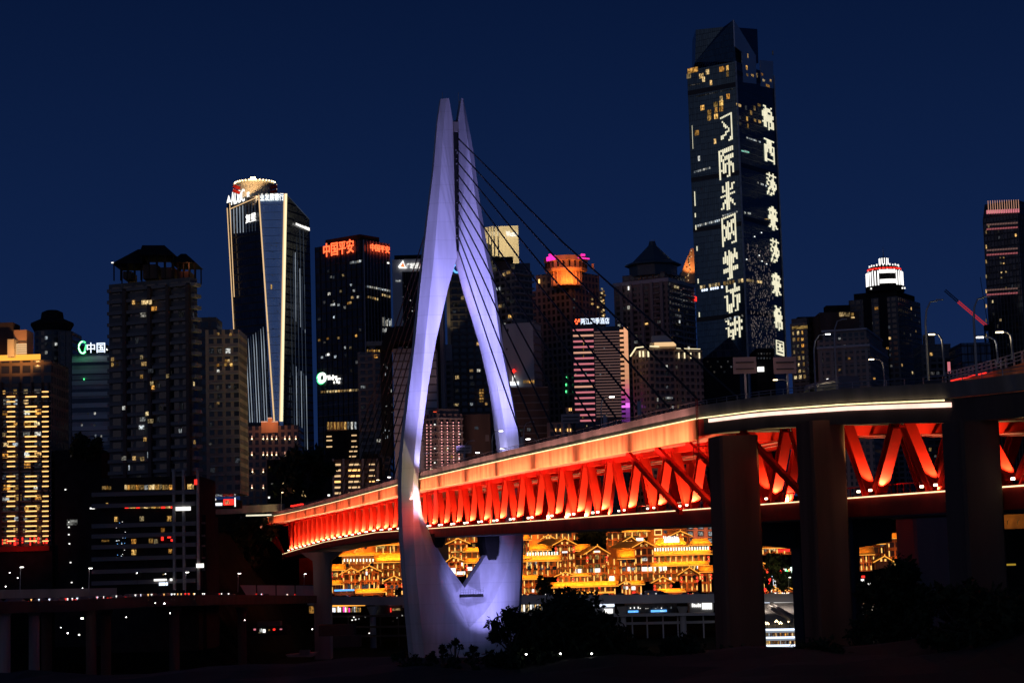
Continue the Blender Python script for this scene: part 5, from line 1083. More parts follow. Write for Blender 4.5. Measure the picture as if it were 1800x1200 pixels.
for x, y, w, m in ((1312, 121, 5, 'gold'), (1313, 132, 6, 'gold'), (1322, 133, 8, 'gold'), (1330, 134, 4, 'warm'), (1339, 131, 6, 'gold'), (1342, 142, 8, 'warm'), (1349, 151, 12, 'gold'), (1354, 142, 6, 'warm'), (1298, 185, 14, 'warm'), (1311, 191, 5, 'dim'), (1334, 185, 7, 'warm'), (1326, 192, 5, 'warm'), (1320, 200, 5, 'warm'), (1327, 212, 6, 'warm'), (1335, 214, 7, 'warm'), (1313, 211, 4, 'gold'), (1314, 223, 4, 'gold'), (1298, 206, 12, 'dim'), (1299, 217, 12, 'dim'), (1311, 267, 9, 'cool'), (1358, 95, 3, 'dim'), (1314, 100, 3, 'warm')):
    u, z = fR.uz(x, y); fbox(B.root, fR, u - w * .22, z - .9, w * .44, 1.8 if w > 5 else 3, m, 'window', .2, .1)
def dashes(f, x0, y0, x1, y1, n, m, h=3.0):
    for i in range(n):
        t = i / n; x = x0 + (x1 - x0) * t; y = y0 + (y1 - y0) * t
        if random.random() < .82: pbox(B.root, f, x, y, x + (x1 - x0) / n * .72, y + h, m, 'window', .2, .15)
dashes(fL, 1220, 301, 1250, 293, 9, 'cool', 3); dashes(fL, 1223, 396, 1270, 384, 14, 'cool', 3.5); dashes(fL, 1270, 378, 1298, 370, 7, 'cool', 2.5); dashes(fL, 1226, 503, 1308, 489, 16, 'warm', 6); dashes(fL, 1226, 510, 1272, 502, 12, 'bluewhite', 3.5); dashes(fL, 1274, 560, 1308, 552, 8, 'cool', 3.5)
dashes(fR, 1312, 241, 1337, 249, 11, 'cool', 3); dashes(fR, 1312, 490, 1340, 494, 6, 'warm', 5); dashes(fR, 1331, 320, 1348, 326, 6, 'cool', 3.5); dashes(fR, 1308, 372, 1320, 374, 4, 'cool', 4); dashes(fR, 1340, 384, 1362, 386, 8, 'warm', 1.5); dashes(fL, 1210, 150, 1235, 146, 8, 'dim', 1.5); dashes(fL, 1220, 170, 1290, 155, 18, 'dim', 1.6)
M['wg2'] = emit('aqua_led', (.35, .9, .7), .6)
dashes(fR, 1303, 264, 1317, 267, 5, 'wg2', 3)
b = MB()
for i in range(420):
    x = random.uniform(1322, 1366); y = random.uniform(430, 612); u, z = fR.uz(x - (612 - y) * .06, y)
    if 0 < u < fR.len: b.box(fR.pt(u, z, .3), fR.d * .12, fR.n * .05, Vector((0, 0, random.uniform(.2, .9))))
M['spark'] = emit('dim_led_dots', (.8, .62, .58), .22); o = b.build('led_dot', M['spark'], B.root, weld=False); tag(o, kind='stuff')
for x, y in ((1311, 455), (1333, 448), (1338, 458), (1346, 463), (1325, 415), (1337, 408)): pbox(B.root, fR, x, y, x + 1.5, y + 2, 'white', 'window', .2, .3)
# podium roof shapes at its foot
C_ = Bldg('pitched_block', 'dark block with a pitched glass roof at the foot of the supertall tower', 1240, 1300, 626, 1000, 'dark', depth=26, zb=50, yref=650)
b = MB(); A = [at(1240, 628, 800), at(1300, 626, 800), at(1312, 612, 812), at(1284, 590, 812), at(1240, 600, 812)]
b.loft([[at(1238, 629, 999), at(1306, 626, 999), at(1283, 591, 1005)], [at(1238, 629, 999) + Vector((0, 22, 0)), at(1306, 626, 999) + Vector((0, 22, 0)), at(1283, 591, 1005) + Vector((0, 12, 0))]]); b.build('roof', M['f_glassd'], C_.root)
dashes_root = C_; [pbox(C_.root, C_.F, 1242 + i * 6, 634 + (i % 3) * 9, 1245 + i * 6, 637 + (i % 3) * 9, 'dim', 'window', .2, .1) for i in range(9)]
C_ = Bldg('dark_block', 'dark block with a small white sign behind the pink road signs', 1330, 1362, 612, 1000, 'dark', depth=26, zb=50, yref=650)
sign(C_.root, C_.F, '▪', 1331, 645, 1343, 653, 'white', .6)
for i in range(10): pbox(C_.root, C_.F, 1332 + (i % 5) * 5, 620 + (i // 5) * 8, 1334.5 + (i % 5) * 5, 623 + (i // 5) * 8, 'dim', 'window', .2, .1)
# ------------------------------------------------------------------ right hand group
B = Bldg('residential_tower', 'yellow lit residential tower just right of the supertall tower', 1391, 1442, 568, 1000, 'f_res', xc=1421, th=28, zb=50, yref=620)
B.win('L', 60, 2.4, 3.2, ['gold', 'warm', 'warm', 'dim'], y0=575, y1=660, w=.6, h=.6); B.slabs('L', 3.2, 'slab', .5, .5); B.block(.9, B.zt, B.zt + 3, 'slab_dark', 'roof_frame')
pbox(B.root, B.L, 1393, 574, 1420, 577, 'gold', 'roof_light_band', .3, .3); B.win('R', 8, 2.6, 3.2, DIMS); B.pblock(1402, 557, 1436, 566, 'dark', 'roof_block', Y=1004)
b = MB()
B = Bldg('office_building', 'stepped dark office block with one bright window band at its top', 1443, 1512, 548, 980, 'dark_concrete', depth=28, zb=50, yref=600)
B.pblock(1452, 537, 1495, 550, 'dark', 'setback', Y=984); 
for x0, x1, y0, y1, m in ((1475, 1484, 549, 556, 'warm'), (1484, 1494, 549, 556, 'warm'), (1496, 1501, 550, 555, 'gold'), (1496, 1502, 557, 559, 'warm')): pbox(B.root, B.F, x0, y0, x1, y1, m, 'window', .3, .1)
B.win('F', 14, 3, 3.6, ['dim', 'dim', 'warm'])
B = Bldg('residential_block', 'mauve residential block with a double cornice behind the street lamps', 1438, 1562, 592, 900, 'f_res2', xc=1530, th=18, zb=50, yref=640)
b = MB(); b.prism([(p[0] + (p[0] - B.root.location.x) * .02, p[1] + (p[1] - B.root.location.y) * .02) for p in B.fp], B.zt - 4.2, B.zt - 3.2); b.build('cornice', M['plain'], B.root)
B.block(.84, B.zt, B.zt + 4, 'f_res2', 'setback'); B.block(.87, B.zt + 4, B.zt + 4.8, 'plain', 'cornice')
for u in (.06, .28, .5, .72, .94): fbox(B.root, B.L, B.L.len * u - .6, B.zb, 1.2, B.zt - B.zb - 5, 'slab', 'pier_strip', .5)
B.slabs('L', 6.2, 'slab', .5, .4, y0=606)
for x, y, m in ((1493, 630, 'gold'), (1476, 650, 'warm'), (1537, 665, 'gold'), (1455, 667, 'white'), (1462, 669, 'bluewhite'), (1461, 674, 'warm'), (1476, 595, 'cool'), (1560, 612, 'gold')): pbox(B.root, B.L, x - 2, y - 1.6, x + 2, y + 1.6, m, 'window', .3, .2)
B.win('L', 26, 2.7, 3.0, ['dim'])
B = Bldg('office_tower', 'broad dark tower carrying a white lit tiered crown with red bands and a thin spire', 1494, 1620, 520, 1150, 'f_dark', xc=1580, th=30, zb=50, yref=580, cat='skyscraper')
B.win('L', 26, 3.6, 3.2, ['dim', 'dim', 'warm'], y0=530, y1=660); B.win('R', 26, 3.6, 3.2, ['dim', 'dim', 'warm'], y0=530, y1=660, w=.5); B.block(.85, B.zt, B.zt + 4, 'dark', 'setback')
for u in (.3, .62): fbox(B.root, B.L, B.L.len * u, B.zb, 5, B.zt - B.zb, 'dark', 'recess_strip', .3)
pbox(B.root, B.L, 1538, 540, 1544, 544, 'gold', 'window', .3, .4)
cx_, cy_ = at(1557, 490, 1160).x, 1164; zz = lambda y: at(1557, y, 1150).z
M['crown_white'] = emit('crown_led', (1.0, .98, .95), 1.6, vary=.25, scale=.5)
b = MB(); b.lathe((cx_, cy_), [(11.5, zz(509)), (11.5, zz(499)), (10.6, zz(499)), (10.2, zz(472)), (9.4, zz(468)), (8.2, zz(463)), (2.3, zz(460)), (2.6, zz(449)), (2.0, zz(447))], 16); b.build('crown', M['dark'], B.root)
def ringbox(r, y0, y1, a, w, mat, name):
    o = bpy.data.objects.new(name, unit(mat)); rz = a + math.pi / 2; p = Vector((cx_ + r * math.cos(a), cy_ + r * math.sin(a), zz(y1))) - Vector((math.cos(rz), math.sin(rz), 0)) * w / 2; o.location = p - wloc(B.root); o.rotation_euler = (0, 0, rz); o.scale = (w, .25, zz(y0) - zz(y1)); link(o, B.root)
for i in range(19):
    a = math.pi * (1.0 + i / 18); near = abs(i - 9) < 3
    if near: ringbox(10.6, 472, 478, a, 2.0, 'crown_white', 'crown_light'); ringbox(11.0, 489, 496, a, 2.0, 'crown_white', 'crown_light')
    else: ringbox(10.7, 472 + abs(i - 9) * .3, 499, a, .75, 'crown_white', 'crown_light')
for i in range(15):
    a = math.pi * (1.0 + i / 14); ringbox(9.6, 467.5, 470.3, a, 1.6, 'red', 'crown_band_light'); ringbox(8.6, 460.5 + (i % 2), 464, a, .7, 'white', 'crown_lamp')
    if i % 2: ringbox(9.9, 470.8, 472.4, a, .5, 'white', 'crown_lamp')
for i in range(7): ringbox(2.6, 448, 459, math.pi * (1 + i / 6), .5, 'crown_white', 'crown_light')
b = MB(); b.tube([(cx_, cy_, zz(448)), (cx_, cy_, zz(440)), (cx_, cy_, zz(426))], .4, 6, .05); b.build('spire', M['grey_metal'], B.root)
for x, y in ((1530, 506), (1585, 505), (1589, 505)): pbox(B.root, Face((cx_ - 14, 1152), (cx_ + 14, 1152)), x, y, x + 2.4, y + 2.6, 'white', 'crown_lamp', .3)
B = Bldg('residential_block', 'small grey residential block at the end of the skyline left of the crane', 1620, 1672, 606, 1000, 'f_dark', depth=20, zb=50, yref=630)
B.pblock(1624, 588, 1644, 610, 'f_dark', 'setback', Y=1003); B.win('F', 20, 3, 3.2, ['dim', 'dim', 'warm']); B.slabs('F', 3.2, 'slab_dark', .5, .5)
C_ = Bldg('billboard_tower', 'small tower with a red glowing panel beside the dark right block', 1664, 1672, 634, 960, 'dark', depth=4, zb=50, yref=640, cat='sign tower'); pbox(C_.root, C_.F, 1665, 636, 1671, 656, 'pink_line', 'light_panel', .3, .1)
B = Bldg('glass_block', 'dim blue glass block low on the skyline under the crane', 1690, 1742, 602, 950, 'f_glass', depth=26, zb=50, yref=630)
B.fins('F', 3, 'dark', .3, .25); 
B = Bldg('office_tower', 'tall dark tower at the right edge with a pink lit crown and pink floor bands', 1733, 1860, 376, 1200, 'f_glassd', xc=1794, th=40, zb=50, yref=480, cat='skyscraper')
b = MB(); b.prism(B.inset(1.0), B.zt, at(1794, 350, 1200).z, top=B.inset(.93)); b.build('crown', M['f_glassd'], B.root)
for i in range(14): pbox(B.root, B.L, 1737 + i * 4.1, 353 - i * .15, 1738.6 + i * 4.1, 375 - i * .2, 'peach_line', 'crown_light', .4, .2 - 0.0)
for i in range(14): pbox(B.root, B.L, 1735 + i * 4.2, 370 - i * .2, 1738 + i * 4.2, 376 - i * .2, 'pink_line', 'crown_light', .4, .5)
for y in (394, 402, 439, 447, 509, 517): 
    for i in range(12): pbox(B.root, B.L, 1735 + i * 4.6, y - i * .3, 1738.8 + i * 4.6, y + 2.2 - i * .3, 'thin_line' if y in (394, 439, 509) else 'pink_dim', 'floor_light', .3, .3)
B.win('L', 26, 2.2, 3.9, ['dim', 'dim', 'warm'], y0=380, y1=640); B.fins('L', 2.2, 'slab_dark', .4, .25); B.fins('R', 2.2, 'slab_dark', .4, .25)
for x, y in ((1758, 452), (1764, 452), (1759, 462), (1764, 462), (1760, 478), (1768, 477), (1760, 487), (1768, 505)): pbox(B.root, B.L, x, y, x + 2.2, y + 2, 'warm', 'window', .2, .5)
for i in range(9): pbox(B.root, B.L, 1733.5, 405 + i * 26, 1735.5, 411 + i * 26, 'warm', 'edge_light', .3, .6)
# tower crane
K = thing('tower_crane', 'tower crane with a red lit luffing jib in front of the right edge tower', 'crane', at(1738, 650, 1050))
def lattice(p, q, w, n, name, mat):
    b = MB(); p, q = Vector(p), Vector(q); d = (q - p).normalized(); a = d.cross(Vector((0, 1, 0))).normalized() * w / 2; c = Vector((0, w / 2, 0))
    cs = [a + c, a - c, -a - c, -a + c]
    for o_ in cs: b.bar(p + o_, q + o_, w * .16)
    for i in range(n):
        m0, m1 = p.lerp(q, i / n), p.lerp(q, (i + 1) / n)
        for j in range(4): b.bar(m0 + cs[j], m1 + cs[(j + 1) % 4], w * .1)
    return b.build(name, M[mat], K)
M['dim_red'] = emit('dim_red_jib_glow', (1, .05, .05), .42)  # the jib steel itself glows in place of red light falling on it
lattice(at(1738, 660, 1050), at(1735, 578, 1050), 2.2, 14, 'mast', 'dark'); lattice(at(1737, 575, 1050), at(1684, 530, 1050), 1.1, 16, 'jib', 'dim_red'); lattice(at(1684, 530, 1050), at(1661, 510, 1050), 1.1, 8, 'jib', 'dark')
b = MB(); b.box(at(1737, 576, 1050), (2, 0, 0), (0, 1.5, 0), (0, 0, 1.5)); b.build('cab', M['dark'], K); b = MB(); b.bar(at(1737, 575, 1050), at(1745, 566, 1050), 1.2); b.build('counter_jib', M['dark'], K); b = MB(); b.bar(at(1723, 487, 1050), at(1737, 575, 1050), .25); b.build('stay_cable', M['dark'], K)
# ------------------------------------------------------------------ the stilt-house quarter
M['tile'] = solid('roof_tile_amber_glow', (0.60, 0.33, 0.06), .65, spec=.2, var=.35, scale=1.2, streak=True)  # grey tile with the amber floodlight put into its colour
M['timber_wall'] = facade('timber_wall', (0.30, 0.11, 0.035), (0.03, 0.014, 0.008), 2.3, 3.3, .26, .32, .3, 0, .8, .6)
M['stone_wall'] = solid('ochre_wall', (0.46, 0.20, 0.06), .85, var=.4, scale=.5)
M['timber'] = solid('dark_timber', (0.14, 0.05, 0.025), .7, var=.4, scale=1.0)
M['beam'] = solid('pale_timber_beam', (0.42, 0.17, 0.09), .7, var=.3, scale=1.0)
M['col_glow'] = emit('column_glow', (1.0, .54, .13), 1.25, vary=.45, scale=.6)  # glowing strips stand in for uplight on the columns
M['lantern'] = emit('red_lantern', (1.0, .07, .03), 1.3)
AMB = (1.0, .35, .045)
def slope(b, a0, a1, r1, r0, t=.35):
    q = [Vector(p) for p in (a0, a1, r1, r0)]; n = (q[1] - q[0]).cross(q[3] - q[0]).normalized() * t
    if n.z < 0: n = -n
    b.loft([q, [p + n for p in q]])
HN = 0
def house(label, x0, x1, ye, yb, Y, roof, ya, D=10, wall='timber_wall', name='stilt_house', cols=0, lamps=0, win=(), winy=None, eave=1.3, rx=None, bands=True, beads=False, light=1.0, sk=0, ridge=None, lantern=False, wl=1.0):
    """walls x0..x1 (photo pixels) from eave row ye to foot row yb at distance Y; roof 'gable' (towards the river) with apex row ya at rx,
    'side' (ridge along the front) rising to row ya, 'hip', or None; cols: lit columns"""
    xm = (x0 + x1) / 2; A = at(x0, (ye + yb) / 2, Y); B_ = at(x1, (ye + yb) / 2, Y); ze = at(xm, ye, Y).z; z0 = at(xm, yb, Y).z
    h = thing(name, label, 'house', ((A.x + B_.x) / 2, Y + D / 2, z0), 'stilt houses on the lit river bank')
    f = Face((A.x, Y), (B_.x, Y)); w = f.len
    b = MB(); b.prism([(A.x, Y), (B_.x, Y), (B_.x, Y + D), (A.x, Y + D)], z0, ze); b.build('wall', M[wall], h)
    za = at(rx or xm, ya, Y).z if roof else ze
    if roof == 'gable':
        ax = at(rx or xm, ya, Y).x; d = Vector((sk, D + 1, 0)); fr = Y - eave
        L0 = Vector((A.x - eave, fr, ze - .35)); R0 = Vector((B_.x + eave, fr, ze - .35)); P0 = Vector((ax, fr, za))
        b = MB(); slope(b, L0, L0 + d, P0 + d, P0); b.build('roof', M['tile'], h)
        b = MB(); slope(b, R0, R0 + d, P0 + d, P0); rf = b.build('roof', M['tile'], h)
        b = MB(); G = [Vector((A.x, Y + .02, ze)), Vector((B_.x, Y + .02, ze)), Vector((ax, Y + .02, za - .3))]; b.loft([G, [p + Vector((0, .3, 0)) for p in G]]); gb = b.build('gable', M['timber'], h)
        for q in (L0, R0):
            b = MB(); b.bar(q + Vector((0, -.12, .25)), P0 + Vector((0, -.12, .3)), .34); b.build('rake_light', M['amber_line'], rf)
        b = MB(); b.bar(P0 + Vector((0, -.2, .1)), P0 + Vector((0, -.2, 1.0)), .35); b.build('finial', M['amber_line'], rf)
        b = MB(); zc = ze + (za - ze) * .42; b.bar((A.x + w * .18, Y - .1, ze + .2), (B_.x - w * .18, Y - .1, ze + .2), .22); b.bar((A.x + w * .3, Y - .1, zc), (B_.x - w * .3, Y - .1, zc), .2); b.bar((ax, Y - .1, ze), (ax, Y - .1, za - .6), .2); b.build('gable_frame', M['beam'], gb)
        for s in (-.14, .14): fbox(gb, f, w * (.5 + s) - .35, ze + (za - ze) * .12, .7, .9, 'col_glow', 'gable_lamp', .2, .05)
        if light: lamp('roof_lamp', 'AREA', (ax, Y - 7, ze + 1.0 * (za - ze) + 3), 50 * light * w, AMB, (ax, Y + 2, (ze + za) / 2), w * .8, 1)
    elif roof in ('side', 'hip'):
        e1 = eave; dx = (za - ze) * .9 if roof == 'hip' else 0; run = max(1.5, (za - ze) * 1.15)
        L0 = Vector((A.x - e1, Y - e1, ze - .3)); R0 = Vector((B_.x + e1, Y - e1, ze - .3)); L1 = Vector((A.x - e1 + dx, Y - e1 + run, za)); R1 = Vector((B_.x + e1 - dx, Y - e1 + run, za))
        b = MB(); slope(b, L0, R0, R1, L1); rf = b.build('roof', M['tile'], h)
        bk = Vector((0, run * 2, 0)); b = MB(); slope(b, R0 + bk, L0 + bk, L1, R1); b.build('roof', M['tile'], h)
        if dx:
            for a_, c_, r_ in ((L0, L0 + bk, L1), (R0, R0 + bk, R1)): b = MB(); b.loft([[a_, c_, r_], [p + Vector((0, 0, .25)) for p in (a_, c_, r_)]]); b.build('roof', M['tile'], h)
            for a_, s in ((L0, -1), (R0, 1)): b = MB(); b.bar(a_ + Vector((-s * 1.0, 0, .1)), a_ + Vector((s * .9, 0, .9)), .4); b.build('upturned_eave', M['tile'], rf)
        b = MB(); b.bar(L0 + Vector((0, -.1, .12)), R0 + Vector((0, -.1, .12)), .3); b.build('eave_light', M['amber_line'], rf)
        b = MB(); b.bar(L1 + Vector((0, 0, .3)), R1 + Vector((0, 0, .3)), .35); b.build('ridge_beam', M['tile'], rf)
        if light: lamp('roof_lamp', 'AREA', ((A.x + B_.x) / 2, Y - e1 - 1.3, ze + 1.6), 52 * light * w * max(.7, (za - ze) / 2.2), AMB, ((A.x + B_.x) / 2, Y - e1 + run * .6, ze + (za - ze) * .75), w, .5)
        if beads:
            n = int((x1 - x0) / 4.6)
            for i in range(n): fbox(rf, f, w * (i + .4) / n, za + .5, .55, 1.3, 'bead', 'ridge_lamp', .3, 0)
    if bands:
        nf = max(1, round((ze - z0) / 3.4)); b = MB()
        for i in range(nf + 1): z = z0 + (ze - z0) * i / nf; b.bar((A.x, Y - .12, min(z, ze - .2)), (B_.x, Y - .12, min(z, ze - .2)), .28)
        for i in range(max(2, cols or int(w / 2.6)) + 1): u = A.x + w * i / max(2, cols or int(w / 2.6)); b.bar((u, Y - .1, z0), (u, Y - .1, ze), .24)
        tf = b.build('timber_frame', M['beam'], h)
        for i in range(nf):
            if cols:
                for j in range(cols + 1):
                    if random.random() < .8:
                        z = z0 + (ze - z0) * i / nf; fbox(tf, f, clamp(w * j / cols - .25, 0, w - .5), z + .3, .42, (ze - z0) / nf * random.uniform(.35, .75), 'col_glow', 'column_glow', .3, .1)
    for (wx0, wx1, wy0, wy1, m) in win: pbox(h, f, wx0, wy0, wx1, wy1, m, 'window', .2, .12)
    if lantern:
        for s in (.02, .98):
            for k in range(2):
                o = bpy.data.objects.new('lantern', LANT); o.location = f.pt(w * s, ze - 1.4 - 1.3 * k, 1.0) - wloc(h); link(o, h)
    if wl: lamp('wall_washlight', 'AREA', ((A.x + B_.x) / 2, Y - 4.5, z0 + .6), 34 * wl * w * max(.5, (ze - z0) / 8), (1.0, .31, .045), ((A.x + B_.x) / 2, Y, z0 + (ze - z0) * .55), w * .8, .6)
    return h, f
M['bead'] = emit('ridge_bead', (.95, 1.0, .75), 1.7)
b = MB(); b.lathe((0, 0), [(.1, .5), (.42, .3), (.5, 0), (.42, -.3), (.1, -.5)], 10); o = b.build('lantern', M['lantern']); LANT = o.data; LANT.transform(Matrix.Translation((0, 0, -.5))); bpy.data.objects.remove(o)
H = house
H('long hall with a row of pale ledge lamps, left of the bridge tower', 602, 664, 975, 1008, 822, 'side', 972.5, wall='stone_wall', cols=5, beads=False, win=[(608, 613, 990, 996, 'dim'), (651, 656, 989, 995, 'dim')])
for i in range(10): pbox(bpy.data.objects['stilt_house'], Face((at(602, 984, 821).x, 821), (at(664, 984, 821).x, 821)), 604.5 + i * 5.6, 981.5, 606.6 + i * 5.6, 986.5, 'bead', 'ledge_lamp', .3, .5)
H('ochre upper hall with a triangle of light, left of the bridge tower', 598, 662, 955, 973, 835, None, 0, wall='stone_wall', bands=False, wl=2.2, win=[(606, 611, 959, 963, 'dim'), (640, 645, 960, 964, 'dim')])
TRI = bpy.data.objects[[o.name for o in bpy.data.objects if o.name.startswith('stilt_house')][-1]]
b = MB(); q = [at(622, 971, 834), at(631, 960, 834), at(640.5, 971, 834)]; b.tube(q + [q[0]], .3, 5); b.build('gable_light', M['amber_line'], TRI)
H('house with the broadest bright yellow roof, touching the left edge of the bridge tower', 663, 712, 987, 1026, 818, 'side', 973, cols=5, win=[(666, 708, 1016, 1022, 'dim')], light=1.8)
H('square upper house with three tall lit openings above the broad yellow roof', 661, 712, 957, 972, 832, 'side', 954, cols=4, win=[(663, 677, 958, 963, 'gold'), (690, 694, 958, 970, 'gold')], light=.6)
H('gabled house with two round lamps under its gable, left of the tallest gable', 603, 633, 1008, 1037, 812, 'gable', 999, cols=2, win=[(611, 617, 1026, 1034, 'dim'), (622, 630, 1028, 1034, 'warm'), (614, 617, 1004, 1008, 'gold'), (621, 624, 1004, 1008, 'gold'), (617, 621, 1016, 1020, 'gold')])
H('tall gabled house with four lit columns above a yellow awning, left of the bridge tower', 633, 666, 1004, 1036, 809, 'gable', 995, cols=4, win=[(643, 646, 1004, 1010, 'white'), (637, 640, 1003, 1008, 'gold'), (649, 653, 1003, 1008, 'gold'), (636, 648, 1027, 1034, 'dim'), (650, 661, 1027, 1034, 'dim')])
H('low shop front with a bright yellow awning under the tall gabled house', 625, 674, 1040, 1046, 806, 'side', 1036, D=5, bands=False, light=1.3)
H('low gabled gatehouse with red lanterns nearest the left edge of the bridge tower', 678, 708, 1021, 1046, 808, 'gable', 1013, cols=2, win=[(686, 691, 1028, 1034, 'dim'), (695, 700, 1028, 1034, 'dim')], lantern=True)
H('small two roofed house at the left end of the quarter beside the grey pier', 583, 603, 1001, 1042, 815, 'side', 993, cols=2, lantern=True, win=[(585, 592, 1006, 1012, 'gold')])
H('lean-to with a short yellow roof at the left end of the quarter', 583, 598, 1026, 1042, 808, 'side', 1021, D=6, cols=1)
h, f = H('market stall with a blue awning light at the left end of the quarter', 588, 623, 1038, 1046, 800, None, 0, D=4, bands=False, wl=.4); pbox(h, f, 588, 1035.5, 623, 1037.6, 'blue', 'awning_light', .4, .6)
H('gabled house framed by the notch of the bridge tower', 789, 822, 955, 984, 830, 'gable', 947, cols=3, win=[(804, 808, 958, 964, 'dim'), (793, 817, 968, 970, 'gold'), (803, 807, 973, 977, 'gold')])
H('upper hall with three tall yellow windows seen in the bridge tower notch', 786, 850, 941, 953, 842, 'side', 939.5, cols=4, win=[(789, 791, 941, 948, 'gold'), (801, 806, 941, 947, 'gold'), (816.5, 820, 941, 947, 'gold'), (831, 834, 940.5, 946.5, 'gold')], light=.4)
H('side house with two yellow roof bands in the right half of the bridge tower notch', 819, 850, 968, 984, 826, 'side', 963.5, cols=3, win=[(830, 836, 956, 962, 'gold')], light=1.2)
H('front house with a low yellow gable and white shop in the bridge tower notch', 788, 816, 987, 1012, 808, 'gable', 979, rx=796, cols=2, win=[(792, 801, 998, 1008, 'white'), (803, 818, 1004, 1009, 'white'), (811, 814, 988, 994, 'white')])
H('front pavilion with an orange hipped roof in the right half of the bridge tower notch', 820, 850, 988, 1016, 806, 'hip', 982, cols=2, win=[(820, 830, 996, 1002, 'white'), (822, 826, 1002, 1009, 'warm')], lantern=True)
H('left end house with a hipped yellow roof touching the right edge of the bridge tower', 905, 930, 948, 976, 822, 'hip', 941, cols=2, win=[(920.5, 923, 955, 963, 'gold'), (921, 924, 968, 975, 'gold')])
H('narrow house with two stacked yellow eaves at the right edge of the bridge tower', 908, 928, 980, 1012, 818, 'side', 977, cols=2, light=.8)
H('low shop with four white lit doors at the right edge of the bridge tower', 908, 950, 1017, 1044, 810, 'side', 1012, rx=0, cols=3, win=[(922, 925, 1034, 1040, 'warm'), (927, 932, 1034, 1041, 'gold'), (935, 939, 1035, 1040, 'white'), (942, 949, 1035, 1041, 'warm')])
H('ochre wall house with a small yellow roof high on the slope', 955, 972, 947, 962, 840, 'gable', 941, wall='stone_wall', bands=False)
H('orange lit plain house on the slope under the deck, right of the bridge tower', 912, 957, 936, 960, 848, None, 0, wall='stone_wall', cols=4, wl=2.0, win=[(930, 935, 938, 943, 'dim')])
H('half timbered row with dark windows just under the deck', 958, 1020, 932, 950, 860, None, 0, cols=6, wl=1.4, win=[(981, 984, 933, 942, 'dim'), (996, 1003, 934, 942, 'dim')])
H('upper hall with a short bright double roof above the medallion house', 925, 964, 966, 976, 826, 'side', 958, cols=4, lantern=True)
H('medallion house with a long bright roof topped by a row of pale lamps', 925, 982, 985, 1013, 818, 'side', 977.5, cols=6, beads=True, win=[(928, 935, 988, 994, 'warm'), (940, 944, 987, 993, 'cool'), (961, 966, 987, 992, 'gold')] + [(927 + i * 11, 934 + i * 11, 995, 1001, 'dim') for i in range(5)] + [(937, 945, 1004, 1009, 'warm'), (927, 933, 1004, 1008, 'gold')], light=1.4)
H('broad gabled tower house with a white name board but no wall lamps', 977, 1010, 957, 1010, 820, 'gable', 947, rx=993, D=16, sk=-8, cols=4, lantern=True, win=[(988, 997.5, 968.5, 971, 'white'), (978.5, 981, 962, 967.5, 'gold'), (985, 988, 962, 967.5, 'gold'), (998, 1000.5, 962, 967.5, 'gold'), (1004, 1007, 962, 967.5, 'gold'), (988, 991, 978, 983, 'gold'), (996, 998, 978, 983, 'gold'), (1002, 1006, 978, 983, 'gold')])
H('recessed house with a white lit shop window between the two white board houses', 1010, 1033, 967, 1011, 828, 'side', 958, cols=2, win=[(1009, 1013, 1000, 1007, 'white'), (1015.5, 1023, 999.5, 1006, 'white'), (1010, 1026, 993, 999, 'gold')])
H('small terrace roof house below the recessed white window', 1008, 1034, 1011, 1024, 812, 'side', 1008.5, D=5, cols=4, win=[(1009, 1011, 1016, 1023, 'gold'), (1014.5, 1017, 1016, 1023, 'gold'), (1024.5, 1026, 1016, 1022, 'gold')])
H('tall gabled tower house with a white name board and round lit wall lamps', 1032, 1068, 973, 1024, 818, 'gable', 960, cols=3, lantern=True, D=14, sk=-5, win=[(1044.5, 1054, 967.5, 970, 'white'), (1036, 1040, 975, 983, 'gold'), (1046, 1053, 975, 982, 'gold'), (1059, 1063, 975, 982, 'gold'), (1037, 1043, 998.5, 1005, 'cool'), (1045.5, 1055, 998.5, 1005, 'white'), (1036, 1040, 1007, 1014, 'gold'), (1047, 1053, 1007, 1014, 'gold'), (1059, 1064, 1007, 1014, 'gold'), (1045, 1055, 991, 997, 'gold'), (1036, 1041, 992, 997, 'gold'), (1058, 1064, 992, 997, 'gold')])
H('low arched house with a small wide gable below the tower house with the broad gable', 980, 1008, 1012, 1026, 812, 'gable', 1005.5, cols=3, lantern=True)
H('very long low house with an unbroken bright roof along the riverside road', 973, 1082, 1030, 1046, 806, 'side', 1023.5, D=8, cols=12, win=[(982, 987, 1034, 1039, 'warm'), (989, 993, 1034, 1039, 'cool'), (996, 1002, 1033, 1038, 'white'), (1052, 1055, 1031, 1034, 'red'), (1015, 1018, 1033, 1036, 'gold')], light=1.8)
b = MB(); hh = [o for o in bpy.data.objects if o.name.startswith('stilt_house') and 'very long low' in o.get('label', '')][0]; b.bar(at(987, 1043, 801), at(1081, 1040, 801), .7); b.build('kerb_light', M['amber_line'], hh)
H('dark arched passage house between the tower house and the square yellow roof', 1068, 1092, 963, 1024, 832, None, 0, cols=2, wall='stone_wall', win=[(1071, 1080, 1012, 1020, 'white'), (1073, 1076, 996, 999, 'gold'), (1079, 1082, 996, 999, 'gold')])
H('half timbered house with pink frames under the deck', 1066, 1098, 934, 963, 850, None, 0, cols=3, wl=1.5, win=[(1072, 1077, 945, 947, 'dim')])
H('house with bright yellow pillars under the deck light', 1098, 1138, 933, 944, 846, 'side', 930, cols=3, win=[(1104, 1108, 933, 939, 'gold'), (1118, 1122, 932, 939, 'gold'), (1131, 1136, 932, 938, 'gold'), (1097, 1125, 941, 944, 'gold')], light=1.2)
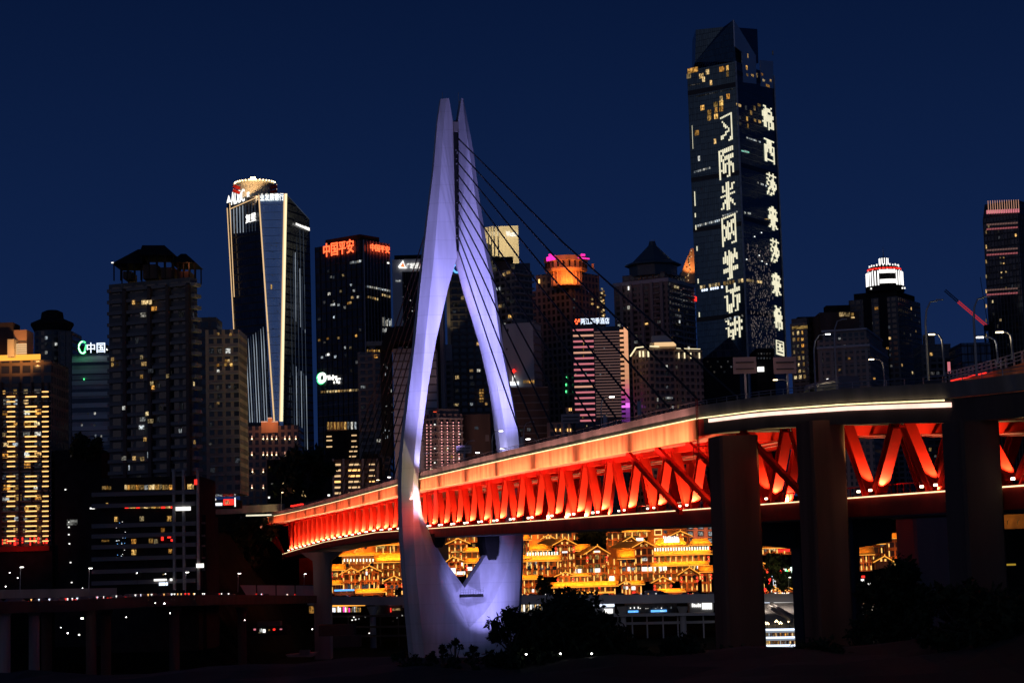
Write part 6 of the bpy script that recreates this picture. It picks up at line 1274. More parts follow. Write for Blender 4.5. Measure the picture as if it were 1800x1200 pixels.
b = MB(); hh = [o for o in bpy.data.objects if o.name.startswith('stilt_house') and 'yellow pillars' in o.get('label', '')][0]; b.bar(at(1021, 930, 842), at(1138, 927, 842), .8); b.build('roof_light_line', M['amber_line'], hh)
h, f = H('brown plain house with two square picture frame windows under the deck', 1138, 1206, 926, 960, 852, None, 0, wall='stone_wall', bands=False, wl=1.0, win=[(1166, 1172, 932, 937, 'dim')])
for y0, y1 in ((930, 940), (945, 956)):
    for a in ((1150, y0, 1163.5, y0 + 1.5), (1150, y1 - 1.5, 1163.5, y1), (1150, y0, 1151.6, y1), (1162, y0, 1163.5, y1)): pbox(h, f, *a, 'gold_line', 'window_frame', .3, .2)
    pbox(h, f, 1152, y0 + 1.6, 1162, y1 - 1.6, 'timber', 'window', .1, .05)
H('rear gable with a white name board above the central tower house', 1092, 1120, 955, 966, 838, 'gable', 944, rx=1110, cols=2, win=[(1118, 1131, 945, 951, 'white')])
H('central tower house with a wide gable, two round gable lamps and four lit columns', 1117, 1149, 961, 1021, 820, 'gable', 951, rx=1132.4, D=16, sk=-9, cols=3, win=[(1127, 1131, 957, 960.5, 'gold'), (1133, 1137, 957, 960.5, 'gold'), (1128, 1138, 980, 985, 'cool'), (1128, 1138, 996, 1003, 'white'), (1120, 1125, 996, 1003, 'warm'), (1140, 1146, 996, 1003, 'white'), (1128, 1136, 977, 979, 'dim')])
H('house with a large square yellow roof left of the central tower house', 1091, 1117, 981, 1022, 824, 'side', 966, cols=3, win=[(1094, 1100, 997, 1003, 'cool'), (1103, 1108, 996, 1003, 'white'), (1110, 1116, 997, 1003, 'cool'), (1094, 1100, 983, 988, 'dim'), (1110, 1115, 983, 987, 'dim'), (1090, 1094, 990, 995, 'gold'), (1106, 1110, 990, 994, 'gold')], light=1.2)
H('rear gable high at the right under the deck, above the white sign', 1179, 1212, 942, 956, 846, 'gable', 934, cols=3)
h, f = H('temple house with an upturned hip roof carrying a large white sign', 1152, 1206, 960, 970, 828, 'hip', 946.5, cols=5, light=1.6)
S_ = Face((at(1165, 947, 822).x, 822), (at(1194, 947, 822).x, 822)); pbox(h, S_, 1167, 946.5, 1194, 952.5, 'white', 'sign_board', .3, .3)
for i in range(9): pbox(h, S_, 1165.5 + i * 3.1, 941.5 + (i * 7 % 3) * .6, 1167.6 + i * 3.1, 946, 'white', 'sign_stroke', .3, .3)
H('long gallery with a full row of pale lamps on its eave ledge', 1149, 1247, 974, 990, 822, 'side', 969, cols=10, beads=True, win=[(1165, 1168, 979, 985, 'gold'), (1172, 1175, 979, 985, 'gold'), (1220, 1224, 976, 980, 'dim')], light=1.2, lantern=True)
H('corner pavilion with an upturned yellow roof at the right end by the tall pier', 1215, 1247, 957, 969, 826, 'hip', 948, cols=3, light=1.2, lantern=True)
H('gallery with a bright roof and white windows below the long lamp gallery', 1149, 1241, 993, 1020, 819, 'side', 988.5, cols=9, rx=0, win=[(1149, 1153, 996, 1003, 'white'), (1158, 1163, 995, 1003, 'white'), (1165, 1172, 995, 1002, 'white'), (1214, 1218, 994, 998, 'gold'), (1219, 1223, 994, 998, 'gold'), (1225, 1229, 994, 999, 'white'), (1231, 1235, 994, 998, 'white'), (1155, 1158, 988, 993, 'gold'), (1162, 1165, 988, 993, 'gold'), (1172, 1176, 988, 993, 'gold')], light=1.1)
H('gabled house with three dark arches at the right end of the quarter', 1197, 1226, 1009, 1038, 812, 'gable', 998, cols=3, lantern=True, win=[(1203, 1208, 1004, 1007, 'gold'), (1213, 1217, 1004, 1007, 'gold'), (1217, 1222, 1010, 1016, 'dim')])
H('small gabled gate house left of the three arch house, above a yellow awning', 1150, 1180, 1023, 1037, 808, 'gable', 1014.5, cols=3, lantern=True, win=[(1158, 1164, 1027, 1034, 'gold'), (1176, 1180, 1014, 1018, 'white')])
H('low shop with a yellow awning right of the parked lorries', 1162, 1200, 1039, 1045, 804, 'side', 1036, D=4, bands=False, light=1.3)
H('small gabled shop with white windows left of the parked lorries', 1093, 1108, 1027, 1045, 808, 'gable', 1021.5, cols=2, win=[(1095, 1099, 1029, 1035, 'cool'), (1100, 1104, 1030, 1035, 'white')])
H('shop with a bright roof and a white window beside the small gabled shop', 1107, 1128, 1026, 1045, 810, 'side', 1021.5, cols=3, win=[(1110, 1117, 1030, 1036, 'white'), (1111, 1117, 1039, 1042, 'red')])
H('end house with a short yellow roof and lanterns against the tall pier', 1234, 1250, 1004, 1040, 814, 'side', 995, cols=2, lantern=True, win=[(1245, 1248, 1008, 1016, 'gold')])
B = Bldg('apartment_block', 'pink framed apartment block with blue white windows beside the tall pier', 1205, 1256, 916, 860, 'beam', depth=14, zb=40, yref=935)
for i in range(3):
    for j in range(3): pbox(B.root, B.F, 1208 + i * 18, 921 + j * 12, 1219 + i * 18, 930 + j * 12, 'dark', 'window', .15, .02); pbox(B.root, B.F, 1209 + i * 18, 922 + j * 12, 1218 + i * 18, 929 + j * 12, 'cool', 'window', .1, .2)
lamp('facade_fill', 'AREA', at(1230, 960, 845), 1200, (1, .45, .3), at(1230, 930, 860), 10, 1)
# fragments seen between the right piers
H('two storey terrace house with coloured lights seen between the two right piers', 1340, 1392, 962, 974, 790, 'side', 957, cols=4, win=[(1344, 1347, 961, 969, 'cool'), (1348, 1352, 960, 964, 'white'), (1352, 1363, 963, 968, 'warm'), (1366, 1388, 965, 969, 'red'), (1356, 1364, 974, 978, 'warm')], light=.25)
H('small yellow roofed pavilion between the two right piers', 1328, 1348, 993, 1004, 800, 'gable', 989, cols=2, lantern=True)
H('twin roofed yellow pavilion at the road, left one of the pair between the right piers', 1349, 1371, 1038, 1045, 792, 'gable', 1032, D=5, cols=2, win=[(1352, 1368, 1041, 1044, 'white')])
H('twin roofed yellow pavilion at the road, right one of the pair between the right piers', 1371, 1396, 1038, 1045, 792, 'gable', 1032, D=5, cols=2, win=[(1374, 1390, 1041, 1044, 'white')])
H('half timbered house with an orange curved roof seen right of the second pier', 1496, 1532, 974, 1003, 800, 'side', 962, cols=4, light=.3, win=[(1502, 1508, 980, 986, 'dim')])
H('upper house with a lit edge column seen right of the second pier', 1534, 1566, 955, 990, 810, 'side', 950, cols=2, light=.3, wl=.6, win=[(1547, 1554, 955, 959, 'dim'), (1547, 1554, 967, 972, 'dim'), (1562, 1565, 960, 984, 'gold')])
H('small gabled house in front of the lit edge column house', 1540, 1566, 987, 1000, 796, 'gable', 978, rx=1554, wall='timber', bands=False, light=.25, wl=0)
H('narrow house with two orange eaves against the grey wide pier', 1562, 1584, 945, 996, 804, 'side', 938, cols=1, light=.5, win=[(1567, 1580, 988, 994, 'gold')])
# lights among the greenery between the piers
for x, y, m in ((1361, 1010, 'bluewhite'), (1359, 1013, 'bluewhite'), (1373, 1004, 'red'), (1377, 1003, 'red'), (1380, 1001, 'wg'), (1383, 1004, 'green'), (1387, 1003, 'gold_line'), (1391, 1000, 'wg'), (1331, 1018, 'gold_line'), (1343, 1017, 'gold_line'), (1338, 1024, 'gold_line'), (1371, 1024, 'gold_line'), (1352, 1028, 'red'), (1356, 1032, 'wg'), (1345, 1036, 'red'), (1333, 1000, 'red'), (1336, 1000, 'red'), (1363, 1014, 'white'), (1353, 1018, 'red'), (1375, 1030, 'red')):
    b = MB(); p = at(x, y, 786); b.lathe((p.x, p.y), [(.15, p.z + .9), (.5, p.z + .5), (.5, p.z - .3), (.15, p.z - .7)], 7); b.bar(p + Vector((0, 0, -4)), p + Vector((0, 0, -.6)), .12); o = b.build('garden_lantern', M[m]); tag(o, 'small coloured garden lantern among the greenery between the right piers', 'lantern', 'garden lanterns between the right piers')
# ------------------------------------------------------------------ riverside road on columns, its traffic and shops below
def road(name, label, pts, w, t, mat, cat='elevated road'):
    r = thing(name, label, cat, pts[0])
    P_ = [Vector(p) for p in pts]; b = MB(); bp_ = MB(); rings = []; pr = []
    for i, p in enumerate(P_):
        d = (P_[min(i + 1, len(P_) - 1)] - P_[max(i - 1, 0)]); d.z = 0; d.normalize(); n = Vector((-d.y, d.x, 0))
        if n.y < 0: n = -n
        rings.append([p, p + n * w, p + n * w - Vector((0, 0, t)), p - Vector((0, 0, t))]); pr.append([p + Vector((0, 0, .01)) - n * .05, p - n * .05 + Vector((0, 0, .95)), p + n * .2 + Vector((0, 0, .95)), p + n * .2 + Vector((0, 0, .01))])
    b.loft(rings); b.build('road_deck', M[mat], r); bp_.loft(pr); bp_.build('parapet', M[mat], r)
    return r
rp_ = [at(540, 1052, 790), at(720, 1052, 785), at(905, 1050, 782), at(1100, 1049, 780), at(1250, 1047.5, 780), at(1420, 1047, 778), at(1600, 1046, 778)]
RV = road('riverside_road', 'elevated riverside road on columns in front of the golden houses', rp_, 18, 2.4, 'plain')
for x, y in ((655, 1065), (875 / 4.5 + 900, 1065), (1350 / 4.5 + 900, 1065), (1420, 1062), (745, 1066)):
    p = at(x, y, 788); b = MB(); b.lathe((p.x, p.y), [(1.3, 0), (1.2, p.z - 3), (2.4, p.z)], 12); b.build('column', M['plain'], RV)
lp = [at(-60, 1066, 430), at(120, 1062, 448), at(260, 1054, 465), at(345, 1052, 478), at(420, 1051, 540), at(560, 1051, 700)]
LV = road('riverside_road', 'dim elevated road curving in from the left edge on tall round columns', lp, 16, 1.6, 'dark_concrete')
for x, Y in ((9, 440), (60, 446), (82, 462), (160, 458), (186, 468), (306, 476), (425, 560)):
    p = at(x, 1066, Y); b = MB(); b.lathe((p.x, p.y), [(1.25, 0), (1.2, p.z - 2), (2.0, p.z - .2)], 12); b.build('column', M['concrete' if x in (60, 9) else 'dark_concrete'], LV)
W2 = thing('retaining_wall', 'long pale wall along the far side of the left elevated road', 'wall', at(450, 1045, 720)); b = MB()
p, q = at(345, 1046, 690), at(552, 1046, 730); b.box((p + q) / 2 + Vector((0, 0, 1.6)), (q - p) / 2, (0, .3, 0), (0, 0, 2.0)); b.build('wall', M['plain'], W2)
for i in range(1, 6): m = p.lerp(q, i / 6); bb = MB(); bb.box(m + Vector((0, -.4, 1.6)), (.2, 0, 0), (0, .1, 0), (0, 0, 2.1)); bb.build('wall_post', M['dark'], W2)
W3 = thing('guard_wall', 'pale parapet wall beyond the left end of the elevated road', 'wall', at(60, 1044, 460)); b = MB()
p, q = at(-60, 1045, 455), at(205, 1040, 478); b.box((p + q) / 2, (q - p) / 2, (0, .3, 0), (0, 0, 1.0)); b.build('wall', M['concrete'], W3)
# cars
def car_mesh():
    b = MB(); prof = [(-2.2, .3), (-2.25, .8), (-1.5, .95), (-.9, 1.45), (.7, 1.45), (1.3, .95), (2.2, .8), (2.25, .3)]
    b.loft([[Vector((x, s * (.85 if z < 1 else .68), z)) for x, z in prof] for s in (-1, 1)]); o = b.build('car', M['carpaint']); return o
M['carpaint'] = solid('car_paint', (.10, .10, .11), .3, metal=.3)
cm = car_mesh(); cmesh = cm.data; cmesh.transform(Matrix.Translation((0, 0, cm.location.z))); bpy.data.objects.remove(cm)
b = MB(); b.lathe((0, 0), [(.05, -.1), (.32, -.1), (.32, .1), (.05, .1)], 10); o = b.build('wheel', M['black']); wmesh = o.data; wmesh.transform(Matrix.Translation((0, 0, -.1)) ); wmesh.transform(Matrix.Rotation(R(90), 4, 'X')); bpy.data.objects.remove(o)
def car(p, ang, label, group, red=True, name='car'):
    o = bpy.data.objects.new(name, cmesh); o.location = p; o.rotation_euler = (0, 0, ang); link(o); tag(o, label, 'car', group)
    for sx_ in (-1.4, 1.4):
        for sy_ in (-.85, .85):
            wv = bpy.data.objects.new('wheel', wmesh); wv.location = (sx_, sy_, .32); link(wv, o)
    for s in (-.6, .6):
        t = bpy.data.objects.new('taillight', unit('red')); t.location = (-2.32, s + .2, .6); t.rotation_euler = (0, 0, R(0)); t.scale = (.12, .42, .28); link(t, o)
        t = bpy.data.objects.new('headlight', unit('lampwhite')); t.location = (2.24, s + .2, .5); t.scale = (.1, .35, .22); link(t, o)
    return o
def polyat(P_, t):
    t *= len(P_) - 1; i = min(int(t), len(P_) - 2); return P_[i].lerp(P_[i + 1], t - i), math.atan2((P_[i + 1] - P_[i]).y, (P_[i + 1] - P_[i]).x)
for i in range(30):
    t = .05 + .9 * i / 30 + random.uniform(-.01, .01); p, a = polyat([Vector(q) for q in lp], t); back = i % 3 == 0
    n = Vector((-math.sin(a), math.cos(a), 0)); dist = random.choice([3.5, 7, 10])
    car(p + n * dist + Vector((0, 0, .05)), a + (math.pi if back else 0) + (R(70) if False else 0), 'dark car with glowing lamps in the traffic on the left elevated road', 'cars on the left elevated road')
for i in range(34):
    t = .03 + .94 * i / 34 + random.uniform(-.01, .01); p, a = polyat([Vector(q) for q in rp_], t); n = Vector((-math.sin(a), math.cos(a), 0)); dist = random.choice([3.5, 7, 10])
    car(p + n * dist + Vector((0, 0, .05)), a + (math.pi if i % 2 else 0), 'dark car in the traffic on the road below the golden houses', 'cars below the golden houses')
# the bright dots in the traffic: car lights shown by glowing dots added on short posts
for i in range(70):
    left = i < 38; P_ = lp if left else rp_; t = random.uniform(.12, .98); p, a = polyat([Vector(q) for q in P_], t); n = Vector((-math.sin(a), math.cos(a), 0))
    m = random.choice(['red', 'red', 'white', 'gold_line', 'white', 'bluewhite'] if left else ['red', 'white', 'gold_line', 'gold_line']); b = MB(); q = p + n * 1.6
    b.box(q + Vector((0, 0, 1.3)), (random.uniform(.08, .22), 0, 0), (0, .1, 0), (0, 0, .1)); b.bar(q, q + Vector((0, 0, 1.2)), .08); o = b.build('car_light_dot', M[m])
    tag(o, 'added glowing dot for a car light on the %s' % ('left elevated road' if left else 'road below the golden houses'), 'lamp', 'car light dots on the %s' % ('left elevated road' if left else 'road below the golden houses'))
def lorry(x0, x1, yt, yb, Y, cab_left, col, label):
    A, B_ = at(x0, yb, Y), at(x1, yt, Y); t = thing('lorry', label, 'lorry', (A.x, Y, A.z)); w = B_.x - A.x; hgt = B_.z - A.z
    b = MB(); c0, c1 = (A.x + w * .2, B_.x) if cab_left else (A.x, B_.x - w * .2); pr = [(c0, .9), (c0, hgt * .93), (c0 + .5, hgt), (c1 - .5, hgt), (c1, hgt * .93), (c1, .9)]
    b.loft([[Vector((x, Y + s, A.z + z)) for x, z in pr] for s in (0, 2.5)]); b.build('cargo_body', M[col], t)
    b = MB(); k0, k1 = (A.x, A.x + w * .19) if cab_left else (B_.x - w * .19, B_.x); b.loft([[Vector((x, Y + s, A.z + z)) for x, z in ((k0, .7), (k0 + .1, hgt * .75), (k1, hgt * .8), (k1, .7))] for s in (.1, 2.4)]); b.build('cab', M['dark'], t)
    for x in (A.x + w * .12, A.x + w * .7, A.x + w * .88):
        wv = bpy.data.objects.new('wheel', wmesh); wv.location = Vector((x, Y, A.z + .45)) - wloc(t); wv.scale = (1.4, 1.4, 1.4); link(wv, t)
M['blue_body'] = solid('dark_blue_cover', (.02, .03, .10), .6)
lorry(1128, 1155, 1037, 1049, 788, True, 'grey_metal', 'grey box lorry parked on the road below the central tower house'); lorry(1155.5, 1170, 1038, 1049, 788, False, 'blue_body', 'dark blue covered lorry behind the grey one')
# shops under the road
def shop(x0, x1, y0, y1, Y, wins, label, wall='slab'):
    B = Bldg('riverside_shop', label, x0, x1, y0, Y, wall, depth=8, zb=at((x0 + x1) / 2, y1, Y).z, yref=(y0 + y1) / 2, cat='shop')
    for a in wins: pbox(B.root, B.F, *a[:4], a[4], 'window', .25, .15)
    return B
shop(548, 610, 1058, 1076, 800, [(583, 621, 1057.5, 1059.5, 'gold_line'), (583, 642, 1062.5, 1064, 'amber_line')] + [(584 + i * 3.2, 1066 + random.uniform(-1, 2), 586.4 + i * 3.2, 1075, random.choice(['bluewhite', 'warm', 'cool', 'white', 'gold', 'magenta'])) for i in range(16)] and [(583, 1057.5, 621, 1059.5, 'gold_line'), (583, 1062.5, 642, 1064, 'amber_line')] + [(584 + i * 3.2, 1066 + random.uniform(-1, 2), 586.4 + i * 3.2, 1075, random.choice(['bluewhite', 'warm', 'cool', 'white', 'gold', 'magenta'])) for i in range(16)], 'bright shops with coloured windows under the road by the left grey pier')
shop(543, 554, 1064, 1078, 790, [(543.5, 1065, 553.5, 1077, 'gold')], 'single yellow lit kiosk left of the grey pier')
shop(660, 705, 1062, 1080, 800, [(684, 1061, 701, 1062.5, 'pink_line'), (686, 1068, 688, 1075, 'red'), (690, 1069, 704, 1072, 'warm'), (657, 1066, 660, 1075, 'white')], 'dim shops with pink light under the road left of the bridge tower', 'slab_dark')
shop(912, 1080, 1060, 1080, 798, [(912 + i * 4, 1062, 914.5 + i * 4, 1074, random.choice(['warm', 'warm', 'white', 'cool'])) for i in range(18)] + [(1044, 1062, 1080, 1065, 'bluewhite'), (1062, 1069.5, 1077, 1077, 'white')], 'white lit shop hall under the road behind the foreground tree', 'plain')
shop(1100, 1190, 1060, 1080, 800, [(1104 + i * 3.4, 1066 + random.uniform(-1, 3), 1105.6 + i * 3.4, 1069, random.choice(['cool', 'white', 'dim', 'dim'])) for i in range(24)] + [(1104, 1072.5, 1122, 1075.5, 'blue'), (1144, 1071.5, 1172, 1074.5, 'blue'), (1114, 1073, 1116, 1075, 'white'), (1160, 1072, 1168, 1074.5, 'bluewhite')], 'dim cafe terrace with blue light strips under the road', 'slab_dark')
shop(1212, 1254, 1058, 1080, 800, [(1216 + i * 3.4, 1060 + (i % 3), 1218.6 + i * 3.4, 1066, 'white') for i in range(5)] + [(1234 + i * 3.6, 1059, 1237 + i * 3.6, 1070, 'white') for i in range(5)], 'white lit shop beside the tall pier under the road', 'plain')
D1 = thing('jetty_frame', 'concrete quay frame with thin posts under the riverside shops', 'quay', at(1170, 1100, 792))
b = MB(); p, q = at(1050, 1081, 790), at(1256, 1078, 790); b.box((p + q) / 2, (q - p) / 2, (0, 5, 0), (0, 0, .5)); b.build('quay_slab', M['plain'], D1)
b = MB(); p, q = at(1060, 1096, 790), at(1256, 1092, 790); b.box((p + q) / 2, (q - p) / 2, (0, .6, 0), (0, 0, .5)); b.build('quay_beam', M['plain'], D1)
for x in (1063, 1086, 1111, 1137, 1165, 1191, 1236): b = MB(); p = at(x, 1080, 789); b.bar(p, Vector((p.x, p.y, p.z - 9)), .55); b.build('quay_post', M['plain'], D1)
D2 = thing('jetty_frame', 'dark quay frame with thin posts under the road left of the bridge tower', 'quay', at(680, 1100, 790))
for y in (1083, 1102, 1118): b = MB(); p, q = at(560, y, 780), at(718, y - 2, 780); b.box((p + q) / 2, (q - p) / 2, (0, 2, 0), (0, 0, .35)); b.build('quay_beam', M['dark_concrete'], D2)
for x in (612, 668, 700): b = MB(); p = at(x, 1082, 779); b.bar(p, Vector((p.x, p.y, 2)), .4); b.build('quay_post', M['dark_concrete'], D2)
for x, y, m in ((621, 1083, 'white'), (624, 1087, 'white'), (618, 1088, 'white'), (630, 1086, 'cool'), (641, 1083, 'cool'), (648, 1111, 'white'), (697, 1084, 'cool'), (706, 1080, 'cool'), (690, 1090, 'dim')): pbox(D2, Face((at(600, 1085, 777).x, 777), (at(720, 1085, 777).x, 777)), x, y, x + 2.2, y + 2, m, 'quay_lamp', .3)
for x, y, e in ((1060, 1070, 260), (1150, 1072, 210), (1235, 1066, 230), (700, 1072, 80), (600, 1070, 120), (935, 1066, 150)):
    lamp('quay_fill', 'POINT', at(x, y, 768), e, (1, .9, .82), None, .4)  # points added for ambient glow on road and quay, no lamps there
# stairs, terrace and lamps between the right piers
TQ = thing('river_stairs', 'broad pale river steps with a slanting balustrade between the two right piers', 'stairs', at(1365, 1095, 770))
b = MB(); n = 14
for i in range(n):
    p, q = at(1330, 1062 + i * 3.0, 775 - i * 2.2), at(1400, 1061 + i * 3.0, 775 - i * 2.2); b.box((p + q) / 2, (q - p) / 2, (0, 1.3, 0), (0, 0, .6))
b.build('steps', M['concrete'], TQ)
b = MB(); b.bar(at(1350, 1064, 765), at(1392, 1090, 740), .8, 1.4); b.bar(at(1356, 1062, 766), at(1400, 1086, 741), .5, 1.2); b.build('balustrade', M['concrete'], TQ)
shop(1330, 1354, 1057, 1066, 783, [(1332, 1058.5, 1353, 1062, 'bluewhite')], 'small kiosk with a blue white light band between the right piers', 'plain'); shop(1358, 1396, 1056, 1072, 784, [(1360, 1058, 1395, 1064, 'white')] + [(1363 + i * 6, 1066, 1367 + i * 6, 1068, 'cool') for i in range(5)], 'long white lit pavilion between the right piers', 'plain')
lamp('quay_fill', 'AREA', at(1365, 1056, 760), 900, (1, .85, .75), at(1365, 1080, 765), 14, 2)
for i, (x, y) in enumerate(((1343, 1093), (1349, 1096), (1365, 1092), (1372, 1095), (1388, 1092))):
    t = thing('globe_lamp', 'three globe lamp post on the river steps between the right piers', 'street lamp', at(x, 1104, 742), 'three globe lamps on the river steps'); b = MB(); p = at(x, y, 742); b.bar(at(x, 1104, 742), p, .12); b.bar(p + Vector((-.4, 0, -.2)), p + Vector((.4, 0, -.2)), .1); b.build('post', M['dark'], t)
    for dx, dz in ((-.42, 0), (.42, 0), (0, .45)): b = MB(); c = p + Vector((dx, 0, dz)); b.lathe((c.x, c.y), [(.03, c.z - .26), (.22, c.z - .12), (.26, c.z), (.2, c.z + .16), (.03, c.z + .26)], 8); b.build('globe', M['lampwarm'], t)
# river boat
BT = thing('river_boat', 'three deck river boat edged with blue white light strips between the right piers', 'boat', at(1366, 1143, 600))
bA = lambda x, y, Y=600: at(x, y, Y)
b = MB(); hl = [bA(1318, 1140), bA(1412, 1140), bA(1408, 1148), bA(1324, 1148)]; b.loft([hl, [p + Vector((0, 9, 0)) for p in hl]]); b.build('hull', M['plain'], BT)
for i, y in enumerate((1107, 1121, 1135)):
    p, q = bA(1322, y), bA(1410, y - 1.5); b = MB(); b.box((p + q) / 2 + Vector((0, 4, 0)), (q - p) / 2, (0, 4.5, 0), (0, 0, .25)); dk = b.build('deck', M['plain'], BT)
    b = MB(); b.bar(p + Vector((0, -.6, .1)), q + Vector((0, -.6, .1)), .55); b.build('deck_light', M['bluewhite'], dk); b = MB(); b.bar(p + Vector((0, -.5, -.5)), q + Vector((0, -.5, -.5)), .5); b.build('deck_light', M['bluesoft'] if 'bluesoft' in M else M['silver_line'], dk)
    if i < 2:
        Fb = Face((p.x, 602), (q.x, 602)); b = MB(); b.box((p + q) / 2 + Vector((0, 5, -1.3)), (q - p) / 2 * .97, (0, 3, 0), (0, 0, 1.0)); cb_n = b.build('cabin', M['beam'], BT)
        for j in range(20):
            x = 1326 + j * 4.1; pbox(cb_n, Fb, x, y + 4 + random.uniform(0, 1.5), x + random.uniform(1.4, 3.2), y + 11.5, random.choice(['warm', 'gold', 'gold', 'cool', 'dim', 'warm']), 'cabin_window', .2, .1)
        for j in range(9): x = 1326 + j * 10; pp = bA(x, y + 1.5, 599.8); b = MB(); b.bar(pp, pp - Vector((0, 0, 1.9)), .14); b.build('deck_post', M['grey_metal'], BT)
# white pavilion, wall and rocks right of the second pier
B = Bldg('riverside_pavilion', 'brilliant white tiered pavilion right of the second pier', 1500, 1545, 1033, 780, 'plain', depth=10, zb=at(1520, 1050, 780).z, yref=1040, cat='pavilion')
for a in ((1501, 1027, 1522, 1036, 'white'), (1521, 1028, 1536, 1033, 'white'), (1513, 1017, 1519, 1028, 'white'), (1541, 1031, 1549, 1040, 'white'), (1514, 1011, 1520, 1015, 'red'), (1504, 1038, 1508, 1041, 'green'), (1524, 1024, 1530, 1028, 'white'), (1508, 1026, 1513, 1029, 'pink_line'), (1530, 1033, 1540, 1036, 'pink_line'), (1504, 1024, 1507, 1027, 'white')): pbox(B.root, B.F, *a, 'light_panel', .3, .3)
B = Bldg('riverside_hall', 'white hall with red shop windows on the pale quay wall by the second pier', 1500, 1559, 1047, 770, 'plain', depth=10, zb=at(1530, 1065, 770).z, yref=1056, cat='hall')
for a in [(1504, 1047, 1541, 1051.5, 'white'), (1541, 1050, 1558, 1063, 'white'), (1504 , 1062, 1540, 1063.5, 'pink_line')] + [(1505 + i * 4, 1053 + (i % 3), 1507.5 + i * 4, 1061, random.choice(['red', 'warm', 'gold', 'white'])) for i in range(9)]: pbox(B.root, B.F, *a, 'window', .3, .2)
W4 = thing('quay_wall', 'pale lit quay wall with two wall lamps below the white hall', 'wall', at(1540, 1080, 765)); b = MB()
p, q = at(1500, 1092, 765), at(1574, 1064, 765); b.prism([(p.x, 765), (q.x, 765), (q.x, 772), (p.x, 772)], p.z, q.z); b.build('wall', M['plain'], W4)
b = MB(); b.bar(at(1504, 1066, 762), at(1545, 1086, 758), .9, 1.6); b.build('stair_balustrade', M['concrete'], W4)
for x, y in ((1533, 1068), (1562, 1066)): pbox(W4, Face((p.x, 764.8), (q.x, 764.8)), x - 1.6, y - 1.8, x + 1.6, y + 1.8, 'lampwarm', 'wall_lamp', .4); lamp('wall_lamp_light', 'POINT', at(x, y, 762), 500, (1, .9, .75), None, .3)
lamp('quay_fill', 'AREA', at(1530, 1062, 755), 700, (1, .9, .85), at(1535, 1080, 765), 12, 1)
# ochre lit cliff wall at the right edge
W5 = thing('cliff_wall', 'ochre lit cliff wall with climbing plants seen at the right edge under the bridge', 'wall', at(1780, 910, 330)); b = MB()
p, q = at(1664, 932, 330), at(1830, 884, 330); b.prism([(p.x, 330), (q.x, 330), (q.x, 334), (p.x, 334)], p.z, q.z); b.build('wall', M['stone_wall'], W5)
for x, y in ((1768, 897), (1792, 914), (1676, 915)): lamp('cliff_lamp', 'POINT', at(x, y, 327), 90, (1.0, .55, .08), None, .2)
for x in (1771, 1789):
    b = MB(); c = at(x, 921, 328); b.tube([c, c + Vector((.0, 0, .5)), c + Vector((.3, 0, .8))], .06); b.build('cliff_light_bracket', M['black'], W5)
W6 = thing('wall_light', 'small yellow strip light low at the right edge under the bridge', 'lamp', at(1773, 993, 320)); b = MB(); b.box(at(1773, 992, 320), (1.1, 0, 0), (0, .2, 0), (0, 0, .16)); b.build('lamp_tube', emit('ochre_strip', (.8, .5, .05), .45), W6); b = MB(); b.box(at(1773, 994.5, 320), (1.3, 0, 0), (0, .3, 0), (0, 0, .1)); b.build('lamp_tray', M['black'], W6)
# ------------------------------------------------------------------ street lamps, road signs and traffic on the bridge
def street_lamp(label, bx, by, hx, hy, Y, lit=True, group=None, r=.09, arm=True, warm=False, k=1.0):
    p = at(bx, by, Y); q = at(hx, hy, Y); t = thing('street_lamp', label, 'street lamp', p, group)
    b = MB()
    if arm:
        top = Vector((p.x + (p.x - p.x), p.y, q.z)); m = [p, Vector((p.x, p.y, p.z + (q.z - p.z) * .72)), p.lerp(q, .12) * 0 + Vector((p.x + (q.x - p.x) * .12, p.y, p.z + (q.z - p.z) * .88)), Vector((p.x + (q.x - p.x) * .45, p.y, p.z + (q.z - p.z) * .985)), q]
    else: m = [p, q]
    b.tube(m, r * 1.2, 7, r * .6); b.build('pole', M['grey_metal'], t)
    b = MB(); s = 1 if q.x >= p.x else -1
    b.box(q + Vector((s * .4 * k, 0, .12 * k)), (.6 * k, 0, 0), (0, .2 * k, 0), (0, 0, .1 * k)); lh = b.build('lamp_head', M['grey_metal'], t)
    if lit:
        b = MB(); b.box(q + Vector((s * .4 * k, 0, -.06 * k)), (.5 * k, 0, 0), (0, .17 * k, 0), (0, 0, .08 * k)); b.build('lamp_glass', M['lampwarm' if warm else 'lampwhite'], lh)
        lamp('lamp_light', 'POINT', q + Vector((s * .4, 0, -.5)), 30, (1, .8, .5) if warm else (1, .95, .85), None, .12)
G = 'street lamps along the bridge deck'
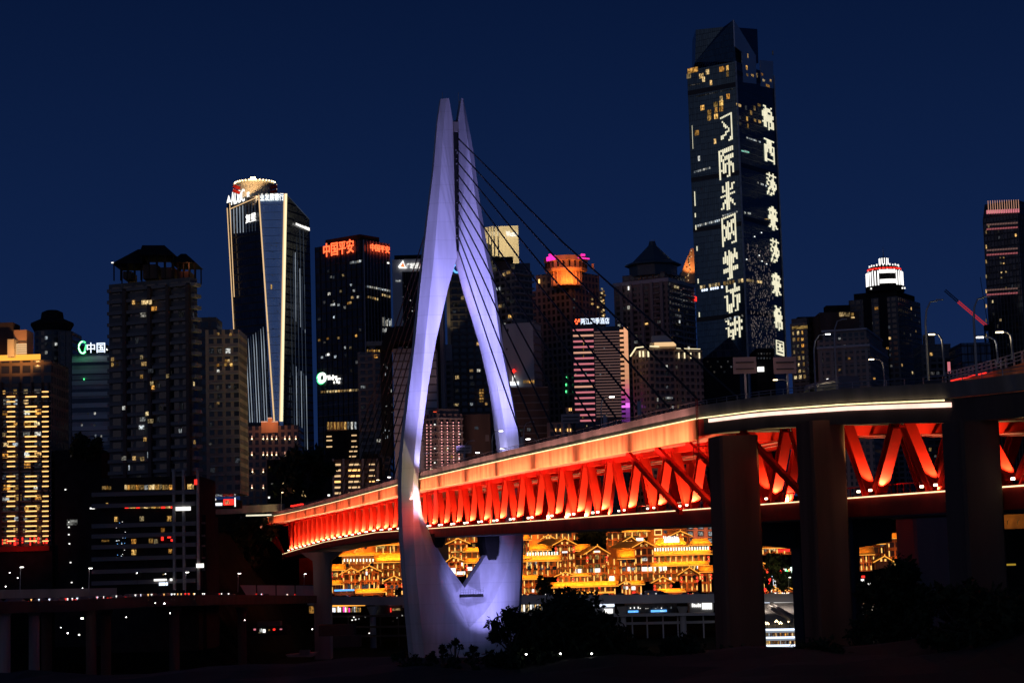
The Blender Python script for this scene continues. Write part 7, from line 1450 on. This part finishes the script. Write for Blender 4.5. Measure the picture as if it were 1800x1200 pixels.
for a in (('lit warm lamp on a short curved pole before the tower with the white crown', 1555, 678, 1535, 631, 205, True, True), ('lit lamp whose head hangs just right of the second pink road sign', 1386, 690, 1366, 667, 232, True, True), ('lit lamp with a warm head left of the small red billboard tower', 1660, 660, 1642, 587, 165, True, True),
          ('lit white lamp on a curved pole right of the tall unlit lamps', 1754, 640, 1727, 592, 150, True, False), ('lamp with a yellow lit pole near the right edge', 1780, 632, 1762, 583, 140, True, True), ('tall unlit lamp pole left of the crane jib', 1632, 668, 1648, 528, 168, False, False), ('tall unlit lamp pole standing over the slip road', 1717, 660, 1729, 523, 156, False, False),
          ('white lit lamp in front of the mauve residential block', 1434, 688, 1452, 587, 215, True, False), ('unlit lamp pole right beside the white lit lamp at the mauve block', 1471, 686, 1480, 562, 211, False, False), ('tall lit lamp pole in front of the banded office block', 1058, 768, 1072, 697, 312, True, False),
          ('lit lamp left of the right tower leg', 852, 822, 842, 795, 440, True, False), ('tall lamp pole overlapping the right tower leg', 866, 818, 878, 757, 430, True, False), ('small lit lamp on the foot of the right tower leg', 897, 818, 885, 788, 425, True, False), ('tall unlit lamp right of the right tower leg', 922, 806, 932, 742, 395, False, False),
          ('lit lamp with a small arm in front of the dark brick block', 945, 800, 931, 771, 385, True, False), ('lamp pole against the left tower leg', 740, 852, 749, 797, 480, False, False), ('lamp pole beside the unlit sign frame between the tower legs', 818, 832, 828, 775, 450, False, False), ('short lamp pole left of the left tower leg with a warm head', 675, 862, 666, 843, 560, True, True), ('lamp pole over the far deck left of the left tower leg', 696, 858, 686, 838, 545, True, False)):
    street_lamp(*a[:6], lit=a[6], group=G, warm=a[7], k=.5 if a[5] < 240 else .8)
Gl = 'street lamps along the riverside roads'
for label, x, y0, y1, Y in (('lamp on a straight pole at the far left of the elevated road', 35, 1042, 996, 452), ('lamp on a straight pole below the restaurant podium left end', 156, 1040, 998, 466), ('lamp on a straight pole in front of the podium columns', 326, 1042, 1005, 484), ('lamp on a straight pole in front of the long pale wall', 418, 1040, 1007, 560), ('lamp on a straight pole just left of the grey river pier', 534, 1040, 1008, 690), ('lamp on a slim pole among the greenery between the right piers', 1386, 1036, 1014, 778)): street_lamp(label, x, y1 + 40 if False else y0, x + 1, y1, Y, group=Gl, arm=False, k=.75)
street_lamp('dim orange lamp pole above the far end of the deck', 494, 898, 495, 865, 760, group=G, arm=False, warm=True, k=.7)
M['signboard'] = solid('pinkish_sign_back', (.42, .30, .27), .7, var=.3, scale=.4)
def gantry(label, x0, x1, y0, y1, Y, px, pyb):
    t = thing('road_sign', label, 'road sign', at(px, pyb, Y)); A, B_ = at(x0, y0, Y), at(x1, y1, Y)
    b = MB(); b.box((A + B_) / 2, ((B_.x - A.x) / 2, 0, 0), (0, .08, 0), (0, 0, (A.z - B_.z) / 2)); sb_ = b.build('sign_board', M['signboard'], t)
    for f in (.33, .72): z = A.z - (A.z - B_.z) * f; b = MB(); b.bar((A.x + .3, Y - .18, z), (B_.x - .3, Y - .18, z), .14); b.build('sign_beam', M['black'], sb_)
    p = at(px, pyb, Y); b = MB(); b.bar((p.x, Y + .3, p.z), (p.x, Y + .3, A.z), .24); b.build('sign_pole', M['grey_metal'], t)
gantry('pinkish road sign seen from behind, left one of the pair under the supertall tower', 1288, 1330, 628, 656, 236, 1312, 700); gantry('pinkish road sign seen from behind, right one of the pair under the supertall tower', 1359, 1400, 628, 656, 232, 1386, 692)
gantry('grey road sign on a post above the deck below the brown hotel tower', 986, 1020, 728, 743, 350, 992, 785); gantry('grey road sign between the tower legs beside the small hotel', 802, 829, 783, 796, 455, 816, 836)
lamp('sign_lamp', 'POINT', at(1318, 646, 230), 60, (1, .5, .4), None, .1); lamp('sign_lamp', 'POINT', at(1380, 646, 226), 60, (1, .6, .45), None, .1)
for x0, x1, y0, y1, Y, lb in ((1060, 1066, 728, 752, 312, 'narrow pale banner on the tall lamp pole before the banded office block'), (914, 919, 768, 790, 392, 'narrow pale banner beside the tall unlit lamp'), (896, 903, 821, 845, 560, 'x'), (1120, 1126, 705, 730, 290, 'narrow pale banner at the foot of the lit cornice block')):
    if lb == 'x': continue
    t = thing('banner', lb, 'banner', at(x0, y1 + 12, Y)); A, B_ = at(x0, y0, Y), at(x1, y1, Y); b = MB(); b.box((A + B_) / 2, ((B_.x - A.x) / 2, 0, 0), (0, .05, 0), (0, 0, (A.z - B_.z) / 2)); b.build('cloth', M['plain'], t); b = MB(); b.bar((B_.x + .1, Y, B_.z - 2), (B_.x + .1, Y, A.z + .3), .1); b.build('pole', M['grey_metal'], t)
t = thing('billboard', 'small glowing yellow billboard on the deck right of the left tower leg', 'billboard', at(763, 836, 475)); A, B_ = at(756, 824, 475), at(770, 833, 475); b = MB(); b.box((A + B_) / 2, ((B_.x - A.x) / 2, 0, 0), (0, .2, 0), (0, 0, (A.z - B_.z) / 2)); b.build('light_panel', M['edge_line'], t); b = MB(); b.bar(((A.x + B_.x) / 2, 475.3, B_.z - 2), ((A.x + B_.x) / 2, 475.3, A.z), .3); b.build('post', M['dark'], t)
for i, (x, y) in enumerate(((779, 827), (789, 826), (797, 828), (803, 822))):
    t = thing('plaza_lamp', 'small white round lamp on the deck near the foot of the hotel', 'lamp', at(x, y + 6, 470), 'white round lamps by the hotel foot'); b = MB(); p = at(x, y, 470); b.lathe((p.x, p.y), [(.05, p.z - .35), (.32, p.z), (.05, p.z + .35)], 8); b.build('globe', M['lampwhite'], t); b = MB(); b.bar(p - Vector((0, 0, 1.5)), p - Vector((0, 0, .3)), .1); b.build('post', M['dark'], t)
for k, off in ((15.2, -3), (16.4, -7), (10.5, -10), (6, -3), (3, -9), (-3, -3), (-9, -5), (-15, -9), (12.6, -13), (18, -9)):
    p = T(k, off) + Vector((0, 0, zl(k) + .1)); car(p, math.atan2(UB.y, UB.x), 'dark car driving on the upper deck of the red bridge', 'cars on the bridge deck')
def bus(k, off, label):
    p = T(k, off) + Vector((0, 0, zl(k) + .1)); t = thing('bus', label, 'bus', p); d = UB; n = NB
    b = MB(); b.loft([[p + d * s + n * y + Vector((0, 0, z)) for y, z in ((-1.25, .4), (1.25, .4), (1.25, 2.8), (1.1, 3.1), (-1.1, 3.1), (-1.25, 2.8))] for s in (-5.5, 5.5)]); b.build('body', M['carpaint'], t)
    b = MB(); b.box(p + n * 1.27 + Vector((0, 0, 2.0)), d * 5, n * .03, Vector((0, 0, .5))); b.build('window_band', M['dim'], t)
    for s in (-3.6, 3.4):
        for y in (-1.2, 1.2): wv = bpy.data.objects.new('wheel', wmesh); wv.location = d * s + n * y + Vector((0, 0, .45)); wv.rotation_euler = (0, 0, math.atan2(d.y, d.x)); wv.scale = (1.4, 1.4, 1.4); link(wv, t)
bus(15.6, -4.5, 'dark bus on the upper deck below the mauve residential block')
for x, y, m in ((1442, 667, 'white'), (1461, 667, 'bluewhite'), (515, 889, 'red'), (520, 889, 'red'), (526, 888, 'red'), (531, 887, 'red')):
    pass
for i in range(4):
    t = thing('tail_lamp', 'small red tail lamp glowing at the far left end of the deck', 'lamp', at(514 + i * 5.5, 889.5 - i, 770), 'red tail lamps at the far end of the deck'); b = MB(); p = at(514 + i * 5.5, 889 - i, 770); b.box(p, (.7, 0, 0), (0, .2, 0), (0, 0, .35)); b.build('lamp_glass', M['red'], t); b = MB(); b.box(p - Vector((0, -.3, .6)), (.8, 0, 0), (0, .2, 0), (0, 0, .3)); b.build('lamp_mount', M['black'], t)
# shops at the far end of the bridge
B = Bldg('gatehouse', 'small building with white and red light signs at the far left end of the bridge', 348, 416, 878, 700, 'dark', depth=14, zb=at(380, 892, 700).z, yref=885)
for a in ((348, 886, 364, 889, 'white'), (366, 876, 380, 879, 'white'), (365, 884, 391, 888, 'bluewhite'), (393, 877, 411, 887, 'red'), (396, 879, 404, 886, 'warm'), (412.5, 874, 414.5, 890, 'white'), (352, 889, 362, 891, 'red')): pbox(B.root, B.F, *a, 'sign_board', .3, .3)
pbox(B.root, B.F, 413.2, 848, 414.4, 874, 'silver_dim', 'sign_post', .3, .3); sign(B.root, B.F, '▪▪▪▪', 366, 884, 391, 888, 'white', .6)
R2 = road('approach_road', 'dim approach road rising to the far left end of the bridge', [at(330, 896, 760), at(420, 893, 780), at(500, 889, 800)], 14, 2.0, 'concrete')
for x in (440, 452, 470): b = None
t = thing('light_row', 'low white light row on the approach road', 'lamp', at(450, 906, 780)); b = MB(); b.box(at(455, 905, 779), (5, 0, 0), (0, .2, 0), (0, 0, .3)); b.build('lamp_tube', M['cream'], t); b = MB(); b.box(at(455, 908, 779), (6, 0, 0), (0, .3, 0), (0, 0, .2)); b.build('lamp_tray', M['black'], t)
# scattered lights of the dark left bank
Gd = 'scattered white lamps on the dark left bank'
for x, y, s in ((17, 1006, 1.2), (31, 1015, 1.2), (10, 1030, 1.2), (64, 1047, 1.2), (130, 1045, 1), (145, 1033, .9), (143, 1086, 1.6), (146, 1086, 1.4), (119, 1112, 1.6), (139, 1115, 1.6), (273, 1059, .9), (289, 1060, 1.8), (299, 1077, 1.2), (222, 1084, 1), (430, 1089, 1), (291, 1008, 1), (241, 1006, .8), (549, 1105, 1.2), (107, 1172 - 70, .8)):
    Yb = 498 if y < 1048 else 452; t = thing('bank_lamp', 'small white lamp in the dark of the left river bank', 'lamp', at(x, y + 8, Yb), Gd); p = at(x, y, Yb); b = MB(); b.lathe((p.x, p.y), [(.04, p.z - .1 * s), (.12 * s, p.z), (.04, p.z + .1 * s)], 8); b.build('lamp_glass', M['lampwhite'], t); b = MB(); b.bar(p - Vector((0, 0, 3)), p - Vector((0, 0, .2)), .08); b.build('post', M['dark'], t)
Gf = 'small lamps in the foreground dark'
for x, y, mt in ((925, 1149, 'lampwhite'), (985, 1148, 'lampwhite'), (1040, 1148, 'lampwhite'), (1768, 1093, 'red')):
    t = thing('ground_lamp', 'tiny red lamp in the black at the lower right' if mt == 'red' else 'tiny white lamp in the black under the foreground tree', 'lamp', at(x, y + 4, 168), None if mt == 'red' else Gf); p = at(x, y, 168); b = MB(); b.lathe((p.x, p.y), [(.02, p.z - .07), (.1, p.z), (.02, p.z + .07)], 8); b.build('lamp_glass', M[mt], t); b = MB(); b.bar(p - Vector((0, 0, .5)), p - Vector((0, 0, .06)), .04); b.build('post', M['dark'], t)
B = Bldg('moored_barge', 'dim barge with a few coloured cabin lights on the dark left bank', 440, 505, 1100, 620, 'dark', depth=10, zb=at(470, 1116, 620).z, yref=1108, cat='boat')
B.pblock(452, 1092, 492, 1101, 'slab_dark', 'cabin', Y=621, D=6)
for a in ((446, 1104, 450, 1107, 'pink_line'), (457, 1104, 461, 1110, 'cool'), (462, 1105, 467, 1111, 'white'), (472, 1105, 475, 1108, 'warm'), (480, 1104, 484, 1107, 'red'), (492, 1104, 496, 1106, 'pink_line'), (455, 1110, 459, 1112, 'warm')): pbox(B.root, B.F, *a, 'window', .2, .2)
t = thing('moored_barge', 'low grey barge hull lying lowest on the dark left bank', 'boat', at(530, 1153, 620)); b = MB(); q = [at(502, 1150, 620), at(556, 1146, 620), at(548, 1154, 620), at(506, 1154, 620)]; b.loft([q, [p + Vector((0, 8, 0)) for p in q]]); b.build('hull', M['slab'], t); b = MB(); b.box(at(536, 1146, 621), (1.6, 0, 0), (0, 1.5, 0), (0, 0, .8)); b.build('cabin', M['slab_dark'], t)
t = thing('pontoon_house', 'grey floating pontoon house at the foot of the grey river pier', 'boat', at(590, 1130, 640)); A, B_ = at(560, 1098, 640), at(622, 1116, 640); b = MB(); b.prism([(A.x, 640), (B_.x, 640), (B_.x, 650), (A.x, 650)], B_.z, A.z); b.build('wall', M['dark_concrete'], t); A, B_ = at(585, 1117, 636), at(632, 1136, 636); b = MB(); b.prism([(A.x, 636), (B_.x, 636), (B_.x, 645), (A.x, 645)], B_.z, A.z); b.build('lower_wall', M['dark_concrete'], t)
# ------------------------------------------------------------------ trees
def tree(name, label, px, ytop, ybot, Y, wpx, n=1500, leaf=.4, group=None, seed=1, flat=1.0, cat='tree', clumps=26):
    rnd = random.Random(seed); base = at(px, ybot, Y); H_ = (ybot - ytop) / F * Y * 1.0; Wd = wpx / F * Y
    base.z -= .5; t = thing(name, label, cat, base, group); c = Vector((base.x, base.y, base.z + H_ * .58)); cl = []
    for i in range(clumps):
        a = rnd.uniform(0, 2 * math.pi); rr = math.sqrt(rnd.random()) * Wd / 2; zz_ = rnd.uniform(-.42, .5) * H_
        lim = math.sqrt(max(0, 1 - (zz_ / (H_ * .52)) ** 2)); cl.append((c + Vector((math.cos(a) * rr * lim, math.sin(a) * rr * lim * .8, zz_)), rnd.uniform(.09, .2) * Wd * flat))
    b = MB(); b.tube([base - Vector((0, 0, 1)), base + Vector((.1, 0, H_ * .3)), base + Vector((-.1, .1, H_ * .6))], Wd * .03 + .08, 7, Wd * .015 + .03)
    for p, r_ in cl[:10]: b.tube([base + Vector((0, 0, H_ * rnd.uniform(.2, .5))), base.lerp(p, .6) + Vector((0, 0, H_ * .12)), p], Wd * .012 + .03, 5, .03)
    b.build('trunk', M['bark'], t, weld=False); b = MB()
    for i in range(n):
        p, r_ = cl[rnd.randrange(len(cl))]; d = Vector((rnd.gauss(0, 1), rnd.gauss(0, 1), rnd.gauss(0, .8))).normalized(); q = p + d * r_ * rnd.random() ** .45
        s = leaf * rnd.uniform(.6, 1.4); u = Vector((rnd.gauss(0, 1), rnd.gauss(0, 1), rnd.gauss(0, 1))).normalized(); v = u.cross(d)
        if v.length < .05: continue
        v.normalize(); b.poly([q - u * s, q + v * s * .45, q + u * s, q - v * s * .45])
    b.build('crown', M['foliage'], t, weld=False); return t
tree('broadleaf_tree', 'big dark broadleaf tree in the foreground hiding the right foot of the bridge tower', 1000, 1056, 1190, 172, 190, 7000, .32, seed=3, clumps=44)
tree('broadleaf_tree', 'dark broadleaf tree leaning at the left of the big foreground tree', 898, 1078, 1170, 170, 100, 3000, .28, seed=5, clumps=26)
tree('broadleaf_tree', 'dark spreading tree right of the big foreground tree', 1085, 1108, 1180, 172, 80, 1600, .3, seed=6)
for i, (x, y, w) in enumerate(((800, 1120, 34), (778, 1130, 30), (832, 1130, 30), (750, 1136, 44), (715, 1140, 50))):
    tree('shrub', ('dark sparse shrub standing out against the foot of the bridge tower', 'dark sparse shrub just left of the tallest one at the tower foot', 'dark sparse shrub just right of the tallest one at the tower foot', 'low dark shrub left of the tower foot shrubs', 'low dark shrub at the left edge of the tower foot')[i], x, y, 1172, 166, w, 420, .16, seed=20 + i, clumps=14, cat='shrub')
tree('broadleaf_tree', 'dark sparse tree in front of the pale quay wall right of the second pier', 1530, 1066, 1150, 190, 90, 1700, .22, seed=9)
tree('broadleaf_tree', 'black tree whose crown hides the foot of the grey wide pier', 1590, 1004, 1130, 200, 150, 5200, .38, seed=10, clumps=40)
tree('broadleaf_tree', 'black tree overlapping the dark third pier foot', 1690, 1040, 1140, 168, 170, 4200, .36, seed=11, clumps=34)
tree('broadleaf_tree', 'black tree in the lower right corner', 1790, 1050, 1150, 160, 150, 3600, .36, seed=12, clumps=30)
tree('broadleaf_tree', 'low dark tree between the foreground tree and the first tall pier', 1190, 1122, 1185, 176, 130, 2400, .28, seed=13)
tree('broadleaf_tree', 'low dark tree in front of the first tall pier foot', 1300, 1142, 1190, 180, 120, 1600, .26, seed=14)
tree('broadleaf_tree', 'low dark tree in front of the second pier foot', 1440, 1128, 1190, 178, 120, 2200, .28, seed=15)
tree('broadleaf_tree', 'dark hillside tree left of the bridge end', 440, 906, 1030, 820, 90, 2200, 1.6, seed=16); tree('broadleaf_tree', 'dark hillside tree below the far end of the bridge', 400, 940, 1036, 800, 80, 1800, 1.5, seed=17)
tree('broadleaf_tree', 'dark tree behind the far deck left of the banded block', 540, 796, 880, 800, 110, 2200, 1.5, seed=18); tree('broadleaf_tree', 'dark tree on the low block roof left of the residential tower', 150, 768, 800, 556, 66, 1400, .8, seed=19)
tree('broadleaf_tree', 'green lit garden tree between the two right piers', 1366, 980, 1040, 784, 64, 2200, .9, seed=31); tree('broadleaf_tree', 'dark tree on the slope behind the houses under the deck', 1038, 935, 970, 846, 50, 1200, .9, seed=32)
lamp('garden_glow', 'POINT', at(1366, 1000, 775), 900, (1, .75, .3), None, .5)
tree('broadleaf_tree', 'dark roadside tree between the long low shop and the bridge tower', 955, 1012, 1046, 803, 26, 800, .6, seed=33); tree('broadleaf_tree', 'dark roadside tree at the left foot of the bridge tower', 704, 1034, 1052, 802, 20, 500, .5, seed=34)
for o in bpy.data.objects:
    if o.type == 'LIGHT' or o.type == 'CAMERA': continue
# lamps travel with what carries them: nothing else is left loose
